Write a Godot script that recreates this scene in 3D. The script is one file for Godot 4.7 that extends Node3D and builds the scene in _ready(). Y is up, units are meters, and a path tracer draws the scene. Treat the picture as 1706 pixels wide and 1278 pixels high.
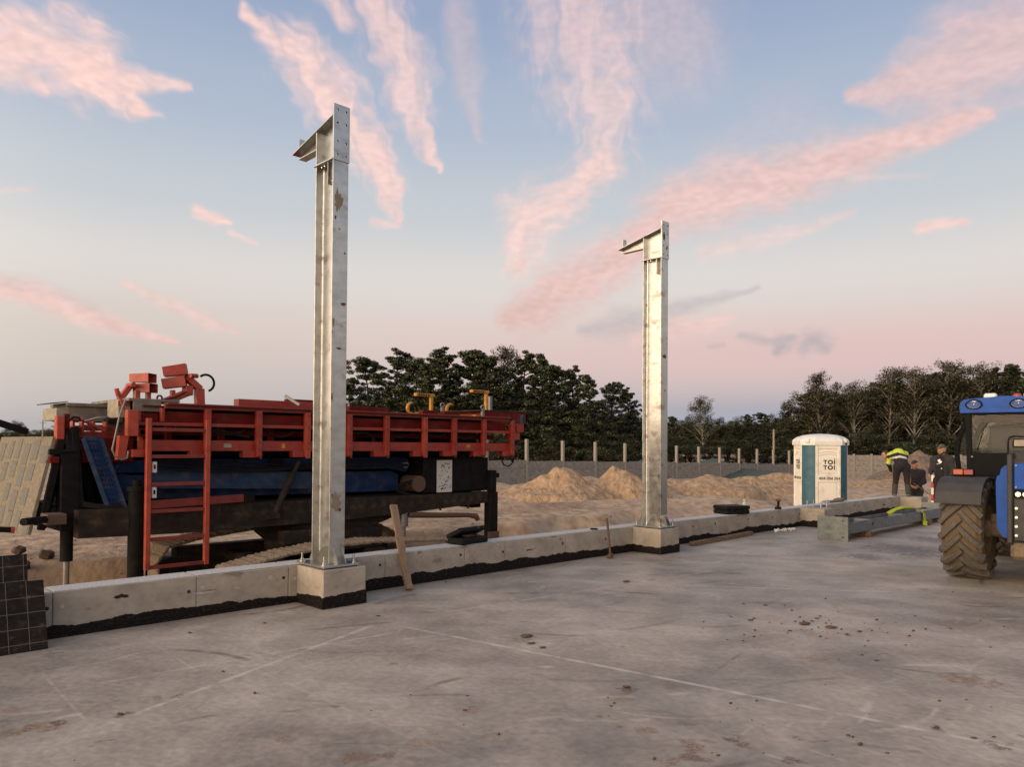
extends Node3D

# Wall frame: D runs along the foundation wall, N points from the wall to the slab.
const YAW := 0.774926
var D := Vector3(cos(YAW), 0, -sin(YAW))
var N := Vector3(sin(YAW), 0, cos(YAW))
var M := {}
var org := Vector3.ZERO
var names := {}
var rng := RandomNumberGenerator.new()


func wp(t: float, y: float, s: float) -> Vector3:
	return D * t + Vector3.UP * y - N * s


# wall coordinates (along, height, distance behind) to the current thing's own axes
func L(t: float, y: float, s: float) -> Vector3:
	return Vector3(t - org.x, y - org.y, org.z - s)


class Sh:
	var v := PackedVector3Array()
	var n := PackedVector3Array()
	var c := PackedColorArray()
	var uv := PackedVector2Array()
	var col := Color.WHITE
	var use_col := false
	var use_uv := false

	# counter-clockwise seen from outside
	func tri(a: Vector3, b: Vector3, d: Vector3) -> void:
		var q := (b - a).cross(d - a).normalized()
		trin(a, b, d, q, q, q)

	func trin(a: Vector3, b: Vector3, d: Vector3, na: Vector3, nb: Vector3, nd: Vector3) -> void:
		v.append(a); v.append(d); v.append(b)
		n.append(na); n.append(nd); n.append(nb)
		if use_col:
			c.append(col); c.append(col); c.append(col)

	func quad(a: Vector3, b: Vector3, d: Vector3, e: Vector3) -> void:
		tri(a, b, d)
		tri(a, d, e)

	# a flat polygon turned away from a point inside
	func face(p: Array, inside: Vector3) -> void:
		var q: Vector3 = (p[1] - p[0]).cross(p[2] - p[0])
		var mid := Vector3.ZERO
		for x in p:
			mid += x
		mid /= p.size()
		if q.dot(mid - inside) < 0:
			p.reverse()
		for i in range(1, p.size() - 1):
			tri(p[0], p[i], p[i + 1])

	func box(x: Transform3D, size: Vector3, b := 0.0) -> void:
		var h := size / 2
		var o := x.origin
		b = minf(b, minf(h.x, minf(h.y, h.z)) * 0.45)
		if b <= 0.0:
			for k in 3:
				for sg in [-1.0, 1.0]:
					var e := []
					for q in [[-1, -1], [1, -1], [1, 1], [-1, 1]]:
						var p := Vector3.ZERO
						p[k] = sg * h[k]
						p[(k + 1) % 3] = q[0] * h[(k + 1) % 3]
						p[(k + 2) % 3] = q[1] * h[(k + 2) % 3]
						e.append(x * p)
					face(e, o)
			return
		var g := h - Vector3.ONE * b
		for k in 3:
			var a1 := (k + 1) % 3
			var a2 := (k + 2) % 3
			for sg in [-1.0, 1.0]:
				var e := []
				for q in [[-1, -1], [1, -1], [1, 1], [-1, 1]]:
					var p := Vector3.ZERO
					p[k] = sg * h[k]
					p[a1] = q[0] * g[a1]
					p[a2] = q[1] * g[a2]
					e.append(x * p)
				face(e, o)
			for s1 in [-1.0, 1.0]:
				for s2 in [-1.0, 1.0]:
					var e := []
					for q in [[-1, 0], [1, 0], [1, 1], [-1, 1]]:
						var p := Vector3.ZERO
						p[k] = q[0] * g[k]
						p[a1] = s1 * (h[a1] if q[1] == 0 else g[a1])
						p[a2] = s2 * (g[a2] if q[1] == 0 else h[a2])
						e.append(x * p)
					face(e, o)
		for sx in [-1.0, 1.0]:
			for sy in [-1.0, 1.0]:
				for sz in [-1.0, 1.0]:
					face([x * Vector3(sx * h.x, sy * g.y, sz * g.z), x * Vector3(sx * g.x, sy * h.y, sz * g.z), x * Vector3(sx * g.x, sy * g.y, sz * h.z)], o)

	func bb(a: Vector3, b: Vector3, bev := 0.0) -> void:
		box(Transform3D(Basis(), (a + b) / 2), (b - a).abs(), bev)

	# a box-section bar from a to b; up gives the direction of its height
	func bar(a: Vector3, b: Vector3, w: float, h: float, bev := 0.0, up := Vector3.UP) -> void:
		var z := (b - a).normalized()
		if absf(z.dot(up)) > 0.98:
			up = Vector3.RIGHT
		var x := up.cross(z).normalized()
		box(Transform3D(Basis(x, z.cross(x), z), (a + b) / 2), Vector3(w, h, a.distance_to(b)), bev)

	# outline in x and y, pushed out along z both ways
	func prism(pts: PackedVector2Array, depth: float, x := Transform3D()) -> void:
		if Geometry2D.is_polygon_clockwise(pts):
			pts.reverse()
		var h := depth / 2
		var t := Geometry2D.triangulate_polygon(pts)
		for i in range(0, t.size(), 3):
			var a := pts[t[i]]
			var b := pts[t[i + 1]]
			var d := pts[t[i + 2]]
			if (b - a).cross(d - a) < 0:
				var sw := b
				b = d
				d = sw
			tri(x * Vector3(a.x, a.y, h), x * Vector3(b.x, b.y, h), x * Vector3(d.x, d.y, h))
			tri(x * Vector3(a.x, a.y, -h), x * Vector3(d.x, d.y, -h), x * Vector3(b.x, b.y, -h))
		for i in pts.size():
			var a := pts[i]
			var b := pts[(i + 1) % pts.size()]
			quad(x * Vector3(a.x, a.y, -h), x * Vector3(b.x, b.y, -h), x * Vector3(b.x, b.y, h), x * Vector3(a.x, a.y, h))

	func tube(p: Array, r: Variant, sides := 8, caps := true) -> void:
		var up := Vector3.UP
		var rings := []
		var norms := []
		var m := p.size()
		for i in m:
			var a: Vector3 = p[maxi(i - 1, 0)]
			var b: Vector3 = p[mini(i + 1, m - 1)]
			var z := (b - a).normalized()
			if absf(z.dot(up)) > 0.95:
				up = Vector3.RIGHT if absf(z.x) < 0.9 else Vector3.FORWARD
			var x := up.cross(z).normalized()
			var y := z.cross(x)
			up = y
			var rad: float = r[i] if r is Array else r
			var ring := []
			var nn := []
			for k in sides:
				var an := TAU * k / sides
				var q := x * cos(an) + y * sin(an)
				nn.append(q)
				ring.append(p[i] + q * rad)
			rings.append(ring)
			norms.append(nn)
		for i in m - 1:
			for k in sides:
				var k2 := (k + 1) % sides
				trin(rings[i][k], rings[i][k2], rings[i + 1][k2], norms[i][k], norms[i][k2], norms[i + 1][k2])
				trin(rings[i][k], rings[i + 1][k2], rings[i + 1][k], norms[i][k], norms[i + 1][k2], norms[i + 1][k])
		if caps:
			for k in range(1, sides - 1):
				tri(rings[0][0], rings[0][k + 1], rings[0][k])
				tri(rings[m - 1][0], rings[m - 1][k], rings[m - 1][k + 1])

	func rod(a: Vector3, b: Vector3, r: float, sides := 10) -> void:
		tube([a, b], r, sides)

	# radius and height pairs, turned about y
	func lathe(pr: Array, segs := 20, x := Transform3D(), smooth := true) -> void:
		for i in pr.size() - 1:
			var a: Vector2 = pr[i]
			var b: Vector2 = pr[i + 1]
			var nn := Vector2(b.y - a.y, a.x - b.x).normalized()
			for k in segs:
				var a0 := TAU * k / segs
				var a1 := TAU * (k + 1) / segs
				var d0 := Vector3(cos(a0), 0, -sin(a0))
				var d1 := Vector3(cos(a1), 0, -sin(a1))
				var n0 := x.basis * (d0 * nn.x + Vector3.UP * nn.y)
				var n1 := x.basis * (d1 * nn.x + Vector3.UP * nn.y)
				if not smooth:
					n0 = (n0 + n1).normalized()
					n1 = n0
				var p0 := x * (d0 * a.x + Vector3.UP * a.y)
				var p1 := x * (d1 * a.x + Vector3.UP * a.y)
				var p2 := x * (d1 * b.x + Vector3.UP * b.y)
				var p3 := x * (d0 * b.x + Vector3.UP * b.y)
				if a.x > 0.0:
					trin(p0, p1, p2, n0, n1, n1)
				if b.x > 0.0:
					trin(p0, p2, p3, n0, n1, n0)

	func ball(x: Transform3D, r: Vector3, segs := 12) -> void:
		var rows := segs / 2
		for i in rows:
			for k in segs:
				var q := []
				for e in [[i, k], [i, k + 1], [i + 1, k + 1], [i + 1, k]]:
					var th: float = PI * e[0] / rows
					var ph: float = TAU * e[1] / segs
					q.append(Vector3(sin(th) * cos(ph), cos(th), sin(th) * sin(ph)))
				var w := []
				var nn := []
				for e in q:
					w.append(x * (e * r))
					nn.append((x.basis * (e / r)).normalized())
				trin(w[0], w[1], w[2], nn[0], nn[1], nn[2])
				trin(w[0], w[2], w[3], nn[0], nn[2], nn[3])

	func mesh() -> ArrayMesh:
		var a := []
		a.resize(Mesh.ARRAY_MAX)
		a[Mesh.ARRAY_VERTEX] = v
		a[Mesh.ARRAY_NORMAL] = n
		if use_col:
			a[Mesh.ARRAY_COLOR] = c
		if use_uv:
			a[Mesh.ARRAY_TEX_UV] = uv
		var m := ArrayMesh.new()
		m.add_surface_from_arrays(Mesh.PRIMITIVE_TRIANGLES, a)
		return m


func numbered(called: String) -> String:
	if not names.has(called):
		names[called] = 0
		return called
	names[called] += 1
	return "%s_%03d" % [called, names[called]]


func obj(called: String, sh: Variant, m: Material, parent: Node = null) -> MeshInstance3D:
	var o := MeshInstance3D.new()
	o.mesh = sh.mesh() if sh is Sh else sh
	o.material_override = m
	if parent == null:
		o.name = numbered(called)
		add_child(o)
	else:
		o.name = called
		parent.add_child(o, true)
	return o


func tag(o: Node, label: String, category: String, group := "") -> Node:
	o.set_meta("label", label)
	o.set_meta("category", category)
	o.set_meta("kind", "thing")
	if group:
		o.set_meta("group", group)
	return o


func thing(called: String, label: String, category: String, at := Vector3.ZERO, turn := 0.0, group := "") -> Node3D:
	var o := Node3D.new()
	o.name = numbered(called)
	add_child(o)
	o.position = at
	o.rotation.y = turn
	tag(o, label, category, group)
	return o


# a thing that stands in the wall frame
func wthing(called: String, label: String, category: String, t: float, y: float, s: float, group := "") -> Node3D:
	org = Vector3(t, y, s)
	return thing(called, label, category, wp(t, y, s), YAW, group)


func part(called: String, parent: Node, m: Material, a: Vector3, b: Vector3, bev := 0.006) -> MeshInstance3D:
	var sh := Sh.new()
	sh.bb(a, b, bev)
	return obj(called, sh, m, parent)


func struct(o: Node) -> Node:
	o.set_meta("kind", "structure")
	return o


func noise(freq: float, kind := FastNoiseLite.TYPE_SIMPLEX_SMOOTH, oct := 4, sd := 1) -> FastNoiseLite:
	var f := FastNoiseLite.new()
	f.noise_type = kind
	f.frequency = freq
	f.seed = sd
	f.fractal_octaves = oct
	if oct <= 1:
		f.fractal_type = FastNoiseLite.FRACTAL_NONE
	return f


func ntex(f: FastNoiseLite, stops: Array, size := 512) -> NoiseTexture2D:
	var t := NoiseTexture2D.new()
	t.width = size
	t.height = size
	t.seamless = true
	t.seamless_blend_skirt = 0.2
	t.noise = f
	if stops:
		var g := Gradient.new()
		var of := PackedFloat32Array()
		var cs := PackedColorArray()
		for s in stops:
			of.append(s[0])
			cs.append(s[1])
		g.offsets = of
		g.colors = cs
		t.color_ramp = g
	return t


func gy(x: float, a := 1.0) -> Color:
	return Color(x, x, x, a)


# a material from a linear base colour
func mat(called: String, col: Color, rough := 0.7, metal := 0.0, tex: Texture2D = null, scale := 1.0, bump: Texture2D = null, bscale := 0.3, world := true) -> StandardMaterial3D:
	var m := StandardMaterial3D.new()
	m.resource_name = called
	m.albedo_color = col.linear_to_srgb()
	m.roughness = rough
	m.metallic = metal
	m.uv1_triplanar = true
	m.uv1_world_triplanar = world
	m.uv1_scale = Vector3.ONE * scale
	if tex:
		m.albedo_texture = tex
	if bump:
		m.heightmap_enabled = true
		m.heightmap_texture = bump
		m.heightmap_scale = bscale
	M[called] = m
	return m


func dirt(m: StandardMaterial3D, tex: Texture2D, scale := 1.0) -> void:
	m.detail_enabled = true
	m.detail_albedo = tex
	m.detail_uv_layer = BaseMaterial3D.DETAIL_UV_2
	m.detail_blend_mode = BaseMaterial3D.BLEND_MODE_MIX
	m.uv2_triplanar = true
	m.uv2_world_triplanar = true
	m.uv2_scale = Vector3.ONE * scale
var CLOUDS := [
	[[-35.83, 22.69, 1.74, -32.12, 23.88, 2.2, -29.78, 23.5, 2.33, -27.68, 22.24, 1.51, -25.31, 21.08, 0.4], 0.95, 0, 0],
	[[-29.44, 23.07, 1.17, -26.08, 23.22, 0.72, -22.71, 23.38, 0.25], 0.8, 0, 0],
	[[-35.22, 22.06, 0.73, -33.05, 22.1, 0.75, -31.43, 21.47, 0.31], 0.75, 0, 0],
	[[-19.24, 28.19, 0.42, -18.21, 27.26, 0.76, -15.92, 26.17, 1.72, -13.79, 24.24, 2.0, -11.84, 22.18, 1.84, -10.16, 19.98, 1.58, -9.09, 17.85, 1.15, -8.72, 16.23, 0.44], 0.9, 0, 0],
	[[-10.38, 15.94, 0.35, -8.63, 15.78, 0.35], 0.6, 0, 0],
	[[-13.66, 30.52, 1.3, -12.56, 28.45, 0.61], 0.7, 0, 0],
	[[-10.86, 30.8, 1.98, -9.29, 27.86, 1.99, -7.85, 25.45, 1.68, -7.38, 23.23, 1.51, -6.47, 21.16, 0.67, -5.57, 19.61, 0.22], 0.75, 0, 0],
	[[-4.2, 29.53, 1.16, -3.47, 24.9, 1.07, -2.45, 21.68, 0.27], 0.4, 1, 1],
	[[4.56, 32.25, 4.46, 4.82, 28.87, 4.23, 5.73, 25.99, 3.34, 6.86, 23.35, 2.75, 6.88, 20.44, 1.78], 0.62, 0, 0],
	[[9.9, 31.32, 4.85, 11.66, 27.8, 3.94], 0.45, 1, 1],
	[[5.77, 19.48, 1.34, 4.45, 18.1, 1.78, 1.32, 16.68, 2.15, 0.66, 14.8, 1.52, 0.13, 12.89, 0.72], 0.8, 0, 0],
	[[-0.42, 9.51, 0.89, 1.59, 10.22, 1.97, 4.26, 11.81, 2.14, 6.92, 13.19, 2.04, 9.33, 14.26, 1.59], 0.95, 3, 1],
	[[9.11, 15.1, 1.06, 11.28, 16.86, 2.02, 15.11, 17.75, 2.33, 20.4, 18.45, 1.93, 24.99, 19.46, 1.46, 28.92, 20.1, 1.02, 32.1, 20.45, 0.34], 0.92, 3, 1],
	[[23.87, 23.03, 0.57, 27.88, 23.15, 2.06, 30.96, 23.77, 3.15, 34.78, 24.62, 3.67, 39.38, 25.12, 3.8], 0.75, 3, 1],
	[[28.05, 14.33, 0.39, 29.43, 14.38, 0.43, 30.61, 14.37, 0.23], 0.8, 0, 1],
	[[-22.41, 15.64, 0.41, -21.32, 15.38, 0.5, -20.37, 15.16, 0.25], 0.95, 0, 0],
	[[-20.24, 14.46, 0.21, -18.64, 13.97, 0.21], 0.6, 0, 0],
	[[-35.62, 9.87, 0.65, -33.79, 9.52, 0.82, -31.56, 9.11, 0.84, -29.21, 8.35, 0.78, -26.57, 7.47, 0.52, -23.43, 6.75, 0.12], 0.9, 0, 1],
	[[-35.63, 10.37, 0.51, -31.57, 9.78, 0.53, -28.53, 8.8, 0.39], 0.15, 2, 1],
	[[-26.72, 10.52, 0.32, -23.84, 9.27, 0.49, -21.54, 8.38, 0.5, -19.36, 7.64, 0.13], 0.6, 0, 1],
	[[5.4, 8.46, 0.53, 7.83, 8.96, 1.24, 10.45, 9.6, 0.88, 13.02, 10.21, 0.57, 17.4, 11.08, 0.21], 0.55, 2, 1],
	[[9.15, 7.85, 0.53, 11.75, 8.46, 0.88, 13.88, 8.61, 0.61, 15.97, 9.26, 0.26], 0.6, 0, 1],
	[[13.86, 13.86, 0.61, 17.19, 14.28, 0.77, 20.8, 15.0, 0.5, 23.87, 15.67, 0.25], 0.4, 0, 1],
	[[16.47, 7.9, 0.26, 17.69, 7.6, 0.43, 18.67, 7.4, 0.25], 0.6, 2, 0],
	[[18.83, 6.77, 0.34, 19.43, 7.46, 0.72, 20.1, 7.76, 0.34], 0.8, 2, 0],
	[[20.81, 6.91, 0.59, 21.47, 7.46, 0.92, 22.05, 6.94, 0.5], 0.85, 2, 0],
	[[14.3, 7.23, 0.22, 15.35, 7.29, 0.22], 0.4, 2, 0],
	[[15.1, 20.17, 1.73, 19.2, 22.03, 2.11, 22.35, 20.91, 1.24], 0.18, 1, 1],
	[[-35.1, 14.93, 0.18, -31.99, 15.66, 0.19], 0.3, 0, 1],
	[[19.61, 18.42, 0.17, 28.57, 17.42, 0.2], 0.2, 0, 1],
]


func sky_base(az: float, el: float) -> Vector3:
	# clear dusk sky, linear; az clockwise from the view direction, el in degrees
	if el < -0.4:
		return Vector3(0.30, 0.285, 0.29)
	var e := maxf(el, 0.0)
	var away := absf(wrapf(az - 22.0, -180.0, 180.0))  # from the point opposite the sunken sun
	var stops := [[0.0, Vector3(0.36, 0.345, 0.36)], [4.0, Vector3(0.52, 0.46, 0.44)], [8.0, Vector3(0.66, 0.58, 0.535)], [12.0, Vector3(0.66, 0.625, 0.60)], [17.0, Vector3(0.51, 0.545, 0.58)], [23.0, Vector3(0.385, 0.45, 0.56)], [30.0, Vector3(0.285, 0.355, 0.505)], [50.0, Vector3(0.23, 0.31, 0.47)], [90.0, Vector3(0.19, 0.26, 0.42)]]
	var c: Vector3 = stops[0][1]
	for i in stops.size() - 1:
		if e >= stops[i][0]:
			var k: float = clampf((e - stops[i][0]) / (stops[i + 1][0] - stops[i][0]), 0, 1)
			c = (stops[i][1] as Vector3).lerp(stops[i + 1][1], k * k * (3 - 2 * k) * 0.5 + k * 0.5)
	# the shadow of the earth and the rosy band above it, opposite the sun
	var w := exp(-pow(away / 36.0, 2.0))
	c = c.lerp(Vector3(0.255, 0.31, 0.415), w * exp(-pow(e / 3.4, 2.0)) * 1.0)
	c = c.lerp(Vector3(0.68, 0.47, 0.455), w * exp(-pow((e - 6.6) / 2.6, 2.0)) * 0.8)
	# left of it the low air turns grey and a little yellow
	var lw := exp(-pow((wrapf(az + 30.0, -180, 180)) / 20.0, 2.0))
	c = c.lerp(Vector3(0.56, 0.52, 0.465), lw * exp(-pow((e - 6.0) / 4.0, 2.0)) * 0.55)
	# afterglow over the sunken sun, behind the camera
	var toward := 180.0 - absf(wrapf(az - 232.0, -180.0, 180.0))
	var g := smoothstep(78.0, 166.0, toward)
	c += Vector3(2.85, 1.9, 1.03) * g * g * exp(-e / 10.0) + Vector3(2.1, 1.69, 1.19) * g * exp(-e / 40.0)
	return c


func make_sky() -> ImageTexture:
	var lw := 512
	var lh := 256
	var lo := Image.create(lw, lh, false, Image.FORMAT_RGBF)
	for j in lh:
		var el := 90.0 - (j + 0.5) * 180.0 / lh
		for i in lw:
			var c := sky_base((i + 0.5) * 360.0 / lw - 180.0, el)
			lo.set_pixel(i, j, Color(c.x, c.y, c.z))
	var w := 4096
	var h := 2048
	lo.resize(w, h, Image.INTERPOLATE_CUBIC)
	var warp := noise(0.22, FastNoiseLite.TYPE_SIMPLEX_SMOOTH, 2, 5)
	var fib := noise(0.55, FastNoiseLite.TYPE_SIMPLEX_SMOOTH, 3, 9)
	var fine := noise(1.0, FastNoiseLite.TYPE_SIMPLEX_SMOOTH, 2, 33)
	var tone := noise(0.4, FastNoiseLite.TYPE_SIMPLEX_SMOOTH, 2, 21)
	var pinks := [Vector3(0.87, 0.60, 0.545), Vector3(0.66, 0.50, 0.505), Vector3(0.50, 0.455, 0.475), Vector3(0.76, 0.51, 0.475)]
	var all := []
	for c in CLOUDS:
		all.append(c)
	# the same kind of clouds all round the rest of the sky
	rng.seed = 77
	for k in 34:
		var az := rng.randf_range(52, 318)
		var el := rng.randf_range(9, 46)
		var p := []
		var da := rng.randf_range(-3, 3)
		var de := rng.randf_range(-2.4, 1.2)
		for q in 5:
			p.append_array([az + da * q, maxf(el + de * q, 5.0), [0.5, 1.4, 1.9, 1.5, 0.4][q] * rng.randf_range(0.7, 1.3)])
		all.append([p, rng.randf_range(0.4, 0.9), 0 if rng.randf() < 0.75 else 1, k % 2])
	for c in all:
		var p: Array = c[0]
		var m := p.size() / 3
		var lo_az := 999.0
		var hi_az := -999.0
		var lo_el := 99.0
		var hi_el := 0.0
		for i in m:
			var r: float = p[i * 3 + 2] * 2.1 + 0.7
			lo_az = minf(lo_az, p[i * 3] - r)
			hi_az = maxf(hi_az, p[i * 3] + r)
			lo_el = minf(lo_el, p[i * 3 + 1] - r)
			hi_el = maxf(hi_el, p[i * 3 + 1] + r)
		var soft: bool = c[3] == 1
		var wide := 0.0
		for i in m:
			wide = maxf(wide, p[i * 3 + 2])
		var wk := clampf(wide / 1.6, 0.12, 1.0)
		var base: Vector3 = pinks[c[2]]
		for j in range(int((90.0 - hi_el) / 180.0 * h), int((90.0 - maxf(lo_el, 0.5)) / 180.0 * h)):
			var el := 90.0 - (j + 0.5) * 180.0 / h
			for i in range(int(lo_az / 360.0 * w), int(hi_az / 360.0 * w)):
				var az := (i + 0.5) * 360.0 / w
				var wx := warp.get_noise_2d(az * 1.6, el * 1.6 + 90.0)
				var wy := warp.get_noise_2d(az * 1.6 + 70.0, el * 2.4)
				var x := az + wx * (0.6 if soft else 0.7) * wk
				var y := el + wy * (0.35 if soft else 0.45) * wk
				var best := 9.0
				var along := 0.0
				var off := 0.0
				var run := 0.0
				for q in m - 1:
					var ax: float = p[q * 3]
					var ay: float = p[q * 3 + 1]
					var bx: float = p[q * 3 + 3] - ax
					var by: float = p[q * 3 + 4] - ay
					var ln := sqrt(bx * bx + by * by)
					var k := clampf(((x - ax) * bx + (y - ay) * by) / (ln * ln), 0, 1)
					var wd: float = lerpf(p[q * 3 + 2], p[q * 3 + 5], k)
					var dx := x - ax - bx * k
					var dy := y - ay - by * k
					var dist := sqrt(dx * dx + dy * dy) / wd
					if dist < best:
						best = dist
						along = run + ln * k
						off = (bx * dy - by * dx) / ln
					run += ln
				if best > 2.2:
					continue
				# hair-like fibres along the cloud, loosened by broad soft lumps
				var f := fib.get_noise_2d(along * 0.3 + wx * 0.5, off * (1.1 if soft else 1.6) + wy * 0.3 + along * 0.3)
				var g := fine.get_noise_2d(az * 0.35, el * 0.6 + 40.0)
				var h2 := fine.get_noise_2d(along * 0.8 + 7.0, off * 3.4 + along * 0.9)
				var q2 := best - f * (0.34 if soft else 0.55) - g * (0.15 if soft else 0.3) - h2 * (0.0 if soft else 0.07)
				var a := smoothstep(1.6, -0.25 if not soft else -0.05, q2) * smoothstep(2.2, 0.9, best)
				a = minf(a * 1.1, 1.0) * float(c[1])
				if a <= 0.004:
					continue
				var tn := 1.0 + 0.10 * tone.get_noise_2d(az * 2.0, el * 5.0) + 0.10 * f
				var ii := posmod(i + w / 2, w)
				var was := lo.get_pixel(ii, j)
				var low := clampf((el - 3.0) / 12.0, 0.0, 1.0)
				var cc := (base * tn) * lerpf(0.78, 1.0, low)
				lo.set_pixel(ii, j, Color(lerpf(was.r, cc.x, a * 0.95), lerpf(was.g, cc.y, a * 0.95), lerpf(was.b, cc.z, a * 0.95)))
	return ImageTexture.create_from_image(lo)


func build_light() -> void:
	var cam := Camera3D.new()
	cam.name = "camera"
	cam.projection = Camera3D.PROJECTION_FRUSTUM
	cam.keep_aspect = Camera3D.KEEP_HEIGHT
	cam.near = 0.1
	cam.far = 3000.0
	cam.size = 0.1 * 1278.0 / 1281.0
	cam.frustum_offset = Vector2(0, 0.1 * 83.0 / 1281.0)
	cam.position = Vector3(0, 1.7, 0)
	cam.rotation_degrees = Vector3(0.9, 0, 0.42)
	add_child(cam)
	cam.current = true
	var env := Environment.new()
	env.background_mode = Environment.BG_SKY
	var sm := PanoramaSkyMaterial.new()
	sm.panorama = make_sky()
	env.sky = Sky.new()
	env.sky.sky_material = sm
	env.sky_rotation = Vector3(0, PI, 0)
	env.tonemap_mode = Environment.TONE_MAPPER_LINEAR
	env.tonemap_exposure = 1.12
	env.sdfgi_enabled = true
	env.ssao_enabled = true
	env.ssil_enabled = true
	var we := WorldEnvironment.new()
	we.name = "dusk_air"
	we.environment = env
	add_child(we)
	# the last glow of the sunken sun: low, broad, behind the camera and to its left
	var sun := DirectionalLight3D.new()
	sun.name = "afterglow"
	sun.light_color = Color(1.0, 0.88, 0.73)
	sun.light_energy = 0.5
	sun.light_angular_distance = 35.0
	sun.shadow_enabled = true
	sun.rotation_degrees = Vector3(-17, -50, 0)
	add_child(sun)


func build_materials() -> void:
	var smooth := FastNoiseLite.TYPE_SIMPLEX_SMOOTH
	var grain := ntex(noise(0.09, smooth, 4, 3), [[0.0, gy(0.72)], [0.5, gy(0.88)], [1.0, gy(1.0)]])
	var blotch := ntex(noise(0.012, smooth, 5, 4), [[0.0, gy(0.66)], [0.45, gy(0.86)], [1.0, gy(1.0)]])
	var fine := ntex(noise(0.2, smooth, 3, 6), [])
	var lumpy := ntex(noise(0.03, smooth, 5, 8), [])
	var dust := ntex(noise(0.014, smooth, 5, 12), [[0.0, Color(0.52, 0.42, 0.34, 0.0)], [0.5, Color(0.50, 0.40, 0.32, 0.02)], [0.75, Color(0.50, 0.40, 0.32, 0.14)], [1.0, Color(0.54, 0.44, 0.35, 0.4)]])
	var scuff := ntex(noise(0.05, smooth, 5, 14), [[0.0, Color(0.2, 0.14, 0.11, 0.75)], [0.2, Color(0.25, 0.17, 0.13, 0.2)], [0.35, Color(0.3, 0.2, 0.15, 0.0)], [0.8, Color(0.5, 0.4, 0.34, 0.0)], [1.0, Color(0.6, 0.5, 0.42, 0.5)]])
	var rust := ntex(noise(0.011, smooth, 5, 31), [[0.0, Color(0.36, 0.28, 0.22, 0.0)], [0.74, Color(0.40, 0.31, 0.24, 0.0)], [0.82, Color(0.46, 0.35, 0.26, 0.4)], [0.9, Color(0.27, 0.15, 0.09, 0.85)], [1.0, Color(0.22, 0.12, 0.08, 0.95)]])

	# galvanised steel: crystals of zinc, cloudy, with rust and mud marks
	var cell := noise(0.035, FastNoiseLite.TYPE_CELLULAR, 1, 2)
	cell.cellular_return_type = FastNoiseLite.RETURN_CELL_VALUE
	var zinc := mat("zinc", Color(0.60, 0.595, 0.565), 0.42, 0.96, ntex(noise(0.02, smooth, 5, 40), [[0.0, gy(0.80)], [0.5, gy(0.92)], [1.0, gy(1.0)]]), 0.7, fine, 0.04)
	zinc.roughness_texture = ntex(cell, [[0.0, gy(0.72)], [1.0, gy(1.0)]])
	zinc.roughness = 0.37
	dirt(zinc, rust, 0.55)
	var dull := mat("dull_zinc", Color(0.25, 0.26, 0.27), 0.5, 0.75, blotch, 0.8, fine, 0.05)
	dirt(dull, rust, 0.8)
	mat("green_zinc", Color(0.21, 0.23, 0.22), 0.5, 0.5, blotch, 1.2, fine, 0.05)

	var conc := mat("concrete", Color(0.44, 0.375, 0.30), 0.9, 0.0, blotch, 0.45, fine, 0.12)
	dirt(conc, ntex(noise(0.03, smooth, 5, 17), [[0.0, Color(0.36, 0.31, 0.26, 0.5)], [0.3, Color(0.44, 0.38, 0.32, 0.16)], [0.6, Color(0.7, 0.62, 0.54, 0.0)], [1.0, Color(0.82, 0.74, 0.66, 0.35)]]), 0.9)
	mat("concrete_lit_top", Color(0.62, 0.585, 0.55), 0.9, 0.0, grain, 0.6, fine, 0.1)  # paler concrete, with the brightness of the sky-lit wall top put into the colour
	mat("concrete_top", Color(0.55, 0.48, 0.41), 0.9, 0.0, grain, 0.8, fine, 0.2)
	mat("bitumen", Color(0.020, 0.016, 0.015), 0.6, 0.0, ntex(noise(0.04, smooth, 5, 19), [[0.0, gy(0.5)], [0.7, gy(0.8)], [1.0, Color(1.0, 0.95, 0.9)]]), 1.5, lumpy, 1.0)
	dirt(M.bitumen, ntex(noise(0.03, smooth, 6, 18), [[0.0, Color(0.36, 0.30, 0.26, 0.0)], [0.62, Color(0.36, 0.30, 0.26, 0.05)], [0.8, Color(0.42, 0.35, 0.3, 0.3)], [1.0, Color(0.5, 0.42, 0.36, 0.6)]]), 1.6)
	mat("fence", Color(0.31, 0.275, 0.235), 0.95, 0.0, blotch, 0.7, lumpy, 1.2)
	mat("fence_post", Color(0.34, 0.30, 0.26), 0.95, 0.0, grain, 0.7)
	var sand_t := ntex(noise(0.02, smooth, 6, 23), [[0.0, Color(0.62, 0.55, 0.50)], [0.35, Color(0.80, 0.76, 0.72)], [0.6, Color(0.92, 0.9, 0.88)], [1.0, Color(1, 1, 1)]])
	var sand := mat("sand", Color(0.53, 0.395, 0.27), 0.97, 0.0, sand_t, 0.22, ntex(noise(0.05, smooth, 6, 24), []), 2.2)
	dirt(sand, ntex(noise(0.006, smooth, 5, 27), [[0.0, Color(0.44, 0.33, 0.25, 0.75)], [0.35, Color(0.5, 0.38, 0.29, 0.35)], [0.55, Color(0.6, 0.5, 0.4, 0.0)], [1.0, Color(0.84, 0.72, 0.60, 0.3)]]), 0.06)
	mat("heap", Color(0.46, 0.325, 0.205), 0.97, 0.0, sand_t, 0.35, ntex(noise(0.04, smooth, 6, 25), []), 5.0)
	mat("dark_heap", Color(0.22, 0.165, 0.125), 0.97, 0.0, sand_t, 0.35, lumpy, 5.0)
	mat("mud", Color(0.115, 0.072, 0.048), 0.95, 0.0, grain, 2.0, lumpy, 0.6)

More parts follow.
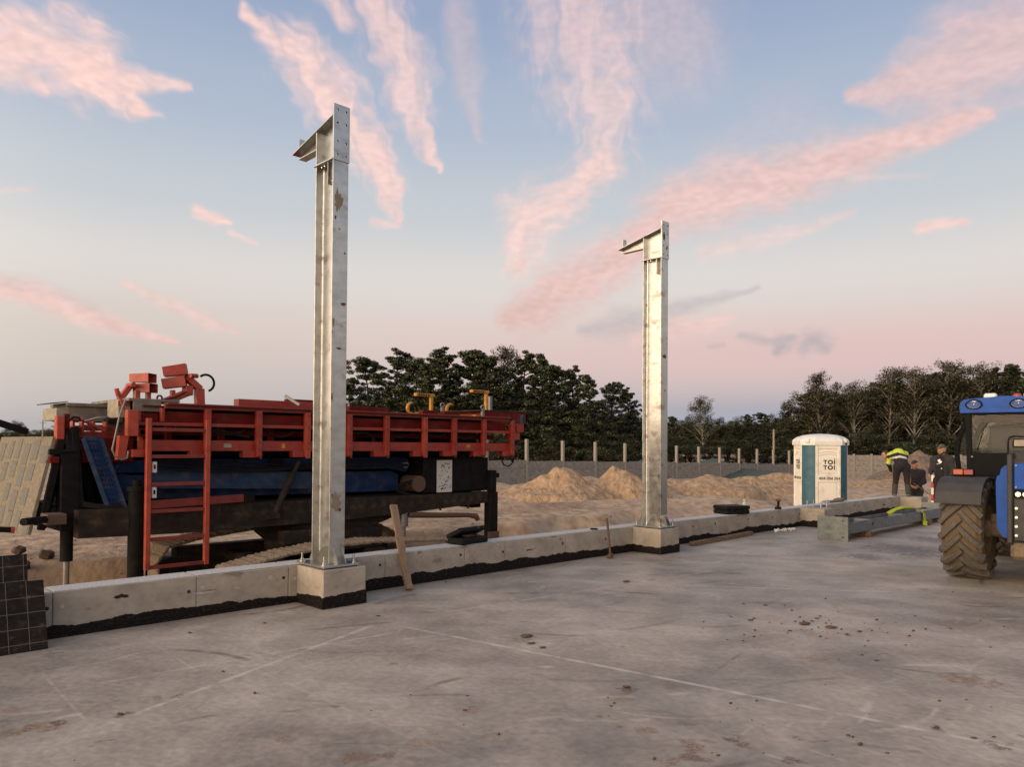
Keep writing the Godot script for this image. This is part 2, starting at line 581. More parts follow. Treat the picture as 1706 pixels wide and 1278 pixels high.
	for q in [["red", Color(0.36, 0.028, 0.012)], ["red_bright", Color(0.47, 0.052, 0.020)], ["red_dark", Color(0.15, 0.013, 0.010)]]:
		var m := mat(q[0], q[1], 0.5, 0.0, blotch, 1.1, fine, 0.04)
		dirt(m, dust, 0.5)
	var rb := mat("red_worn", Color(0.24, 0.030, 0.02), 0.65, 0.0, blotch, 1.3)
	dirt(rb, scuff, 1.0)
	var bl := mat("blue", Color(0.011, 0.034, 0.105), 0.45, 0.0, blotch, 1.0)
	dirt(bl, dust, 0.7)
	var bg := mat("blue_dull", Color(0.026, 0.052, 0.105), 0.55, 0.0, blotch, 1.0)
	dirt(bg, dust, 0.7)
	var bk := mat("black_steel", Color(0.013, 0.012, 0.012), 0.5, 0.0, blotch, 1.0)
	dirt(bk, ntex(noise(0.016, smooth, 5, 44), [[0.0, Color(0.3, 0.24, 0.2, 0.0)], [0.6, Color(0.3, 0.24, 0.2, 0.02)], [0.85, Color(0.32, 0.26, 0.2, 0.15)], [1.0, Color(0.38, 0.3, 0.24, 0.4)]]), 0.6)
	var db := mat("dusty_black", Color(0.034, 0.027, 0.023), 0.75, 0.0, blotch, 1.0)
	dirt(db, dust, 0.8)
	mat("chrome", Color(0.55, 0.55, 0.55), 0.22, 1.0)
	mat("rubber", Color(0.02, 0.019, 0.018), 0.7, 0.0, grain, 2.0)
	mat("yellow_paint", Color(0.62, 0.27, 0.015), 0.5, 0.0, blotch, 2.0)
	dirt(M.yellow_paint, scuff, 2.0)
	mat("beige", Color(0.38, 0.33, 0.24), 0.6, 0.0, blotch, 1.5)
	mat("beige_dark", Color(0.24, 0.20, 0.155), 0.7, 0.0, blotch, 1.5)
	mat("white_paint", Color(0.72, 0.68, 0.62), 0.55, 0.0, grain, 2.0)
	mat("steel", Color(0.26, 0.25, 0.24), 0.5, 0.6, grain, 2.0)
	mat("rusty", Color(0.15, 0.085, 0.055), 0.85, 0.2, grain, 2.0, fine, 0.2)
	var woodt := noise(0.02, smooth, 4, 51)
	mat("wood", Color(0.33, 0.225, 0.14), 0.85, 0.0, ntex(woodt, [[0.0, Color(0.55, 0.5, 0.46)], [0.5, Color(0.85, 0.82, 0.8)], [1.0, gy(1.0)]]), 2.0, fine, 0.2, false)
	M.wood.uv1_scale = Vector3(5, 0.6, 5)
	mat("timber", Color(0.27, 0.165, 0.09), 0.85, 0.0, ntex(woodt, [[0.0, Color(0.5, 0.45, 0.42)], [0.5, Color(0.85, 0.82, 0.8)], [1.0, gy(1.0)]]), 2.0, fine, 0.2, false)
	M.timber.uv1_scale = Vector3(0.6, 5, 5)
	var padm := mat("track_pad", Color(0.30, 0.225, 0.16), 0.95, 0.0, blotch, 1.6, lumpy, 1.5)
	dirt(padm, scuff, 1.5)
	var ply := mat("film_ply", Color(0.020, 0.016, 0.014), 0.4, 0.0, blotch, 1.0)
	dirt(ply, ntex(noise(0.02, smooth, 5, 61), [[0.0, Color(0.4, 0.33, 0.28, 0.0)], [0.6, Color(0.4, 0.33, 0.28, 0.06)], [0.82, Color(0.5, 0.42, 0.35, 0.25)], [0.92, Color(0.6, 0.5, 0.42, 0.8)], [1.0, Color(0.66, 0.56, 0.47, 0.9)]]), 1.3)
	mat("ply_line", Color(0.13, 0.105, 0.09), 0.7)
	mat("plastic_black", Color(0.014, 0.013, 0.013), 0.45, 0.0, null, 1.0, fine, 0.05)
	mat("bark_dark", Color(0.05, 0.038, 0.03), 0.95, 0.0, grain, 1.0)
	mat("bark_pale", Color(0.36, 0.31, 0.25), 0.9, 0.0, blotch, 1.0)
	for q in ["leaf_pine", "leaf_birch"]:
		var m := mat(q, Color(1, 1, 1), 0.75)
		m.uv1_triplanar = false
		m.vertex_color_use_as_albedo = true
		m.backlight_enabled = true
		m.backlight = Color(0.5, 0.5, 0.36)
	mat("ramp_sand", Color(0.27, 0.225, 0.16), 0.95, 0.0, blotch, 2.2, lumpy, 1.0)
	dirt(M.ramp_sand, scuff, 2.0)
	mat("ramp_block", Color(0.19, 0.18, 0.155), 0.9, 0.0, blotch, 3.0, fine, 0.2)
	var faint := ntex(noise(0.02, smooth, 5, 66), [[0.0, Color(0.86, 0.84, 0.8)], [0.4, gy(0.97)], [1.0, gy(1.0)]])
	mat("toilet_white", Color(0.80, 0.745, 0.64), 0.45, 0.0, faint, 0.25)
	mat("toilet_roof", Color(0.78, 0.74, 0.68), 0.5, 0.0, faint, 0.25)
	mat("toilet_teal", Color(0.026, 0.115, 0.16), 0.45, 0.0, blotch, 0.7)
	mat("print_black", Color(0.02, 0.02, 0.025), 0.6)
	mat("print_grey", Color(0.30, 0.29, 0.28), 0.6)
	mat("print_red", Color(0.45, 0.05, 0.04), 0.6)
	mat("net_green", Color(0.075, 0.095, 0.075), 0.9, 0.0, grain, 1.0, lumpy, 2.0)
	mat("sling_yellow", Color(0.55, 0.58, 0.02), 0.8, 0.0, grain, 3.0)
	mat("scrap_white", Color(0.7, 0.68, 0.64), 0.5)
	var pet := mat("clear_plastic", Color(0.75, 0.8, 0.8), 0.08)
	pet.albedo_color.a = 0.3
	pet.transparency = BaseMaterial3D.TRANSPARENCY_ALPHA
	pet.uv1_triplanar = false
	mat("drill_yellow", Color(0.34, 0.19, 0.03), 0.55)
	mat("marker_red", Color(0.45, 0.04, 0.03), 0.6)
	for q in ["black_steel", "dusty_black", "rubber", "plastic_black", "bitumen", "film_ply", "blue", "blue_dull", "red_dark"]:
		M[q].metallic_specular = 0.18
		M[q].roughness = maxf(M[q].roughness, 0.62)
	mat("dry_mud", Color(0.30, 0.235, 0.175), 0.9, 0.0, blotch, 2.5)


# height of the sandy ground outside the slab
var gn := FastNoiseLite.new()


func ground_y(t: float, s: float) -> float:
	var x := D.x * t - N.x * s
	var z := -(D.z * t - N.z * s)
	if s < 7.7 and t < 23.2 and t > -14:
		return -0.5
	var bank := 11.9 + gn.get_noise_2d(t * 3.0, 40.0) * 0.7
	var y := lerpf(lerpf(-0.42, -0.16, smoothstep(11.0, 19.0, t)), 0.0, smoothstep(bank - 0.35, bank + 0.3, s))
	if t > 23.2:
		y = lerpf(y - 0.2, 0.0, smoothstep(25.5, 28.5, t))
	y += gn.get_noise_2d(t * 6.0, s * 6.0) * 0.045 + gn.get_noise_2d(t * 25.0, s * 25.0) * 0.015
	# wheel ruts run along the wall
	var rut := sin(s * 2.6 + gn.get_noise_2d(t * 1.2, s * 1.2) * 4.0)
	y += (rut * 0.045 + 0.035 * absf(sin(s * 7.0 + gn.get_noise_2d(t * 2.0, s * 2.0 + 30.0) * 3.0)) * smoothstep(0.0, 0.4, gn.get_noise_2d(t * 1.5, s * 3.0 + 200.0))) * smoothstep(12.0, 13.5, s) * (1.0 - smoothstep(24.0, 34.0, s))
	y += 0.07 * absf(gn.get_noise_2d(t * 4.0, s * 14.0))
	if z > 35.0:
		y -= minf((z - 35.0) * 0.0275, 0.75)
	var far := absf(x) + z
	if far > 150.0:
		y -= minf((far - 150.0) * 0.002, 0.6)
	return y


func spaced(lo: float, f0: float, f1: float, hi: float, step: float) -> PackedFloat32Array:
	var a := PackedFloat32Array()
	var x := f0
	var d := step
	while x > lo:
		a.append(x)
		d *= 1.25
		x -= d
	a.append(lo)
	a.reverse()
	x = f0 + step
	while x < f1:
		a.append(x)
		x += step
	d = step
	while x < hi:
		a.append(x)
		d *= 1.12
		x += d
	a.append(hi)
	return a


func build_ground() -> void:
	gn.noise_type = FastNoiseLite.TYPE_SIMPLEX_SMOOTH
	gn.frequency = 0.12
	gn.fractal_octaves = 3
	gn.seed = 11
	var ts := spaced(-700, -6, 46, 900, 0.24)
	var ss := spaced(-500, 7.2, 34, 1200, 0.16)
	var a := []
	a.resize(Mesh.ARRAY_MAX)
	var v := PackedVector3Array()
	var ix := PackedInt32Array()
	var nn := PackedVector3Array()
	var w := ts.size()
	for s in ss:
		for t in ts:
			v.append(wp(t, ground_y(t, s), s))
	for j in ss.size():
		for i in w:
			var l := v[j * w + maxi(i - 1, 0)]
			var r := v[j * w + mini(i + 1, w - 1)]
			var u := v[maxi(j - 1, 0) * w + i]
			var b := v[mini(j + 1, ss.size() - 1) * w + i]
			nn.append((r - l).cross(u - b).normalized() * 1.0)
	for k in nn.size():
		if nn[k].y < 0:
			nn[k] = -nn[k]
	for j in ss.size() - 1:
		for i in w - 1:
			var p := j * w + i
			ix.append_array([p, p + w, p + 1, p + 1, p + w, p + w + 1])
	a[Mesh.ARRAY_VERTEX] = v
	a[Mesh.ARRAY_NORMAL] = nn
	a[Mesh.ARRAY_INDEX] = ix
	var m := ArrayMesh.new()
	m.add_surface_from_arrays(Mesh.PRIMITIVE_TRIANGLES, a)
	struct(obj("sandy_ground", m, M.sand))
	soil_bits()

	# slab: one sheet with its thickness, its own computed surface
	var sl := Sh.new()
	sl.use_uv = true
	var q := [wp(-14, 0, 7.6), wp(23.1, 0, 7.6), wp(23.1, 0, -24), wp(-14, 0, -24)]
	var lowq := []
	for p in q:
		lowq.append(p + Vector3.DOWN * 0.3)
	sl.quad(q[3], q[2], q[1], q[0])
	for k in 4:
		sl.quad(q[k], q[(k + 1) % 4], lowq[(k + 1) % 4], lowq[k])
	for p in sl.v:
		sl.uv.append(Vector2((p.x + 6.0) / 18.0, (-p.z - 2.0) / 18.0))
	var sm := StandardMaterial3D.new()
	sm.resource_name = "slab"
	sm.albedo_texture = slab_texture()
	sm.roughness = 0.7
	sm.metallic_specular = 0.4
	sm.heightmap_enabled = true
	sm.heightmap_texture = ntex(noise(0.12, FastNoiseLite.TYPE_SIMPLEX_SMOOTH, 5, 71), [], 2048)
	sm.heightmap_scale = 0.35
	sm.roughness_texture = ntex(noise(0.012, FastNoiseLite.TYPE_SIMPLEX_SMOOTH, 5, 72), [[0.0, gy(0.62)], [1.0, gy(1.0)]])
	M["slab"] = sm
	struct(obj("concrete_floor", sl, sm))
	build_wall()


var stx := PackedByteArray()
const TS := 2048


func dab(x: float, z: float, rx: float, rz: float, turn: float, c: Color, al: float, rough: FastNoiseLite, cut := 0.0) -> void:
	# a stain with a ragged outline; metres on the floor
	var k := TS / 18.0
	var px := (x + 6.0) * k
	var pz := (z - 2.0) * k
	var r := maxf(rx, rz) * k * 1.3 + 2
	var ca := cos(turn)
	var sa := sin(turn)
	for j in range(maxi(0, int(pz - r)), mini(TS, int(pz + r) + 1)):
		for i in range(maxi(0, int(px - r)), mini(TS, int(px + r) + 1)):
			var dx := (i - px) / k
			var dz := (j - pz) / k
			var u := (dx * ca + dz * sa) / rx
			var w := (-dx * sa + dz * ca) / rz
			var e := 1.0 - sqrt(u * u + w * w) + rough.get_noise_2d(i * 1.0, j * 1.0) * 0.9 - cut
			if e <= 0.0:
				continue
			var f := minf(e * 2.5, 1.0) * al * clampf(0.62 + rough.get_noise_2d(i * 5.0 + 900.0, j * 5.0) * 1.5, 0.0, 1.0)
			var o := (j * TS + i) * 3
			stx[o] = int(lerpf(stx[o], c.r8, f))
			stx[o + 1] = int(lerpf(stx[o + 1], c.g8, f))
			stx[o + 2] = int(lerpf(stx[o + 2], c.b8, f))


func stroke(a: Vector2, b: Vector2, wd: float, c: Color, al: float, rough: FastNoiseLite, bend := 0.0) -> void:
	# a thin line on the floor, dusty and broken
	var k := TS / 18.0
	var n := int(a.distance_to(b) * k * 1.2) + 2
	var side := (b - a).orthogonal().normalized()
	for i in n:
		var f := float(i) / n
		var p := a.lerp(b, f) + side * bend * sin(f * PI)
		var px := (p.x + 6.0) * k
		var pz := (p.y - 2.0) * k
		var g := clampf(0.65 + rough.get_noise_2d(px * 0.6, pz * 0.6) * 1.1, 0, 1) * al * minf(1.0, minf(f, 1 - f) * 8.0)
		var r := wd * k
		for j in range(int(pz - r), int(pz + r) + 2):
			for ii in range(int(px - r), int(px + r) + 2):
				if j < 0 or ii < 0 or j >= TS or ii >= TS:
					continue
				var d := Vector2(ii - px, j - pz).length() / (r + 0.5)
				if d > 1.0:
					continue
				var m := g * (1 - d)
				var o := (j * TS + ii) * 3
				stx[o] = int(lerpf(stx[o], c.r8, m))
				stx[o + 1] = int(lerpf(stx[o + 1], c.g8, m))
				stx[o + 2] = int(lerpf(stx[o + 2], c.b8, m))


func slab_texture() -> ImageTexture:
	var smooth := FastNoiseLite.TYPE_SIMPLEX_SMOOTH
	var f1 := noise(0.0032, smooth, 6, 81)
	f1.domain_warp_enabled = true
	f1.domain_warp_amplitude = 90
	f1.domain_warp_frequency = 0.006
	var f4 := noise(0.012, smooth, 5, 84)
	f4.domain_warp_enabled = true
	f4.domain_warp_amplitude = 60
	f4.domain_warp_frequency = 0.01
	var i1 := f1.get_image(TS, TS).get_data()
	var i2 := noise(0.11, smooth, 4, 82).get_image(TS, TS).get_data()
	var im3 := noise(0.03, smooth, 5, 83).get_image(TS / 8, TS)  # long trowel streaks
	im3.resize(TS, TS, Image.INTERPOLATE_BILINEAR)
	var i3 := im3.get_data()
	var i4 := f4.get_image(TS, TS).get_data()
	var lr := PackedByteArray()
	var lg := PackedByteArray()
	var lb := PackedByteArray()
	for k in 256:
		var f := k / 255.0
		var c := Color(0.47, 0.432, 0.388).lerp(Color(0.735, 0.675, 0.612), f)
		lr.append(c.r8)
		lg.append(c.g8)
		lb.append(c.b8)
	stx.resize(TS * TS * 3)
	var o := 0
	for p in TS * TS:
		var k := clampi(int((i1[p] * 0.42 + i4[p] * 0.36 + i2[p] * 0.20 + i3[p] * 0.09) * 1.75 - 118.0), 0, 255)
		stx[o] = lr[k]
		stx[o + 1] = lg[k]
		stx[o + 2] = lb[k]
		o += 3
	var rag := noise(0.07, smooth, 4, 85)
	var pale := Color(0.80, 0.74, 0.69)
	# saw-cut joints filled with pale dust, and ghosts of earlier ones
	var jo := Vector2(-1.24, 7.38)
	stroke(jo, Vector2(-2.5, 4.5), 0.03, pale, 0.34, rag)
	stroke(jo, Vector2(4.2, 3.42), 0.03, pale, 0.32, rag)
	stroke(Vector2(-3.3, 6.85), Vector2(-2.2, 5.6), 0.014, pale, 0.21, rag)
	stroke(Vector2(-3.55, 5.8), Vector2(-2.4, 4.5), 0.014, pale, 0.24, rag)
	stroke(Vector2(-2.5, 6.4), Vector2(-0.2, 4.1), 0.012, pale, 0.21, rag)
	stroke(Vector2(-3.2, 5.2), Vector2(-0.9, 7.1), 0.03, pale, 0.18, rag)
	stroke(Vector2(0.9, 9.6), Vector2(5.0, 9.05), 0.03, pale, 0.21, rag)
	stroke(Vector2(-1.1, 7.5), Vector2(3.2, 10.9), 0.03, pale, 0.15, rag)
	rng.seed = 5
	# trowel and drag marks
	for k in 900:
		var p := Vector2(rng.randf_range(-5, 11), rng.randf_range(3, 19))
		var an := (rng.randf_range(-0.4, 0.4) if rng.randf() < 0.6 else rng.randf_range(0.3, 1.1)) + (PI if rng.randf() < 0.5 else 0.0)
		var ln := rng.randf_range(0.1, 0.8)
		stroke(p, p + Vector2(cos(an), sin(an)) * ln, rng.randf_range(0.006, 0.045), pale if rng.randf() < 0.6 else Color(0.31, 0.275, 0.245), rng.randf_range(0.04, 0.17), rag, rng.randf_range(-0.12, 0.12) * ln)
	# faint tread prints near the front right
	for k in 26:
		var b := Vector2(1.4, 4.3) + Vector2(0.62, 0.16) * (k / 2) * 0.42 + Vector2(-0.05, 0.25) * (k % 2)
		stroke(b, b + Vector2(0.16, 0.20 if k % 2 else -0.18), 0.02, pale, 0.18, rag)
	# mud and clay stains
	var clay := Color(0.45, 0.315, 0.215)
	var mudc := Color(0.31, 0.22, 0.165)
	for q in [[6.56, 12.98, 0.63, 0.73], [5.51, 12.02, 0.34, 0.41], [7.89, 14.29, 0.46, 0.69], [6.48, 12.27, 0.39, 0.28]]:
		dab(q[0], q[1], q[2], q[3], 0.1, Color(0.25, 0.225, 0.205), 0.75, rag, 0.05)
	for q in STAINS:
		dab(q[0], q[1], q[2], q[3], rng.randf_range(-0.4, 0.4), clay if q[4] == 0 else mudc, q[5], rag, 0.15)
	for k in 420:
		dab(rng.randf_range(-5, 10), rng.randf_range(3.6, 16), rng.randf_range(0.015, 0.10), rng.randf_range(0.01, 0.04), rng.randf_range(-0.5, 0.5), clay if k % 3 else mudc, rng.randf_range(0.2, 0.6), rag, 0.1)
	for k in 90:
		dab(rng.randf_range(-5, 11), rng.randf_range(3.6, 18), rng.randf_range(0.2, 0.9), rng.randf_range(0.1, 0.4), rng.randf_range(-0.5, 0.5), [pale, Color(0.36, 0.33, 0.31), Color(0.52, 0.44, 0.37)][k % 3], rng.randf_range(0.05, 0.14), rag, 0.0)
	var im := Image.create_from_data(TS, TS, false, Image.FORMAT_RGB8, stx)
	return ImageTexture.create_from_image(im)


func strip(sh: Sh, a: Vector3, b: Vector3, out: Vector3, h: float, nz: FastNoiseLite, seed_at: float) -> void:
	# hand-brushed bitumen: a thin coat with a ragged upper edge
	var n := maxi(2, int(a.distance_to(b) / 0.018))
	var pr: Array = []
	for i in n + 1:
		var p := a.lerp(b, float(i) / n)
		var at := seed_at + a.distance_to(b) * i / n
		var top := h + nz.get_noise_1d(at * 14.0) * 0.022 + nz.get_noise_1d(at * 2.2 + 50.0) * 0.05 + nz.get_noise_1d(at * 90.0) * 0.005 + maxf(0.0, nz.get_noise_1d(at * 60.0 + 9.0) - 0.3) * 0.04
		pr.append([p + out * 0.005, p + out * 0.005 + Vector3.UP * top, p + Vector3.UP * (top + 0.004)])
	for i in n:
		sh.quad(pr[i][0], pr[i + 1][0], pr[i + 1][1], pr[i][1])
		sh.quad(pr[i][1], pr[i + 1][1], pr[i + 1][2], pr[i][2])


const PED := [4.16, 10.13, 16.10, 22.07]


func build_wall() -> void:
	var t0 := -9.0
	var wall := wthing("foundation_wall", "low cast concrete foundation wall with black bitumen along its foot", "wall", 6.0, 0.0, 7.66)
	var nz := noise(0.35, FastNoiseLite.TYPE_SIMPLEX_SMOOTH, 3, 91)
	part("wall_core", wall, M.concrete, L(t0, -0.4, 7.56), L(22.6, 0.385, 7.80), 0.0)
	rng.seed = 8
	var t := t0
	var k := 0
	var lens := [1.24, 0.98, 1.24, 1.24, 0.72]
	while t < 22.0:
		var e := minf(t + lens[k % 5], 22.6)
		var o := part("wall_section", wall, M.concrete, L(t + 0.002, -0.4, 7.53 + rng.randf_range(-0.002, 0.002)), L(e - 0.002, 0.40 + rng.randf_range(-0.004, 0.004), 7.83), 0.008)
		part("lit_laitance", o, M.concrete_lit_top, L(t + 0.012, 0.4005, 7.542), L(e - 0.012, 0.4062, 7.822), 0.002)  # thin laitance layer, painted lighter to carry sky light on the wall top
		for q in 2:
			var plug := Sh.new()
			var c := L(lerpf(t, e, 0.06 + 0.88 * q), 0.27 + rng.randf_range(-0.02, 0.02), 7.53)
			plug.tube([c - Vector3(0, 0, 0.01), c + Vector3(0, 0, 0.004)], 0.017, 10)
			obj("form_tie_plug", plug, M.dusty_black if q else M.concrete_top, o)
		t = e
		k += 1
	# smears of mortar and knocked-off corners left by the shuttering
	rng.seed = 61
	for q in 46:
		var f := noise(1.2, FastNoiseLite.TYPE_SIMPLEX_SMOOTH, 3, 700 + q)
		var pts := PackedVector2Array()
		var at := Vector2(rng.randf_range(1.9, 21.5), rng.randf_range(0.20, 0.385) if q % 3 else 0.388)
		var skip := false
		for pd in PED:
			if at.x > pd - 0.25 and at.x < pd + 0.77:
				skip = true
		if skip:
			continue
		var sx := rng.randf_range(0.015, 0.11)
		var sy := rng.randf_range(0.006, 0.035)
		for e in 16:
			var an := TAU * e / 16
			var rr := 1.0 + 0.9 * f.get_noise_2d(cos(an) * 1.7, sin(an) * 1.7)
			pts.append(Vector2(cos(an) * sx * rr, minf(sin(an) * sy * rr, 0.395 - at.y)))
		var ms := Sh.new()
		ms.prism(pts, 0.004, Transform3D(Basis(), L(at.x, at.y, 7.5285)))
		obj("mortar_smear", ms, [M.concrete_top, M.dry_mud, M.dusty_black][[0, 0, 1, 1, 2][q % 5]], wall)
	var prev := t0
	for p in PED + [22.07]:
		var coat := Sh.new()
		if p - prev > 0.4:
			var hh: float = {-9.0: 0.095, 4.68: 0.125, 10.65: 0.105}.get(snappedf(prev, 0.01), 0.12)
			strip(coat, L(prev, 0, 7.526), L(p, 0, 7.526), Vector3(0, 0, 1), hh, nz, prev)
			obj("bitumen_coat", coat, M.bitumen, wall)
		prev = p + 0.52
	for p in PED:
		var ped := part("pedestal", wall, M.concrete, L(p, -0.4, 7.0), L(p + 0.52, 0.395, 7.55), 0.008)
		var coat := Sh.new()
		strip(coat, L(p, 0, 7.525), L(p, 0, 7.0), Vector3(-1, 0, 0), 0.125, nz, p)
		strip(coat, L(p - 0.005, 0, 6.998), L(p + 0.525, 0, 6.998), Vector3(0, 0, 1), 0.13, nz, p + 0.5)
		strip(coat, L(p + 0.52, 0, 7.0), L(p + 0.52, 0, 7.525), Vector3(1, 0, 0), 0.13, nz, p + 1.0)
		obj("bitumen_coat", coat, M.bitumen, ped)
	# four anchor bolts in the free pedestal
	for q in 4:
		var sh := Sh.new()
		var c := L(16.2 + 0.3 * (q % 2), 0.385, 7.12 + 0.3 * (q / 2))
		sh.rod(c, c + Vector3.UP * 0.17, 0.012)
		sh.tube([c + Vector3.UP * 0.06, c + Vector3.UP * 0.085], 0.024, 6)
		var bolt := obj("anchor_bolt", sh, M.zinc)
		bolt.transform = Transform3D(Basis(Vector3.UP, YAW), wp(6, 0, 7.66))
		tag(bolt, "%s threaded anchor bolt standing in the empty pedestal before the portable toilet" % ["front left", "front right", "back left", "back right"][q], "bolt", "anchor bolts of the empty pedestal")
const STAINS := [
	[-2.82, 4.61, 0.141, 0.139, 0, 0.75],
	[-2.88, 4.51, 0.104, 0.094, 0, 0.60],
	[-2.74, 4.68, 0.072, 0.060, 1, 0.60],
	[-2.42, 4.84, 0.059, 0.065, 1, 0.80],
	[-2.22, 5.19, 0.048, 0.062, 1, 0.50],
	[-1.30, 4.42, 0.085, 0.090, 0, 0.50],
	[-0.84, 4.18, 0.113, 0.097, 0, 0.70],
	[-0.68, 4.22, 0.065, 0.066, 1, 0.50],
	[-0.90, 5.96, 0.046, 0.065, 0, 0.70],
	[-0.23, 4.94, 0.077, 0.090, 0, 0.40],
	[0.82, 5.39, 0.084, 0.108, 1, 0.75],
	[0.73, 5.19, 0.105, 0.100, 0, 0.40],
	[1.13, 5.50, 0.060, 0.112, 0, 0.50],
	[0.81, 4.62, 0.086, 0.079, 0, 0.65],
	[1.02, 4.38, 0.096, 0.125, 0, 0.75],
	[1.30, 4.47, 0.070, 0.083, 1, 0.75],
	[1.35, 4.38, 0.055, 0.053, 0, 0.60],
	[1.67, 4.51, 0.049, 0.056, 1, 0.65],
	[1.00, 4.23, 0.086, 0.074, 1, 0.60],
	[1.53, 4.20, 0.085, 0.065, 1, 0.70],
	[0.88, 4.17, 0.065, 0.072, 0, 0.60],
	[0.66, 4.68, 0.051, 0.050, 1, 0.50],
	[2.58, 4.70, 0.052, 0.071, 1, 0.70],
	[2.46, 6.21, 0.195, 0.107, 0, 0.40],
	[3.39, 5.64, 0.222, 0.210, 0, 0.60],
	[3.26, 5.75, 0.181, 0.123, 0, 0.40],
	[3.42, 6.38, 0.201, 0.152, 0, 0.30],
	[4.36, 7.48, 0.356, 0.264, 0, 0.25],
	[2.72, 8.44, 0.106, 0.099, 0, 0.50],
	[2.77, 4.45, 0.049, 0.130, 1, 0.60],
	[1.09, 4.73, 0.066, 0.041, 1, 0.40],
	[0.10, 6.71, 0.136, 0.125, 1, 0.35],
	[-0.51, 4.39, 0.170, 0.126, 0, 0.30],
	[-0.07, 4.54, 0.211, 0.095, 0, 0.25],
	[5.18, 10.25, 0.490, 0.246, 0, 0.25],
	[3.02, 7.08, 0.447, 0.236, 1, 0.15],
	[-3.14, 4.88, 0.097, 0.088, 0, 0.30],
]


func soil_bits() -> void:
	# small lumps of soil strewn over the sand, past counting
	rng.seed = 222
	var sh := Sh.new()
	for q in 3:
		sh.box(Transform3D(Basis.from_euler(Vector3(rng.randf() * 3, rng.randf() * 3, rng.randf() * 3)), Vector3(rng.randf_range(-0.3, 0.3), 0, rng.randf_range(-0.3, 0.3))), Vector3(1.0, 0.8, 0.9) * rng.randf_range(0.7, 1.1), 0.22)
	var me := sh.mesh()
	for k in 2:
		var mm := MultiMesh.new()
		mm.transform_format = MultiMesh.TRANSFORM_3D
		mm.mesh = me
		mm.instance_count = 1500 if k == 0 else 500
		for i in mm.instance_count:
			var t := rng.randf_range(-4, 40)
			var s := 8.0 + 24.0 * pow(rng.randf(), 1.5)
			if t < 23.3 and s < 8.2:
				s = 8.3
			var r := 0.008 + (0.035 if k == 0 else 0.05) * pow(rng.randf(), 3.0)
			mm.set_instance_transform(i, Transform3D(Basis.from_euler(Vector3(rng.randf() * 6, rng.randf() * 6, 0)).scaled(Vector3(r, r * 0.7, r)), wp(t, ground_y(t, s) + r * 0.2, s)))
		var o := MultiMeshInstance3D.new()
		o.name = ["sand_crumbs", "soil_crumbs"][k]
		o.multimesh = mm
		o.material_override = M.sand if k == 0 else M.dark_heap
		add_child(o)
		o.set_meta("kind", "stuff")
		o.set_meta("label", ["loose lumps of dry sand strewn over the sandy ground", "dark crumbs of soil strewn over the sandy ground"][k])
		o.set_meta("category", "crumbs")


func plate_with_holes(w: float, h: float, th: float, holes: Array, r: float, m: Material) -> CSGCombiner3D:
	# outline across x and y, thickness along z
	var c := CSGCombiner3D.new()
	var b := CSGBox3D.new()
	b.size = Vector3(w, h, th)
	b.material = m
	c.add_child(b)
	for p in holes:
		var q := CSGCylinder3D.new()
		q.radius = r
		q.height = th * 3
		q.sides = 12
		q.operation = CSGShape3D.OPERATION_SUBTRACTION
		q.rotation.x = PI / 2
		q.position = Vector3(p.x, p.y, 0)
		q.material = M.dusty_black
		c.add_child(q)
	return c


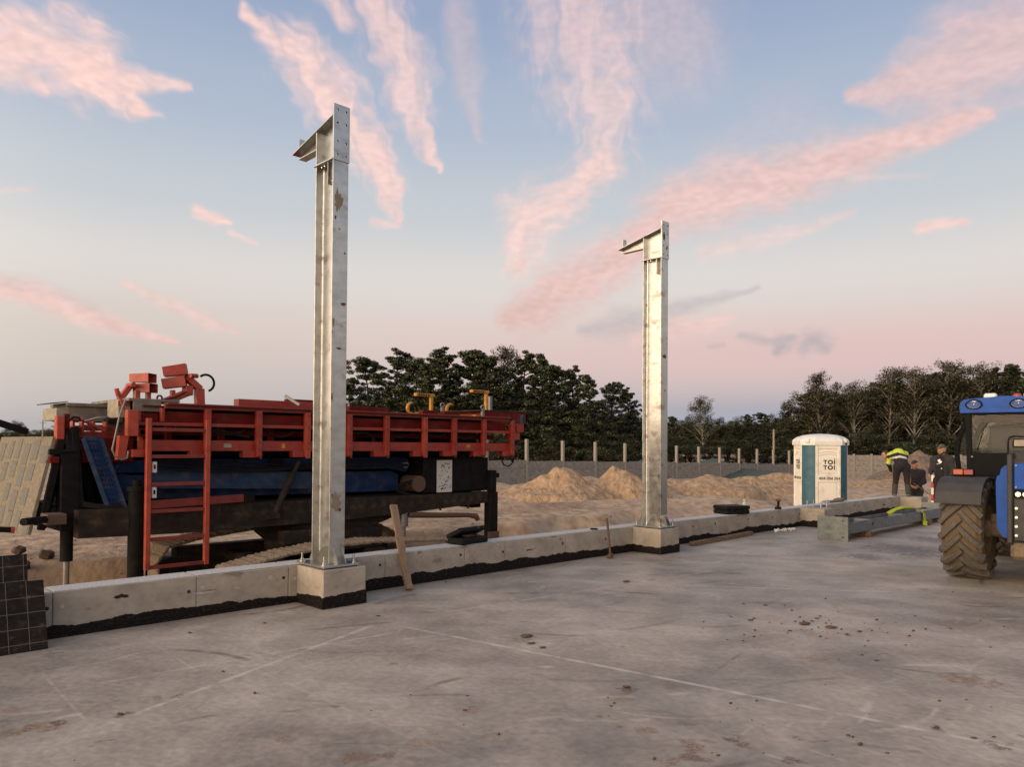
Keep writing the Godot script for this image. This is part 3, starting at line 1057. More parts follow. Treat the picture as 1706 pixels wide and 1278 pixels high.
func column(tc: float, sc: float, label: String) -> Node3D:
	var c := wthing("steel_column", label, "column", tc, 0.40, sc, "galvanised steel columns on the foundation wall")
	var z: Material = M.zinc
	var b := 0.095
	var h := 0.18
	var top := 4.735
	var tf := 0.014
	# flanges with rounded roots to the web
	part("flange", c, z, L(tc - b, 0.43, sc - h), L(tc + b, top, sc - h + tf), 0.003)
	part("flange", c, z, L(tc - b, 0.43, sc + h - tf), L(tc + b, top, sc + h), 0.003)
	var web := Sh.new()
	web.bb(L(tc - 0.005, 0.43, sc - h + tf), L(tc + 0.005, top, sc + h - tf), 0.0)
	for sx in [-1.0, 1.0]:
		for e in [-1.0, 1.0]:
			var root := L(tc + sx * 0.005, 0.43, sc + e * (h - tf))
			var pts := PackedVector2Array([Vector2(0, 0), Vector2(0.016, 0), Vector2(0.008, 0.003), Vector2(0.003, 0.008), Vector2(0, 0.016)])
			var x := Transform3D(Basis(Vector3(sx, 0, 0), Vector3(0, 0, e), Vector3(0, 1, 0)), root + Vector3.UP * (top - 0.43) / 2)
			web.prism(pts, top - 0.43, x)
	obj("web", web, z, c)
	# base plate on grout with bolts and gussets
	part("base_plate", c, z, L(tc - 0.22, 0.405, sc - 0.28), L(tc + 0.22, 0.430, sc + 0.28), 0.004)
	var grout := Sh.new()
	grout.bb(L(tc - 0.20, 0.39, sc - 0.27), L(tc + 0.20, 0.405, sc + 0.2), 0.0)
	obj("grout_bed", grout, M.dusty_black, c)
	for sx in [-1.0, 1.0]:
		for e in [-1.0, 1.0]:
			var bolt := Sh.new()
			var p := L(tc + sx * 0.18, 0.43, sc + e * 0.225)
			bolt.rod(p, p + Vector3.UP * 0.095, 0.011)
			bolt.tube([p, p + Vector3.UP * 0.006], 0.034, 14)
			bolt.tube([p + Vector3.UP * 0.006, p + Vector3.UP * 0.032], 0.023, 6)
			obj("anchor_bolt", bolt, z, c)
	var tri := PackedVector2Array([Vector2(0, 0), Vector2(0.10, 0), Vector2(0.10, 0.02), Vector2(0.02, 0.17), Vector2(0, 0.17)])
	for e in [-1.0, 1.0]:
		for q in [-0.05, 0.05]:
			var g := Sh.new()
			g.prism(tri, 0.01, Transform3D(Basis(Vector3(0, 0, -e), Vector3.UP, Vector3(e, 0, 0)), L(tc + q, 0.43, sc + e * h)))
			obj("gusset", g, z, c)
	for sx in [-1.0, 1.0]:
		var g := Sh.new()
		g.prism(PackedVector2Array([Vector2(0, 0), Vector2(0.20, 0), Vector2(0.20, 0.02), Vector2(0.05, 0.17), Vector2(0, 0.17)]), 0.01, Transform3D(Basis(Vector3(sx, 0, 0), Vector3.UP, Vector3(0, 0, sx)), L(tc + sx * 0.005, 0.43, sc)))
		obj("gusset", g, z, c)
	# small cleat below the cap
	for sx in [-1.0, 1.0]:
		var cl := plate_with_holes(0.10, 0.24, 0.008, [Vector2(0, -0.07)], 0.011, z)
		cl.name = "cleat"
		cl.position = L(tc + sx * 0.055, 4.60, sc - 0.09)
		c.add_child(cl, true)
	# cap plate
	part("cap_plate", c, z, L(tc - b - 0.012, top, sc - h), L(tc + b + 0.012, top + 0.016, sc + h + 0.03), 0.003)
	for e in [0.05, 0.11]:
		for sx in [-1.0, 1.0]:
			var n := Sh.new()
			var p := L(tc + sx * 0.055, top - 0.022, sc + e)
			n.tube([p, p + Vector3.UP * 0.022], 0.016, 6)
			obj("cap_bolt", n, M.chrome, c)
	# rafter stub: end plate, web, sloping top flange that runs out beyond the column
	var base := top + 0.016
	var s_out := sc + 0.70
	var s_in := sc - h + 0.012
	var y_in := 5.205
	var y_out := 5.0
	var holes := []
	for y in [-0.24, -0.10, 0.10, 0.24]:
		for x in [-0.052, 0.052]:
			holes.append(Vector2(x, y))
	var ep := plate_with_holes(0.195, 0.60, 0.022, holes, 0.012, z)
	ep.name = "end_plate"
	ep.position = L(tc, 5.03, sc - h - 0.001)
	c.add_child(ep)
	var wb := Sh.new()
	var out := PackedVector2Array([Vector2(s_in, base), Vector2(sc + h, base), Vector2(sc + h + 0.02, y_in - (0.36) * 0.228 - 0.17), Vector2(s_out - 0.06, y_out - 0.04), Vector2(s_out, y_out), Vector2(s_in, y_in)])
	var pl := PackedVector2Array()
	for p in out:
		pl.append(Vector2(p.x - sc, p.y - 0.40))
	wb.prism(pl, 0.009, Transform3D(Basis(Vector3(0, 0, -1), Vector3.UP, Vector3(1, 0, 0)), Vector3.ZERO))
	obj("stub_web", wb, z, c)
	var fl := Sh.new()
	fl.bar(L(tc, y_in + 0.007, s_in), L(tc, y_out + 0.007, s_out), 0.20, 0.013, 0.002)
	obj("top_flange", fl, z, c)
	part("stiffener", c, z, L(tc - b, base, sc + h - 0.013), L(tc + b, 5.115, sc + h), 0.003)
	var under := Sh.new()
	under.bar(L(tc, y_in - 0.245, sc + h + 0.004), L(tc, y_out - 0.045, s_out - 0.05), 0.10, 0.009)
	obj("bottom_flange", under, z, c)
	var tab := plate_with_holes(0.10, 0.16, 0.008, [Vector2(0, 0.03)], 0.011, z)
	tab.name = "purlin_tab"
	tab.position = L(tc, 5.105, s_out - 0.07)
	c.add_child(tab)
	return c


func rust_patch(c: Node, tc: float, sc: float, q: Array, sd: int) -> void:
	# a ragged flake of rust or dried mud on the flange that faces the slab
	var f := noise(1.3, FastNoiseLite.TYPE_SIMPLEX_SMOOTH, 3, sd)
	var pts := PackedVector2Array()
	for k in 22:
		var a := TAU * k / 22
		var r := 1.0 + 0.8 * f.get_noise_2d(cos(a) * 1.6, sin(a) * 1.6)
		pts.append(Vector2(clampf(q[0] + cos(a) * q[2] * r, -0.094, 0.094), q[1] + sin(a) * q[3] * r))
	var sh := Sh.new()
	sh.prism(pts, 0.0016, Transform3D(Basis(), L(tc, 0, sc - 0.18 - (0.013 if q[1] > 4.735 else 0.0)) + Vector3(0, 0, 0.0006)))
	obj("rust_patch" if q[4] == 0 else "mud_patch", sh, M.rusty if q[4] == 0 else M.dry_mud, c)


func build_columns() -> void:
	var c := column(4.41, 7.33, "tall galvanised steel column nearest the camera, in front of the red machine")
	for q in [[-0.03, 4.30, 0.05, 0.10, 1], [-0.06, 4.12, 0.012, 0.02, 0], [0.05, 3.20, 0.03, 0.018, 0], [-0.07, 3.0, 0.012, 0.05, 1], [0.0, 2.72, 0.03, 0.012, 0], [-0.08, 2.2, 0.01, 0.04, 0], [-0.02, 1.08, 0.055, 0.10, 1], [-0.06, 1.16, 0.014, 0.012, 0], [0.03, 1.0, 0.02, 0.02, 0], [0.06, 3.75, 0.014, 0.01, 0], [-0.01, 4.0, 0.01, 0.008, 0]]:
		rust_patch(c, 4.41, 7.33, q, 500 + int(q[1] * 100))
	c = column(10.39, 7.30, "galvanised steel column farther along the wall, with sand heaps behind it")
	for q in [[-0.04, 5.08, 0.03, 0.06, 0], [0.04, 4.9, 0.02, 0.02, 0], [0.0, 3.15, 0.055, 0.03, 0], [0.02, 2.6, 0.012, 0.02, 0], [-0.05, 1.4, 0.012, 0.02, 0]]:
		rust_patch(c, 10.39, 7.30, q, 600 + int(q[1] * 100))


func arc(c: Vector3, u: Vector3, w: Vector3, r: float, a0: float, a1: float, n := 12) -> Array:
	var p := []
	for i in n + 1:
		var a := lerpf(a0, a1, float(i) / n)
		p.append(c + (u * cos(a) + w * sin(a)) * r)
	return p


func hopper(c: Node, called: String, m: Material, x: Transform3D, w0: float, w1: float, h0: float, h1: float, ln: float) -> void:
	# an open tapered box of sheet steel, closed at the small end; opens along +x
	var sh := Sh.new()
	var a := [Vector3(-ln / 2, -h0 / 2, -w0 / 2), Vector3(-ln / 2, h0 / 2, -w0 / 2), Vector3(-ln / 2, h0 / 2, w0 / 2), Vector3(-ln / 2, -h0 / 2, w0 / 2)]
	var b := [Vector3(ln / 2, -h1 / 2, -w1 / 2), Vector3(ln / 2, h1 / 2, -w1 / 2), Vector3(ln / 2, h1 / 2, w1 / 2), Vector3(ln / 2, -h1 / 2, w1 / 2)]
	for k in 4:
		var j := (k + 1) % 4
		sh.face([x * a[k], x * a[j], x * b[j], x * b[k]], x.origin)
		sh.face([x * (a[k] * 0.93), x * (a[j] * 0.93), x * (b[j] * Vector3(1, 0.93, 0.93)), x * (b[k] * Vector3(1, 0.93, 0.93))], x.origin)
		sh.face([x * b[k], x * b[j], x * (b[j] * Vector3(1, 0.93, 0.93)), x * (b[k] * Vector3(1, 0.93, 0.93))], x.origin - x.basis.x)
	sh.face([x * a[0], x * a[1], x * a[2], x * a[3]], x.origin)
	obj(called, sh, m, c)


func crawler(c: Node, s0: float, s1: float, up: float) -> void:
	# closed loop of track shoes round a side frame
	var path := [Vector2(3.88, 0.02), Vector2(4.02, 0.20), Vector2(4.35, 0.27), Vector2(4.8, 0.33), Vector2(5.3, 0.375), Vector2(5.9, 0.38), Vector2(6.5, 0.35), Vector2(7.1, 0.31), Vector2(7.5, 0.27), Vector2(7.75, 0.14), Vector2(7.82, -0.05), Vector2(7.72, -0.27), Vector2(7.5, -0.38), Vector2(6.5, -0.40), Vector2(5.3, -0.40), Vector2(4.3, -0.40), Vector2(4.02, -0.32), Vector2(3.89, -0.17)]
	for i in path.size():
		if path[i].y > -0.1:
			path[i].y += up
	var total := 0.0
	for i in path.size():
		total += (path[(i + 1) % path.size()] as Vector2).distance_to(path[i])
	var n := int(total / 0.17)
	var tr := Node3D.new()
	tr.name = "crawler_track"
	c.add_child(tr, true)
	var pad := Sh.new()
	pad.box(Transform3D(), Vector3(0.163, 0.03, s1 - s0), 0.006)
	for q in [-0.05, 0.045]:
		pad.box(Transform3D(Basis(), Vector3(q, 0.017, 0)), Vector3(0.022, 0.012, s1 - s0 - 0.01), 0.004)
	var mesh := pad.mesh()
	var want := 0.0
	var at := 0.0
	var i := 0
	rng.seed = int(s0 * 100)
	for k in n:
		while want > at + (path[(i + 1) % path.size()] as Vector2).distance_to(path[i % path.size()]):
			at += (path[(i + 1) % path.size()] as Vector2).distance_to(path[i % path.size()])
			i += 1
		var a: Vector2 = path[i % path.size()]
		var b: Vector2 = path[(i + 1) % path.size()]
		var p := a.move_toward(b, want - at)
		var dr := (b - a).normalized()
		var o := MeshInstance3D.new()
		o.name = "track_pad"
		o.mesh = mesh
		o.material_override = M.track_pad
		tr.add_child(o, true)
		var ang := atan2(dr.y, dr.x) + rng.randf_range(-0.05, 0.05)
		o.transform = Transform3D(Basis(Vector3(0, 0, 1), ang + (0.0)), L(p.x, p.y + rng.randf_range(-0.006, 0.006), (s0 + s1) / 2))
		want += total / n
	var sm := (s0 + s1) / 2
	var fr := Sh.new()
	fr.bb(L(4.2, -0.24, sm + 0.13), L(7.5, 0.17 + up, sm - 0.13), 0.02)
	obj("side_frame", fr, M.dusty_black, tr)
	for q in 7:
		var r := Sh.new()
		var p := L(4.45 + q * 0.47, -0.30, sm)
		r.tube([p + Vector3(0, 0, -0.15), p + Vector3(0, 0, 0.15)], 0.085, 14)
		obj("roller", r, M.dusty_black, tr)
	for q in [4.12, 7.55]:
		var r := Sh.new()
		var p := L(q, -0.09, sm)
		r.tube([p + Vector3(0, 0, -0.13), p + Vector3(0, 0, 0.13)], 0.20, 20)
		r.tube([p + Vector3(0, 0, -0.16), p + Vector3(0, 0, 0.16)], 0.07, 12)
		obj("idler_wheel", r, M.dusty_black, tr)


func build_machine() -> void:
	var c := wthing("tracked_machine", "red and blue tracked machine with folded steel frames and a side ladder", "machine", 6.2, -0.42, 10.75)
	var R: Material = M.red
	var RB: Material = M.red_bright
	var RD: Material = M.red_dark
	var K: Material = M.black_steel
	var B: Material = M.blue
	crawler(c, 8.72, 9.22, 0.0)
	crawler(c, 10.75, 11.35, 0.07)
	# --- lower black chassis
	var sh := Sh.new()
	for s in [9.82, 11.72]:
		sh = Sh.new()
		sh.prism(PackedVector2Array([Vector2(2.62, 0.92), Vector2(2.62, 0.60), Vector2(4.1, 0.57), Vector2(6.2, 0.60), Vector2(7.4, 0.64), Vector2(9.0, 0.72), Vector2(9.06, 0.90)]), 0.2, Transform3D(Basis(), L(0, 0, s)))
		obj("chassis_beam", sh, M.dusty_black, c)
	for t in [2.75, 4.9, 6.6, 8.9]:
		part("cross_beam", c, K, L(t - 0.1, 0.62, 9.95), L(t + 0.1, 0.88, 11.6), 0.01)
	part("deck_plate", c, K, L(2.7, 0.90, 9.95), L(9.0, 0.925, 11.6), 0.0)
	part("turntable_box", c, M.dusty_black, L(5.35, 0.12, 9.85), L(6.9, 0.45, 10.7), 0.03)
	sh = Sh.new()
	sh.tube([L(5.8, 0.43, 10.75), L(5.8, 0.63, 10.75)], 0.62, 28)
	obj("slewing_ring", sh, K, c)
	sh = Sh.new()
	sh.prism(PackedVector2Array([Vector2(5.2, 0.42), Vector2(5.5, 0.57), Vector2(6.7, 0.60), Vector2(7.3, 0.62), Vector2(6.4, 0.36), Vector2(5.4, 0.25)]), 0.8, Transform3D(Basis(), L(0, 0, 10.3)))
	obj("under_frame", sh, M.dusty_black, c)
	for t in [5.0, 6.7]:
		part("track_axle", c, M.dusty_black, L(t - 0.14, -0.12, 9.0), L(t + 0.14, 0.14, 11.0), 0.03)
	part("side_box", c, M.dusty_black, L(5.15, 0.30, 9.72), L(5.6, 0.50, 9.9), 0.02)
	# --- blue lifting arms
	sh = Sh.new()
	sh.prism(PackedVector2Array([Vector2(3.05, 1.30), Vector2(7.15, 1.28), Vector2(7.27, 1.22), Vector2(7.27, 0.97), Vector2(3.2, 1.0), Vector2(3.05, 1.10)]), 0.55, Transform3D(Basis(), L(0, 0, 10.28)))
	obj("lower_arm", sh, B, c)
	sh = Sh.new()
	var lug := PackedVector2Array([Vector2(3.0, 1.48), Vector2(7.2, 1.50)])
	for k in 9:
		var an := lerpf(1.2, -2.2, k / 8.0)
		lug.append(Vector2(7.40 + cos(an) * 0.115, 1.38 + sin(an) * 0.115))
	lug.append_array([Vector2(7.1, 1.32), Vector2(3.0, 1.33)])
	sh.prism(lug, 0.42, Transform3D(Basis(), L(0, 0, 10.25)))
	obj("upper_arm", sh, B, c)
	sh = Sh.new()
	sh.tube([L(7.40, 1.38, 9.98), L(7.40, 1.38, 10.5)], 0.055, 16)
	obj("arm_pin", sh, M.steel, c)
	sh = Sh.new()
	sh.bar(L(3.4, 1.26, 9.86), L(5.65, 1.18, 9.86), 0.06, 0.25, 0.01)
	obj("side_arm", sh, M.blue_dull, c)
	sh = Sh.new()
	sh.tube([L(5.15, 1.42, 9.93), L(5.15, 1.42, 9.99)], 0.09, 18)
	obj("arm_pin", sh, K, c)
	sh = Sh.new()
	sh.tube([L(3.15, 1.15, 9.95), L(3.15, 1.15, 10.6)], 0.17, 20)
	obj("arm_hub", sh, B, c)
	sh = Sh.new()
	sh.rod(L(4.98, 0.72, 9.68), L(5.30, 1.30, 9.72), 0.045)
	sh.rod(L(5.30, 1.30, 9.72), L(5.38, 1.46, 9.72), 0.03)
	sh.bb(L(4.88, 0.68, 9.62), L(5.06, 0.76, 9.74), 0.01)
	obj("support_strut", sh, M.dusty_black, c)
	# --- black box with a notice at the right end, its leg and fittings
	var cab := part("end_box", c, K, L(7.62, 0.92, 9.80), L(9.03, 1.49, 11.3), 0.012)
	part("notice_plate", cab, M.white_paint, L(7.89, 0.925, 9.794), L(8.21, 1.45, 9.80), 0.0)
	sh = Sh.new()
	rng.seed = 31
	for k in 46:
		var q := L(7.91 + rng.randf() * 0.26, 0.95 + rng.randf() * 0.44, 9.792)
		if rng.randf() < 0.6 and q.y > L(0, 1.05, 0).y and q.y < L(0, 1.3, 0).y:
			sh.bb(q, q + Vector3(rng.randf_range(0.01, 0.05), 0.006, 0.003), 0.0)
		else:
			sh.bb(q, q + Vector3(0.014, rng.randf_range(0.006, 0.03), 0.003), 0.0)
	obj("notice_print", sh, M.dusty_black, cab)
	part("box_door", cab, K, L(8.24, 0.95, 9.786), L(8.98, 1.46, 9.80), 0.006)
	for q in [8.60, 8.62]:
		part("door_seam", cab, M.rubber, L(q, 0.96, 9.782), L(q + 0.004, 1.45, 9.79), 0.0)
	sh = Sh.new()
	sh.tube([L(7.5, 1.08, 9.75), L(7.5, 1.08, 10.1)], 0.13, 18)
	obj("winch_drum", sh, M.rusty, c)
	sh = Sh.new()
	for k in 5:
		sh.tube(arc(L(7.15 + k * 0.05, 1.02, 9.78), Vector3.RIGHT, Vector3.UP, 0.07 + 0.012 * k, 0.4, 5.2, 10), 0.012, 6)
	obj("hose_bundle", sh, M.rubber, c)
	sh = Sh.new()
	sh.bb(L(8.95, -0.35, 9.66), L(9.14, 0.9, 9.82), 0.012)
	sh.bb(L(8.99, 0.9, 9.68), L(9.12, 1.27, 9.8), 0.01)
	sh.bb(L(9.12, 1.14, 9.69), L(9.20, 1.22, 9.79), 0.01)
	obj("support_leg", sh, K, c)
	sh = Sh.new()
	sh.bb(L(8.92, 0.10, 9.64), L(9.16, 0.22, 9.70), 0.01)
	obj("leg_collar", sh, M.rusty, c)
	for q in [[7.24, 9.8, 0.0], [9.08, 9.74, -0.02]]:
		sh = Sh.new()
		sh.rod(L(q[0], -0.42, q[1]), L(q[0], 0.5, q[1]), 0.035)
		sh.tube([L(q[0], 0.42, q[1]), L(q[0], 0.62, q[1])], 0.07, 12)
		obj("jack_rod", sh, M.steel, c)
	sh = Sh.new()
	sh.tube([L(7.3, 0.60, 9.75), L(7.9, 0.56, 9.72), L(8.5, 0.53, 9.7), L(8.66, 0.50, 9.69), L(8.70, 0.44, 9.69)], [0.05, 0.045, 0.04, 0.05, 0.04], 10)
	obj("exhaust_pipe", sh, M.rusty, c)
	# --- red platform: near and far side frames
	for side in 2:
		var s: float = 9.60 if side == 0 else 11.9
		var dz: float = 1.0 if side == 0 else -1.0
		sh = Sh.new()
		sh.bb(L(3.52, 2.165, s - 0.08 * dz), L(9.32, 2.185, s + 0.10 * dz), 0.003)
		sh.bb(L(3.52, 2.12, s - 0.01 * dz), L(9.32, 2.165, s + 0.03 * dz), 0.0)
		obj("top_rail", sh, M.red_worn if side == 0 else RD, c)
		sh = Sh.new()
		sh.bb(L(3.20, 1.905, s - 0.035 * dz), L(9.42, 1.948, s + 0.05 * dz), 0.004)
		obj("middle_rail", sh, R, c)
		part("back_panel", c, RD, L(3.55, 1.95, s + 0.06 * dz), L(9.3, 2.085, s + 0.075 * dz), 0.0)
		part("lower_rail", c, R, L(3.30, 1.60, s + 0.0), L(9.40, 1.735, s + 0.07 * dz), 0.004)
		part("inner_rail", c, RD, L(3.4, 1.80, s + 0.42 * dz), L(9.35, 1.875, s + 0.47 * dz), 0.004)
		for t in [4.02, 4.70, 5.41, 6.08, 6.73, 7.45, 8.05, 8.70, 9.36]:
			var big: bool = t == 5.41 or t == 7.45
			var post := Sh.new()
			post.bb(L(t - 0.036, 1.50 if big else 1.53, s - 0.075 * dz), L(t + 0.036, 2.13, s - 0.062 * dz), 0.002)
			post.bb(L(t - 0.036, 1.53, s - 0.064 * dz), L(t - 0.024, 2.13, s - 0.002), 0.002)
			post.bb(L(t + 0.024, 1.50, s - 0.064 * dz), L(t + 0.036, 2.13, s - 0.002), 0.002)
			var po := obj("side_post", post, RB if big else R, c)
			var ft := Sh.new()
			ft.bb(L(t - 0.20, 1.515, s - 0.03 * dz), L(t + 0.03, 1.605, s + 0.09 * dz), 0.004)
			obj("post_foot", ft, R, po)
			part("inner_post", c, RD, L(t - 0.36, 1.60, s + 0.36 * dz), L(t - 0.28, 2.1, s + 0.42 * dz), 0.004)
	for t in [3.4, 4.4, 5.4, 6.4, 7.4, 8.4, 9.3]:
		part("cross_member", c, RD, L(t - 0.05, 1.62, 9.68), L(t + 0.05, 1.74, 11.84), 0.0)
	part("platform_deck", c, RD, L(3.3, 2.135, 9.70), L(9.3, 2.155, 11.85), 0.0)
	part("dark_fill_inner", c, M.black_steel, L(3.35, 1.50, 10.35), L(9.25, 2.12, 11.3), 0.02)  # plain black mass added to darken the see-through interior of the frame
	part("dark_fill_belly", c, M.black_steel, L(3.3, 0.93, 10.6), L(7.5, 1.5, 11.5), 0.02)  # second black mass added to darken the gap between platform and arms
	# pipes lying inside the frame
	sh = Sh.new()
	sh.tube([L(6.05, 1.78, 9.78), L(6.2, 1.86, 9.8), L(6.5, 1.88, 9.82), L(6.66, 1.83, 9.82), L(6.68, 1.70, 9.82)], 0.035, 8)
	sh.tube([L(3.7, 1.90, 9.74), L(4.3, 1.86, 9.76), L(4.66, 1.78, 9.76)], 0.018, 6)
	obj("hydraulic_hose", sh, M.dusty_black, c)
	# left end of the platform
	part("end_plate", c, RB, L(3.06, 1.775, 9.50), L(3.185, 2.085, 9.60), 0.006)
	part("corner_post", c, RB, L(3.20, 1.955, 9.58), L(3.235, 2.09, 9.64), 0.004)
	part("corner_post", c, R, L(3.46, 1.955, 9.56), L(3.50, 2.12, 9.62), 0.004)
	part("corner_panel", c, RD, L(3.24, 1.96, 9.66), L(3.46, 2.06, 9.68), 0.0)
	sh = Sh.new()
	for q in [[3.19, 1.785, 3.30, 1.795], [3.19, 1.855, 3.30, 1.865], [3.19, 1.795, 3.20, 1.855], [3.29, 1.795, 3.30, 1.855]]:
		sh.bb(L(q[0], q[1], 9.50), L(q[2], q[3], 10.3), 0.0)
	obj("open_tube", sh, RD, c)
	part("drop_arm", c, RB, L(3.22, 1.58, 9.6), L(3.27, 1.78, 9.66), 0.004)
	part("drop_bracket", c, RB, L(3.13, 1.53, 9.55), L(3.27, 1.62, 9.66), 0.004)
	sh = Sh.new()
	sh.prism(PackedVector2Array([Vector2(3.0, 1.78), Vector2(3.10, 1.78), Vector2(3.06, 1.50), Vector2(2.98, 1.50)]), 0.10, Transform3D(Basis(), L(0, 0, 9.62)))
	obj("drop_arm", sh, RB, c)
	part("end_beam", c, RD, L(2.72, 1.46, 10.0), L(3.3, 1.76, 11.8), 0.01)
	# gear in front of the left end: frames, hoses, levers
	part("guide_block", c, RB, L(2.43, 1.73, 9.92), L(2.52, 2.0, 10.02), 0.01)
	part("guide_block", c, RD, L(2.52, 1.86, 9.96), L(2.58, 2.03, 10.08), 0.006)
	part("end_rail", c, RB, L(2.5, 1.84, 10.2), L(3.15, 1.90, 10.28), 0.006)
	part("end_rail", c, R, L(2.55, 1.74, 10.12), L(3.12, 1.83, 10.2), 0.006)
	for t in [2.64, 2.74, 2.86, 3.0]:
		part("rail_bracket", c, RB if t < 2.8 else R, L(t, 1.80, 10.08), L(t + 0.025, 1.95, 10.22), 0.003)
	sh = Sh.new()
	sh.tube([L(2.62, 1.97, 10.05), L(2.74, 1.965, 10.05), L(2.86, 1.90, 10.05), L(2.98, 1.84, 10.05)], 0.022, 8)
	obj("red_lever", sh, RB, c)
	sh = Sh.new()
	sh.tube([L(2.55, 1.94, 9.9), L(2.60, 1.99, 9.9), L(2.66, 1.985, 9.9), L(2.67, 1.94, 9.9)], 0.014, 8)
	obj("black_lever", sh, M.rubber, c)
	sh = Sh.new()
	sh.tube([L(3.05, 2.2, 9.55), L(2.97, 2.0, 9.5), L(2.93, 1.78, 9.5), L(2.90, 1.62, 9.5), L(2.93, 1.54, 9.5), L(3.0, 1.50, 9.5), L(3.06, 1.52, 9.5), L(3.08, 1.60, 9.52)], 0.011, 6)
	sh.tube([L(2.75, 1.95, 10.0), L(2.85, 1.99, 9.9), L(2.95, 2.0, 9.85), L(3.02, 1.97, 9.9)], 0.012, 6)
	obj("grey_cable", sh, M.steel, c)
	sh = Sh.new()
	sh.bb(L(2.93, 1.945, 9.78), L(3.05, 1.985, 9.95), 0.008)
	obj("junction_tray", sh, M.rubber, c)
	sh = Sh.new()
	sh.rod(L(3.09, 2.06, 9.7), L(3.02, 2.30, 9.7), 0.016)
	sh.rod(L(3.02, 2.24, 9.7), L(2.995, 2.335, 9.7), 0.026)
	obj("red_handle", sh, RB, c)
	# beige cabinets on top of the left end
	var bg := part("cabinet", c, M.beige_dark, L(2.72, 1.96, 10.6), L(3.36, 2.18, 11.3), 0.006)
	part("lid", bg, M.beige_dark, L(2.70, 2.145, 10.56), L(3.38, 2.185, 11.32), 0.004)
	part("end_panel", bg, M.beige, L(2.60, 1.97, 10.62), L(2.72, 2.12, 11.25), 0.004)
	sh = Sh.new()
	sh.bar(L(2.52, 2.17, 10.9), L(2.72, 2.2, 10.9), 0.6, 0.01)
	obj("lid_flap", sh, M.rubber, bg)
	var b2 := part("cabinet", c, M.beige, L(3.08, 2.0, 9.9), L(3.22, 2.22, 10.3), 0.006)
	part("stripe", b2, RB, L(3.078, 2.14, 9.897), L(3.215, 2.20, 9.9), 0.0)
	part("cover_plate", c, M.beige_dark, L(3.15, 2.20, 9.75), L(3.75, 2.235, 11.2), 0.004)
	part("cover_skirt", c, M.beige_dark, L(3.20, 2.08, 9.74), L(3.52, 2.20, 9.76), 0.0)
	# clamps with open boxes on top
	for k in 2:
		hopper(c, "clamp_box", RB if k == 0 else R, Transform3D(Basis(Vector3.UP, -0.85), L(3.45 + 0.03 * k, 2.515 - 0.125 * k, 10.2)), 0.12, 0.2, 0.10, 0.115, 0.27 - 0.03 * k)
	sh = Sh.new()
	sh.bar(L(3.20, 2.23, 10.25), L(3.33, 2.42, 10.25), 0.08, 0.07, 0.008)
	sh.bb(L(3.36, 2.22, 10.16), L(3.42, 2.36, 10.26), 0.006)
	sh.bb(L(3.5, 2.22, 10.16), L(3.55, 2.34, 10.24), 0.006)
	sh.rod(L(3.32, 2.42, 10.1), L(3.32, 2.42, 10.32), 0.03)
	obj("clamp_arm", sh, RB, c)
	for k in 2:
		hopper(c, "clamp_box", RB if k else R, Transform3D(Basis(Vector3.UP, PI - 0.5) * Basis(Vector3(0, 0, 1), -0.18), L(3.86 - 0.01 * k, 2.64 - 0.155 * k, 10.2)), 0.16, 0.2, 0.14, 0.12, 0.28)
	sh = Sh.new()
	sh.bar(L(3.97, 2.57, 10.15), L(4.16, 2.41, 10.15), 0.11, 0.085, 0.01)
	sh.bar(L(4.15, 2.42, 10.15), L(4.16, 2.20, 10.15), 0.11, 0.11, 0.01)
	sh.bar(L(3.70, 2.22, 10.15), L(4.0, 2.36, 10.15), 0.12, 0.09, 0.01)
	sh.bb(L(3.95, 2.32, 10.08), L(4.05, 2.45, 10.22), 0.01)
	sh.bb(L(3.78, 2.22, 10.1), L(3.83, 2.38, 10.18), 0.006)
	sh.rod(L(3.99, 2.575, 10.05), L(4.1, 2.58, 10.1), 0.03)
	obj("clamp_arm", sh, RB, c)
	sh = Sh.new()
	sh.tube(arc(L(4.24, 2.5, 10.15), Vector3.RIGHT, Vector3.UP, 0.11, -1.2, 2.3, 14), 0.016, 7)
	obj("clamp_hose", sh, M.rubber, c)
	sh = Sh.new()
	sh.tube([L(3.62, 2.24, 10.1), L(3.8, 2.28, 10.05), L(3.95, 2.36, 10.05)], 0.01, 6)
	obj("clamp_hose", sh, M.rubber, c)
	sh = Sh.new()
	sh.tube(arc(L(3.63, 2.27, 10.1), Vector3.RIGHT, Vector3.UP, 0.03, -0.5, 3.7, 10), 0.012, 6)
	obj("lifting_eye", sh, RD, c)
	# beams, brackets and hooks lying on the deck
	for q in [[4.6, 2.19, 2.30, 5.95, 9.95, 10.1], [5.5, 2.30, 2.355, 6.0, 10.3, 10.4], [6.3, 2.19, 2.27, 7.0, 9.9, 10.05], [5.2, 2.19, 2.28, 6.6, 10.8, 10.95]]:
		part("deck_beam", c, R if q[0] < 5 else RD, L(q[0], q[1], q[4]), L(q[3], q[2], q[5]), 0.006)
	sh = Sh.new()
	sh.bar(L(5.25, 2.37, 9.9), L(5.38, 2.24, 9.72), 0.03, 0.04, 0.004)
	obj("steel_latch", sh, M.steel, c)
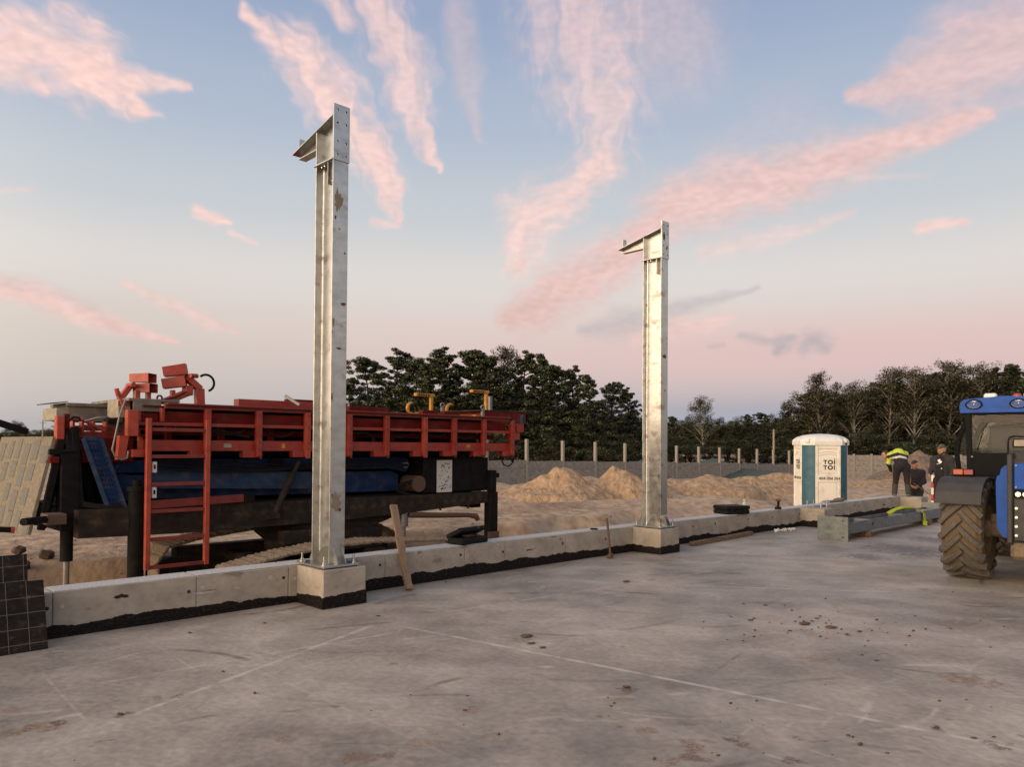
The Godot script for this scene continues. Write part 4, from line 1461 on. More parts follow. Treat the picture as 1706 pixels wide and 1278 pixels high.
	for q in [[8.08, 7.74, 2.53], [9.33, 8.97, 2.655]]:
		var br := Sh.new()
		br.bb(L(q[0] - 0.026, 2.20, 10.17), L(q[0] + 0.026, q[2], 10.23), 0.006)
		br.bb(L(q[1], q[2] - 0.026, 10.16), L(q[0] + 0.05, q[2] + 0.026, 10.24), 0.006)
		br.bb(L(q[0] - 0.30, 2.20, 10.14), L(q[0] + 0.08, 2.235, 10.26), 0.004)
		var o := obj("yellow_bracket", br, M.yellow_paint, c)
		var pr := Sh.new()
		for k in 5:
			pr.bb(L(q[1] + 0.04 + k * 0.05, q[2] - 0.014, 10.157), L(q[1] + 0.07 + k * 0.05, q[2] + 0.014, 10.159), 0.0)
		obj("stencil_mark", pr, M.rubber, o)
	for q in [[7.66, 0.085, 0.6], [8.50, 0.10, 0.4]]:
		var hk := Sh.new()
		var rad := []
		for k in 13:
			rad.append(0.01 + 0.02 * sin(PI * k / 12.0))
		hk.tube(arc(L(q[0], 2.30, 10.18), Vector3.RIGHT, Vector3.UP, q[1], q[2] + 0.7, q[2] + 4.0, 12), rad, 8)
		hk.bb(L(q[0] - 0.05, 2.18, 10.12), L(q[0] + 0.45 * q[1] * 10.0, 2.225, 10.22), 0.01)
		obj("yellow_hook", hk, M.yellow_paint, c)
	for q in [8.24, 9.16]:
		var sk := Sh.new()
		sk.tube(arc(L(q, 2.37, 10.1), Vector3.RIGHT, Vector3.UP, 0.035, 0.0, TAU, 12), 0.016, 6)
		sk.bar(L(q, 2.19, 10.1), L(q, 2.34, 10.1), 0.05, 0.06, 0.008)
		obj("shackle", sk, M.steel, c)
	for q in [[7.75, 8.05], [8.2, 8.55]]:
		part("deck_block", c, RD, L(q[0], 2.185, 10.0), L(q[1], 2.27, 10.12), 0.006)
	part("tail_plate", c, M.dusty_black, L(9.1, 2.30, 10.1), L(10.55, 2.33, 11.2), 0.003)
	part("tail_box", c, RD, L(9.2, 2.10, 10.1), L(10.25, 2.30, 11.2), 0.006)
	part("tail_post", c, M.steel, L(9.80, 2.33, 10.6), L(9.86, 2.62, 10.66), 0.004)
	part("tail_strip", c, M.blue_dull, L(9.80, 1.95, 9.74), L(9.84, 2.25, 9.80), 0.004)
	part("tail_block", c, RB, L(9.42, 1.80, 9.66), L(9.66, 1.99, 9.78), 0.006)
	part("tail_block", c, R, L(9.55, 1.93, 9.62), L(9.72, 2.08, 9.74), 0.006)
	part("tail_bar", c, M.rubber, L(9.40, 2.0, 9.64), L(9.45, 2.22, 9.69), 0.004)
	sh = Sh.new()
	sh.tube([L(9.46, 1.82, 9.7), L(9.50, 1.62, 9.7), L(9.55, 1.5, 9.7), L(9.53, 1.40, 9.7), L(9.42, 1.33, 9.7), L(9.30, 1.36, 9.7), L(9.22, 1.50, 9.7)], 0.012, 6)
	sh.tube([L(9.54, 1.44, 9.7), L(9.50, 1.42, 9.7)], 0.02, 6)
	obj("hanging_hose", sh, M.rubber, c)
	# --- ladder
	var ld := Node3D.new()
	ld.name = "ladder"
	c.add_child(ld)
	for t in [3.285, 3.985]:
		var o := part("ladder_rail", ld, RB, L(t - 0.03, 0.20, 9.44), L(t + 0.03, 1.99, 9.50), 0.006)
		o.material_override = RB
	for y in [1.857, 1.537, 1.207, 0.887, 0.557, 0.227]:
		part("rung", ld, M.red_worn, L(3.315, y - 0.022, 9.45), L(3.955, y + 0.022, 9.49), 0.005)
	for y in [1.41, 1.11]:
		var bx := part("switch_box", ld, M.white_paint, L(3.33, y - 0.065, 9.46), L(3.385, y + 0.065, 9.52), 0.006)
		part("switch", bx, M.rubber, L(3.345, y - 0.02, 9.452), L(3.365, y + 0.03, 9.46), 0.002)
	sh = Sh.new()
	sh.bar(L(3.36, 0.955, 9.62), L(4.55, 0.985, 9.66), 0.05, 0.10, 0.006)
	obj("step_bar", sh, M.red_worn, c)
	part("step_bar_socket", c, K, L(4.55, 0.93, 9.60), L(4.68, 1.04, 9.72), 0.006)
	# --- left stabilisers and black frames
	sh = Sh.new()
	sh.tube([L(3.25, -0.42, 9.74), L(3.25, 1.14, 9.74)], 0.092, 22)
	sh.tube([L(3.25, 1.12, 9.74), L(3.25, 1.18, 9.74)], 0.112, 22)
	sh.tube([L(3.25, 1.18, 9.74), L(3.25, 1.25, 9.74)], 0.055, 6)
	sh.rod(L(3.37, -0.1, 9.72), L(3.37, 1.1, 9.72), 0.012)
	obj("stabiliser_cylinder", sh, K, c)
	sh = Sh.new()
	sh.bb(L(2.48, 0.68, 9.9), L(2.68, 1.60, 10.1), 0.012)
	sh.prism(PackedVector2Array([Vector2(2.46, 0.75), Vector2(2.56, 1.86), Vector2(2.66, 1.86), Vector2(2.70, 0.75)]), 0.16, Transform3D(Basis(), L(0, 0, 10.0)))
	sh.tube([L(2.575, 0.32, 10.0), L(2.575, 0.70, 10.0)], 0.068, 20)
	obj("stabiliser_sleeve", sh, K, c)
	sh = Sh.new()
	sh.rod(L(2.575, -0.42, 10.0), L(2.575, 0.34, 10.0), 0.035, 16)
	obj("stabiliser_rod", sh, M.chrome, c)
	part("stabiliser_foot", c, M.rusty, L(2.4, -0.43, 9.82), L(2.75, -0.39, 10.18), 0.005)
	for q in [[2.30, 0.70, 2.52, 1.86, 9.96], [2.36, 0.70, 2.60, 1.84, 10.15], [2.70, 0.90, 2.62, 1.88, 9.93], [2.95, 0.70, 2.72, 1.86, 10.2]]:
		var leg := Sh.new()
		leg.bar(L(q[0], q[1], q[4]), L(q[2], q[3], q[4]), 0.05, 0.075, 0.006)
		obj("frame_leg", leg, K, c)
	sh = Sh.new()
	for k in 6:
		var y := 0.95 + k * 0.14
		sh.bar(L(2.38 + (y - 0.7) * 0.12, y, 10.0), L(2.72, y + 0.07, 10.12), 0.02, 0.04)
		sh.bar(L(2.55, y + 0.04, 10.1), L(2.76, y - 0.05, 10.14), 0.02, 0.03)
	obj("frame_brace", sh, K, c)
	part("frame_tie", c, K, L(2.36, 1.56, 9.9), L(2.66, 1.62, 9.96), 0.006)
	part("frame_hinge", c, RD, L(2.36, 1.46, 9.88), L(2.46, 1.53, 9.96), 0.006)
	part("counterweight", c, K, L(2.66, 0.60, 9.92), L(3.18, 0.92, 11.6), 0.012)
	part("dark_locker", c, K, L(2.76, 0.92, 10.35), L(3.6, 1.74, 11.5), 0.01)
	sh = Sh.new()
	for k in 5:
		sh.tube([L(2.7, 0.96 + k * 0.012, 9.86), L(2.85, 0.93 + k * 0.01, 9.8 + k * 0.01), L(3.05, 0.90 + k * 0.016, 9.78), L(3.16, 0.80 + k * 0.02, 9.78), L(3.2, 0.65, 9.8)], 0.012, 6)
	obj("hose_bundle", sh, M.rubber, c)
	sh = Sh.new()
	sh.tube([L(2.95, 1.46, 9.9), L(2.88, 1.35, 9.85), L(2.95, 1.2, 9.85), L(3.08, 1.42, 9.85)], 0.02, 6)
	obj("loose_hose", sh, M.rubber, c)
	# blue grating of the folded walkway
	var gr := Node3D.new()
	gr.name = "walkway_grating"
	c.add_child(gr)
	var a0 := L(2.70, 1.745, 9.88)
	var a1 := L(2.97, 0.88, 9.80)
	var dn := (a1 - a0)
	var ac := Vector3(0.19, 0, 0)
	for q in [0.0, 1.0]:
		var s2 := Sh.new()
		s2.bar(a0 + ac * q, a1 + ac * q, 0.018, 0.05, 0.002)
		obj("grating_side", s2, M.blue_dull, gr)
	for k in 16:
		var s2 := Sh.new()
		var p := a0 + dn * (k / 15.0)
		s2.bar(p, p + ac, 0.012, 0.03 if k else 0.05)
		obj("grating_bar", s2, M.blue if k else M.blue_dull, gr)
	for q in 5:
		var s2 := Sh.new()
		s2.bar(a0 + ac * (q + 1) / 6.0, a1 + ac * (q + 1) / 6.0, 0.005, 0.02)
		obj("grating_wire", s2, M.blue, gr)
	sh = Sh.new()
	sh.face([a0 - Vector3(0, 0, 0.03), a0 + ac - Vector3(0, 0, 0.03), a1 + ac - Vector3(0, 0, 0.03), a1 - Vector3(0, 0, 0.03)], a0 - Vector3(0, 0, 1))
	obj("grating_back", sh, K, gr)
	# hydraulic outrigger arms poking out to the left
	sh = Sh.new()
	sh.rod(L(2.00, 0.86, 9.35), L(2.36, 0.84, 9.75), 0.04, 12)
	obj("outrigger_arm", sh, K, c)
	part("outrigger_socket", c, M.rusty, L(2.28, 0.78, 9.62), L(2.48, 0.90, 9.9), 0.01)
	# ramp panel hanging at the left end, set with grey blocks
	var rp := Node3D.new()
	rp.name = "ramp_panel"
	c.add_child(rp)
	var e0 := L(2.405, 1.765, 9.95)
	var dw := L(2.165, 0.66, 9.95) - e0
	var bk := Vector3(0, 0, -1)
	var nrm := bk.cross(dw).normalized()
	if nrm.x > 0:
		nrm = -nrm
	var bas := Basis(dw.normalized(), nrm, dw.normalized().cross(nrm))
	sh = Sh.new()
	sh.box(Transform3D(bas, e0 + dw * 0.5 + bk * 1.3 - nrm * 0.02), Vector3(dw.length(), 0.04, 2.6), 0.004)
	obj("panel_board", sh, M.ramp_sand, rp)
	rng.seed = 12
	for col in 6:
		var off := rng.randf_range(0.0, 0.16)
		for row in 4:
			if rng.randf() < 0.16:
				continue
			var blk := Sh.new()
			var ln := rng.randf_range(0.2, 0.27)
			var p := e0 + dw.normalized() * clampf(off + row * 0.29 + ln / 2 - 0.03, ln / 2, dw.length() - ln / 2) + bk * (0.18 + col * 0.42 + rng.randf_range(-0.05, 0.05))
			blk.box(Transform3D(bas, p), Vector3(ln, 0.012, rng.randf_range(0.2, 0.3)), 0.003)
			obj("block", blk, M.ramp_block, rp)
	sh = Sh.new()
	sh.bar(L(1.3, 2.15, 10.4), L(2.25, 1.815, 10.4), 0.10, 0.075, 0.01)
	obj("boom_tip", sh, K, c)
	sh = Sh.new()
	sh.rod(L(1.3, 0.86, 9.2), L(1.86, 0.80, 9.2), 0.03, 10)
	obj("outrigger_arm", sh, K, c)
	sh = Sh.new()
	sh.rod(L(1.855, 0.80, 9.2), L(1.89, 0.795, 9.2), 0.034, 10)
	obj("red_cap", sh, RB, c)
	# bolt heads on the side posts and the chassis beam
	var hd := Sh.new()
	hd.tube([Vector3.ZERO, Vector3(0, 0, 0.012)], 0.013, 6)
	var hm := hd.mesh()
	for t in [4.02, 4.70, 5.41, 6.08, 6.73, 7.45, 8.05, 8.70, 9.36]:
		for y in [1.63, 1.71, 1.925, 2.09]:
			var o := obj("bolt_head", hm, M.red_worn, c)
			o.position = L(t, y, 9.527)
	for k in 26:
		var o := obj("bolt_head", hm, M.dusty_black, c)
		o.position = L(2.8 + k * 0.24, 0.86, 9.72)
	# stiffener ribs on the chassis beam
	for k in 9:
		part("beam_rib", c, M.dusty_black, L(3.7 + k * 0.6, 0.64, 9.70), L(3.715 + k * 0.6, 0.90, 9.74), 0.0)
	# hoses running along the arms and hanging between the posts
	for k in 4:
		var hs := Sh.new()
		var pts := []
		for i in 13:
			var f := i / 12.0
			pts.append(L(lerpf(3.5, 7.3, f), 1.47 - 0.03 * k + 0.02 * sin(f * 9.0 + k) - 0.05 * sin(f * PI), 9.84 - 0.02 * k))
		hs.tube(pts, 0.013, 6)
		obj("arm_hose", hs, M.rubber, c)
	for q in [[4.1, 4.6, 0.06], [4.9, 5.3, 0.09], [6.8, 7.35, 0.07], [7.6, 8.0, 0.05], [8.2, 8.6, 0.08]]:
		var hs := Sh.new()
		var pts := []
		for i in 9:
			var f := i / 8.0
			pts.append(L(lerpf(q[0], q[1], f), 1.88 - q[2] * 4.0 * f * (1 - f), 9.72))
		hs.tube(pts, 0.012, 6)
		obj("looped_hose", hs, M.dusty_black, c)
	# grease-stained stickers and warning plates
	for q in [[4.25, 1.67, 0.10, 0.05], [8.35, 1.68, 0.08, 0.05], [5.05, 1.67, 0.05, 0.06]]:
		part("warning_sticker", c, M.yellow_paint if q[0] > 5 else M.beige, L(q[0], q[1] - q[3] / 2, 9.597), L(q[0] + q[2], q[1] + q[3] / 2, 9.6), 0.0)


func build_site() -> void:
	var sh := Sh.new()
	# film-faced plywood sheets leaning on the wall
	for k in 2:
		var c := wthing("plywood_sheet", ["black film-faced plywood sheet with pale grid lines, front one of two on the wall", "black film-faced plywood sheet standing taller behind the front sheet"][k], "plywood", 1.1, 0.0, 7.2 + k * 0.07, "plywood sheets leaning on the wall")
		c.rotation.z = 0.0
		var w := 1.25 if k == 0 else 1.15
		var h := 0.57 if k == 0 else 0.78
		var right := 0.63 if k == 0 else 0.52
		var lean := Transform3D(Basis(Vector3.RIGHT, -0.33 if k == 0 else -0.23), Vector3(right - w / 2, 0.002, 0))
		c.basis = c.basis
		sh = Sh.new()
		sh.box(lean * Transform3D(Basis(), Vector3(0, h / 2, 0)), Vector3(w, h, 0.021), 0.002)
		obj("board", sh, M.film_ply, c)
		for q in int(h / 0.125):
			sh = Sh.new()
			sh.box(lean * Transform3D(Basis(), Vector3(0, 0.06 + q * 0.125, 0.0115)), Vector3(w - 0.004, 0.004, 0.001))
			obj("grid_line", sh, M.ply_line, c)
		for q in 8:
			sh = Sh.new()
			sh.box(lean * Transform3D(Basis(), Vector3(-w / 2 + 0.10 + q * 0.146, h / 2, 0.0116)), Vector3(0.004, h - 0.004, 0.001))
			obj("grid_line", sh, M.ply_line, c)
	# rough board leaning over the wall
	var pk := wthing("leaning_plank", "rough wooden plank leaning over the wall beside the nearest column", "plank", 5.42, 0.0, 7.22)
	sh = Sh.new()
	rng.seed = 3
	var ax := (L(5.655, 0.95, 7.88) - L(5.42, 0.0, 7.22)).normalized()
	var sd := Vector3(1, 0, 0.15)
	sd = (sd - ax * sd.dot(ax)).normalized()
	var ring := []
	for k in 13:
		var p := L(5.42, 0.0, 7.22) + ax * (k / 12.0) * 1.15 + Vector3.UP * 0.02
		var w := 0.044 + rng.randf_range(-0.005, 0.004)
		var th := 0.02
		var up := ax.cross(sd)
		var j := rng.randf_range(-0.004, 0.004)
		ring.append([p + sd * (w + j) + up * th, p - sd * (w - j) + up * th, p - sd * (w - j) - up * th, p + sd * (w + j) - up * th])
	for k in 12:
		for q in 4:
			sh.face([ring[k][q], ring[k][(q + 1) % 4], ring[k + 1][(q + 1) % 4], ring[k + 1][q]], (ring[k][0] + ring[k][2]) / 2)
	sh.face(ring[0].duplicate(), ring[6][0])
	sh.face(ring[12].duplicate(), ring[6][0])
	obj("board", sh, M.wood, pk)
	# timber on the floor
	var tb := wthing("floor_timber", "brown squared timber lying on the floor along the wall", "timber", 12.5, 0.0, 7.36)
	sh = Sh.new()
	sh.bar(L(11.42, 0.036, 7.26), L(13.75, 0.036, 7.42), 0.10, 0.07, 0.006)
	obj("beam", sh, M.timber, tb)
	sh = Sh.new()
	sh.bb(L(12.0, 0.071, 7.26), L(12.35, 0.076, 7.33), 0.0)
	obj("bark_patch", sh, M.mud, tb)
	# sledgehammer standing on its head
	var hm := wthing("sledgehammer", "sledgehammer standing on its head against the wall", "hammer", 9.25, 0.0, 7.30)
	sh = Sh.new()
	sh.tube([L(9.25, 0.05, 7.30), L(9.33, 0.3, 7.39), L(9.40, 0.58, 7.49)], [0.019, 0.017, 0.02], 10)
	obj("handle", sh, M.rusty, hm)
	sh = Sh.new()
	sh.box(Transform3D(Basis(Vector3.UP, 0.5), L(9.25, 0.036, 7.30)), Vector3(0.16, 0.07, 0.07), 0.014)
	obj("hammer_head", sh, M.rusty, hm)
	# open black case with a level inside, on the wall top
	var oc := wthing("open_tool_case", "black tool case half open on the wall top, two yellow tips showing", "case", 6.72, 0.402, 7.68)
	sh = Sh.new()
	sh.box(Transform3D(Basis(Vector3.UP, 0.12), Vector3(0, 0.045, 0)), Vector3(0.52, 0.085, 0.28), 0.02)
	obj("tray", sh, M.plastic_black, oc)
	sh = Sh.new()
	sh.box(Transform3D(Basis(Vector3.UP, 0.12) * Basis(Vector3.RIGHT, -0.42), Vector3(0, 0.145, -0.04)), Vector3(0.50, 0.06, 0.28), 0.018)
	obj("lid", sh, M.plastic_black, oc)
	for q in [-0.03, 0.02]:
		sh = Sh.new()
		sh.rod(Vector3(0.1 + q, 0.20, 0.03), Vector3(0.1 + q, 0.20, 0.075), 0.011)
		obj("yellow_tip", sh, M.yellow_paint, oc)
	sh = Sh.new()
	sh.tube([Vector3(-0.07, 0.10, 0.13), Vector3(-0.06, 0.13, 0.16), Vector3(0.0, 0.13, 0.16), Vector3(0.01, 0.10, 0.13)], 0.009, 6)
	obj("handle", sh, M.rubber, oc)
	sh = Sh.new()
	sh.bb(Vector3(-0.06, 0.088, -0.06), Vector3(0.16, 0.115, 0.05), 0.008)
	obj("drill_body", sh, M.rusty, oc)
	# small round lid on the wall
	sh = Sh.new()
	sh.lathe([Vector2(0, 0), Vector2(0.055, 0), Vector2(0.06, 0.006), Vector2(0.06, 0.02), Vector2(0.052, 0.026), Vector2(0, 0.028)], 20)
	var pu := obj("round_cap", sh, M.plastic_black)
	pu.position = wp(9.25, 0.402, 7.62)
	tag(pu, "small round black cap lying on the wall before the far column", "cap")
	# closed black case
	var cc := wthing("tool_case", "closed black plastic tool case on the wall past the far column", "case", 13.55, 0.402, 7.72)
	var yw := Basis(Vector3.UP, -0.35)
	sh = Sh.new()
	sh.box(Transform3D(yw, Vector3(0, 0.045, 0)), Vector3(0.56, 0.086, 0.42), 0.022)
	obj("tray", sh, M.plastic_black, cc)
	sh = Sh.new()
	sh.box(Transform3D(yw, Vector3(0, 0.128, 0)), Vector3(0.57, 0.07, 0.43), 0.024)
	obj("lid", sh, M.plastic_black, cc)
	for q in [-0.16, 0.16]:
		sh = Sh.new()
		sh.box(Transform3D(yw, yw * Vector3(q, 0.09, 0.216)), Vector3(0.05, 0.06, 0.012), 0.004)
		obj("latch", sh, M.rubber, cc)
	sh = Sh.new()
	sh.tube([yw * Vector3(-0.08, 0.06, 0.21), yw * Vector3(-0.07, 0.06, 0.25), yw * Vector3(0.07, 0.06, 0.25), yw * Vector3(0.08, 0.06, 0.21)], 0.01, 6)
	obj("handle", sh, M.rubber, cc)
	# clear bottle
	var bt := wthing("plastic_bottle", "clear plastic bottle standing on the wall behind the closed case", "bottle", 14.15, 0.402, 7.78)
	sh = Sh.new()
	sh.lathe([Vector2(0, 0.002), Vector2(0.036, 0.0), Vector2(0.038, 0.02), Vector2(0.036, 0.09), Vector2(0.038, 0.16), Vector2(0.03, 0.19), Vector2(0.014, 0.215), Vector2(0.014, 0.23)], 16)
	obj("bottle_body", sh, M.clear_plastic, bt)
	sh = Sh.new()
	sh.lathe([Vector2(0.016, 0.228), Vector2(0.016, 0.248), Vector2(0, 0.25)], 12)
	obj("bottle_cap", sh, M.scrap_white, bt)
	sh = Sh.new()
	sh.lathe([Vector2(0.0385, 0.08), Vector2(0.0385, 0.12)], 16)
	obj("bottle_label", sh, M.scrap_white, bt)
	# cordless drill
	var dr := wthing("cordless_drill", "yellow and black cordless drill standing on the wall by the toilet", "drill", 15.2, 0.402, 7.60)
	sh = Sh.new()
	sh.bb(Vector3(-0.04, 0.0, -0.05), Vector3(0.09, 0.055, 0.05), 0.012)
	obj("battery", sh, M.plastic_black, dr)
	sh = Sh.new()
	sh.tube([Vector3(0.03, 0.05, 0), Vector3(0.045, 0.11, 0), Vector3(0.04, 0.18, 0)], [0.03, 0.024, 0.03], 10)
	obj("grip", sh, M.plastic_black, dr)
	sh = Sh.new()
	sh.tube([Vector3(0.11, 0.205, 0), Vector3(0.0, 0.205, 0), Vector3(-0.03, 0.205, 0)], [0.034, 0.037, 0.03], 12)
	obj("motor_housing", sh, M.drill_yellow, dr)
	sh = Sh.new()
	sh.tube([Vector3(-0.03, 0.205, 0), Vector3(-0.07, 0.205, 0), Vector3(-0.10, 0.205, 0)], [0.026, 0.024, 0.014], 10)
	sh.rod(Vector3(-0.10, 0.205, 0), Vector3(-0.15, 0.205, 0), 0.005, 6)
	obj("chuck", sh, M.steel, dr)
	# scraps of white plastic on the floor
	rng.seed = 9
	for k in 5:
		sh = Sh.new()
		for q in 3:
			sh.box(Transform3D(Basis.from_euler(Vector3(rng.randf_range(-1, 1), rng.randf_range(0, 6), rng.randf_range(-1, 1))), Vector3(rng.randf_range(-0.03, 0.03), 0.03 + 0.005 * q, rng.randf_range(-0.03, 0.03))), Vector3(0.07, 0.012, 0.05), 0.004)
		var o := obj("plastic_scrap", sh, M.scrap_white)
		o.position = wp(14.6 + k * 0.13, 0.001, 7.33 - 0.03 * k)
		tag(o, "crumpled scrap of white plastic near the lying beam, %s from the left" % ORD[k], "scrap", "white plastic scraps")
	# flat boards by the toilet
	for k in 2:
		sh = Sh.new()
		sh.box(Transform3D(Basis(Vector3.UP, YAW + 0.25 * k), wp(18.3 + k * 0.35, 0.43 + 0.03 * k, 7.75)), Vector3(0.8 - 0.2 * k, 0.035, 0.18), 0.004)
		var o := obj("short_board", sh, M.dull_zinc if k == 0 else M.timber)
		tag(o, ["grey metal strip lying on the wall right of the toilet", "short brown board lying across the grey strip on the wall"][k], "board")
	build_beam()
	build_clods()


func build_beam() -> void:
	var c := wthing("lying_beam", "grey steel beam lying on its side on the floor with a square end plate", "beam", 16.0, 0.0, 5.95)
	var m: Material = M.dull_zinc
	var t0 := 14.1
	var t1 := 19.6
	part("flange", c, m, L(t0, 0.115, 5.765), L(t1, 0.325, 5.78), 0.003)
	part("flange", c, m, L(t0, 0.115, 6.125), L(t1, 0.325, 6.14), 0.003)
	part("web", c, m, L(t0, 0.212, 5.78), L(t1, 0.224, 6.125), 0.0)
	for q in [15.4, 17.2, 18.9]:
		part("stiffener", c, m, L(q, 0.226, 5.78), L(q + 0.01, 0.32, 6.125), 0.0)
	var holes := []
	for a in [-0.19, 0.19]:
		for b in [-0.15, 0.15]:
			holes.append(Vector2(a, b))
	var pl := plate_with_holes(0.56, 0.44, 0.025, holes, 0.014, M.green_zinc)
	pl.name = "end_plate"
	pl.rotation.y = PI / 2
	pl.position = L(t0 - 0.013, 0.222, 5.97)
	c.add_child(pl)
	part("end_plate", c, M.green_zinc, L(t1, 0.002, 5.72), L(t1 + 0.02, 0.44, 6.22), 0.003)
	var hole := Sh.new()
	hole.tube([L(15.42, 0.24, 5.764), L(15.42, 0.24, 5.757)], 0.032, 14)
	obj("painted_hole", hole, M.mud, c)  # dark disc painted in place of the shaded hole in the flange
	for q in [15.2, 18.6]:
		var o := part("timber_block", c, M.timber, L(q - 0.06, 0.0, 5.70), L(q + 0.06, 0.114, 6.2), 0.006)
		o.reparent(self)
		names["timber_block"] = names.get("timber_block", -1) + 1
		o.name = "timber_block" if names["timber_block"] == 0 else "timber_block_%03d" % names["timber_block"]
		tag(o, "timber block under the %s of the lying grey beam" % ("near end" if q < 16 else "far end"), "block")
	# folded lifting sling draped over the far part
	var y := wthing("lifting_sling", "bright yellow lifting sling draped over the lying beam beside the tractor tyre", "sling", 17.9, 0.33, 5.95)
	for k in 2:
		var pts := [L(16.9 + 0.1 * k, 0.34, 6.0), L(17.2, 0.40, 5.98), L(17.55, 0.42 + 0.02 * k, 5.94), L(17.9, 0.415, 5.9), L(18.15, 0.37, 5.80), L(18.22 + 0.06 * k, 0.27, 5.74), L(18.24 + 0.04 * k, 0.12, 5.72), L(18.2, 0.03, 5.70)]
		var sh := Sh.new()
		for i in pts.size() - 1:
			var a: Vector3 = pts[i]
			var b: Vector3 = pts[i + 1]
			sh.bar(a, b + (b - a).normalized() * 0.01, 0.085, 0.012, 0.003, Vector3(0, 1, 0.35))
		obj("strap", sh, M.sling_yellow, y)


func build_clods() -> void:
	rng.seed = 44
	var shapes := []
	for k in 4:
		var sh := Sh.new()
		var f := noise(2.2, FastNoiseLite.TYPE_SIMPLEX_SMOOTH, 3, 200 + k)
		var P := func(th: float, ph: float) -> Vector3:
			var d := Vector3(sin(th) * cos(ph), cos(th), sin(th) * sin(ph))
			return d * Vector3(1, 0.42, 0.6) * (0.85 + 0.5 * f.get_noise_3dv(d * 1.4))
		for i in 6:
			for j in 10:
				var q := [P.call(PI * i / 6, TAU * j / 10), P.call(PI * i / 6, TAU * (j + 1) / 10), P.call(PI * (i + 1) / 6, TAU * (j + 1) / 10), P.call(PI * (i + 1) / 6, TAU * j / 10)]
				sh.face([q[0], q[1], q[2]] if i else [q[0], q[2], q[3]], Vector3.ZERO)
				if i:
					sh.face([q[0], q[2], q[3]], Vector3.ZERO)
		shapes.append(sh.mesh())
	for q in CLODS:
		var o := obj("mud_clod", shapes[rng.randi() % 4], M.mud)
		o.position = Vector3(q[0], q[2] * 0.11, -q[1])
		o.rotation.y = rng.randf_range(-0.5, 0.5)
		o.scale = Vector3(q[2], q[2] * 0.55, q[2] * 0.8) * 0.5
		tag(o, q[3], "mud clod", "dried mud clods on the floor")
	# crumbs too small to count
	var mm := MultiMesh.new()
	mm.transform_format = MultiMesh.TRANSFORM_3D
	mm.mesh = shapes[0]
	mm.instance_count = 300
	for k in 300:
		var p := Vector2(rng.randf_range(-4, 9), rng.randf_range(4, 14))
		if k < 130:
			p = Vector2(3.3 + rng.randfn() * 0.75, 7.3 + rng.randfn() * 0.45)
		elif k < 190:
			p = Vector2(2.2 + rng.randfn() * 1.4, 4.6 + rng.randfn() * 0.5)
		var r := 0.004 + 0.018 * pow(rng.randf(), 3.0)
		mm.set_instance_transform(k, Transform3D(Basis(Vector3.UP, rng.randf() * 6).scaled(Vector3(r, r, r)), Vector3(p.x, r * 0.25, -p.y)))
	var o := MultiMeshInstance3D.new()
	o.name = "mud_crumbs"
	o.multimesh = mm
	o.material_override = M.mud
	add_child(o)
	o.set_meta("kind", "stuff")
	o.set_meta("label", "fine crumbs of dried mud scattered over the concrete floor")
	o.set_meta("category", "mud crumbs")
const CLODS := [
	[2.73, 8.28, 0.058, "small dried mud clod in the scatter before the tractor, fifth from the left"],
	[2.35, 7.56, 0.065, "small dried mud clod in the scatter before the tractor, third from the left"],
	[2.41, 7.65, 0.048, "small dried mud clod in the scatter before the tractor, fourth from the left"],
	[2.20, 7.72, 0.036, "small dried mud clod in the scatter before the tractor, second from the left"],
	[2.51, 7.49, 0.029, "small dried mud clod in the scatter before the tractor, sixth from the left"],
	[2.82, 7.40, 0.139, "longest dried mud clod in the scatter before the tractor"],
	[3.04, 7.67, 0.054, "small dried mud clod in the scatter before the tractor, eighth from the left"],
	[3.01, 7.26, 0.136, "flat dark mud sliver right of the longest clod in the scatter"],
	[3.10, 7.24, 0.034, "small dried mud clod in the scatter before the tractor, tenth from the left"],
	[3.22, 7.13, 0.067, "small dried mud clod in the scatter before the tractor, eleventh from the left"],
	[2.81, 7.21, 0.034, "small dried mud clod in the scatter before the tractor, seventh from the left"],
	[2.81, 6.88, 0.027, "small dried mud clod in the scatter before the tractor, ninth from the left"],
	[1.91, 6.81, 0.027, "small dried mud clod in the scatter before the tractor, first from the left"],
	[4.09, 7.81, 0.037, "small mud clod on the floor nearest the tractor tyre"],
	[2.88, 6.33, 0.040, "mud clod on the floor below the middle scatter"],
	[2.92, 6.17, 0.048, "flat mud clod right of the clod below the middle scatter"],
	[0.14, 6.84, 0.139, "largest of three brown mud flakes at the middle of the floor"],
	[0.18, 6.61, 0.083, "middle one of three brown mud flakes on the floor"],
	[0.27, 6.48, 0.071, "smallest of three brown mud flakes on the floor"],
	[0.82, 5.44, 0.076, "crumbly mud clod on the floor at the lower middle"],
	[0.66, 5.05, 0.032, "small dark mud clod left of the tread prints"],
	[2.10, 4.31, 0.030, "small dark mud clod near the bottom edge of the floor"],
	[2.59, 4.70, 0.051, "mud clod on the floor at the lower right"],
	[2.72, 4.54, 0.043, "mud clod at the lower right, left of the edge clod"],
	[2.85, 4.56, 0.036, "mud clod closest to the lower right corner"],
	[-1.31, 7.63, 0.054, "mud lump on the joint before the nearest pedestal"],
	[-2.43, 4.83, 0.060, "mud clod on the floor at the lower left"],
	[1.44, 9.64, 0.113, "flat mud clod before the far pedestal"],
]


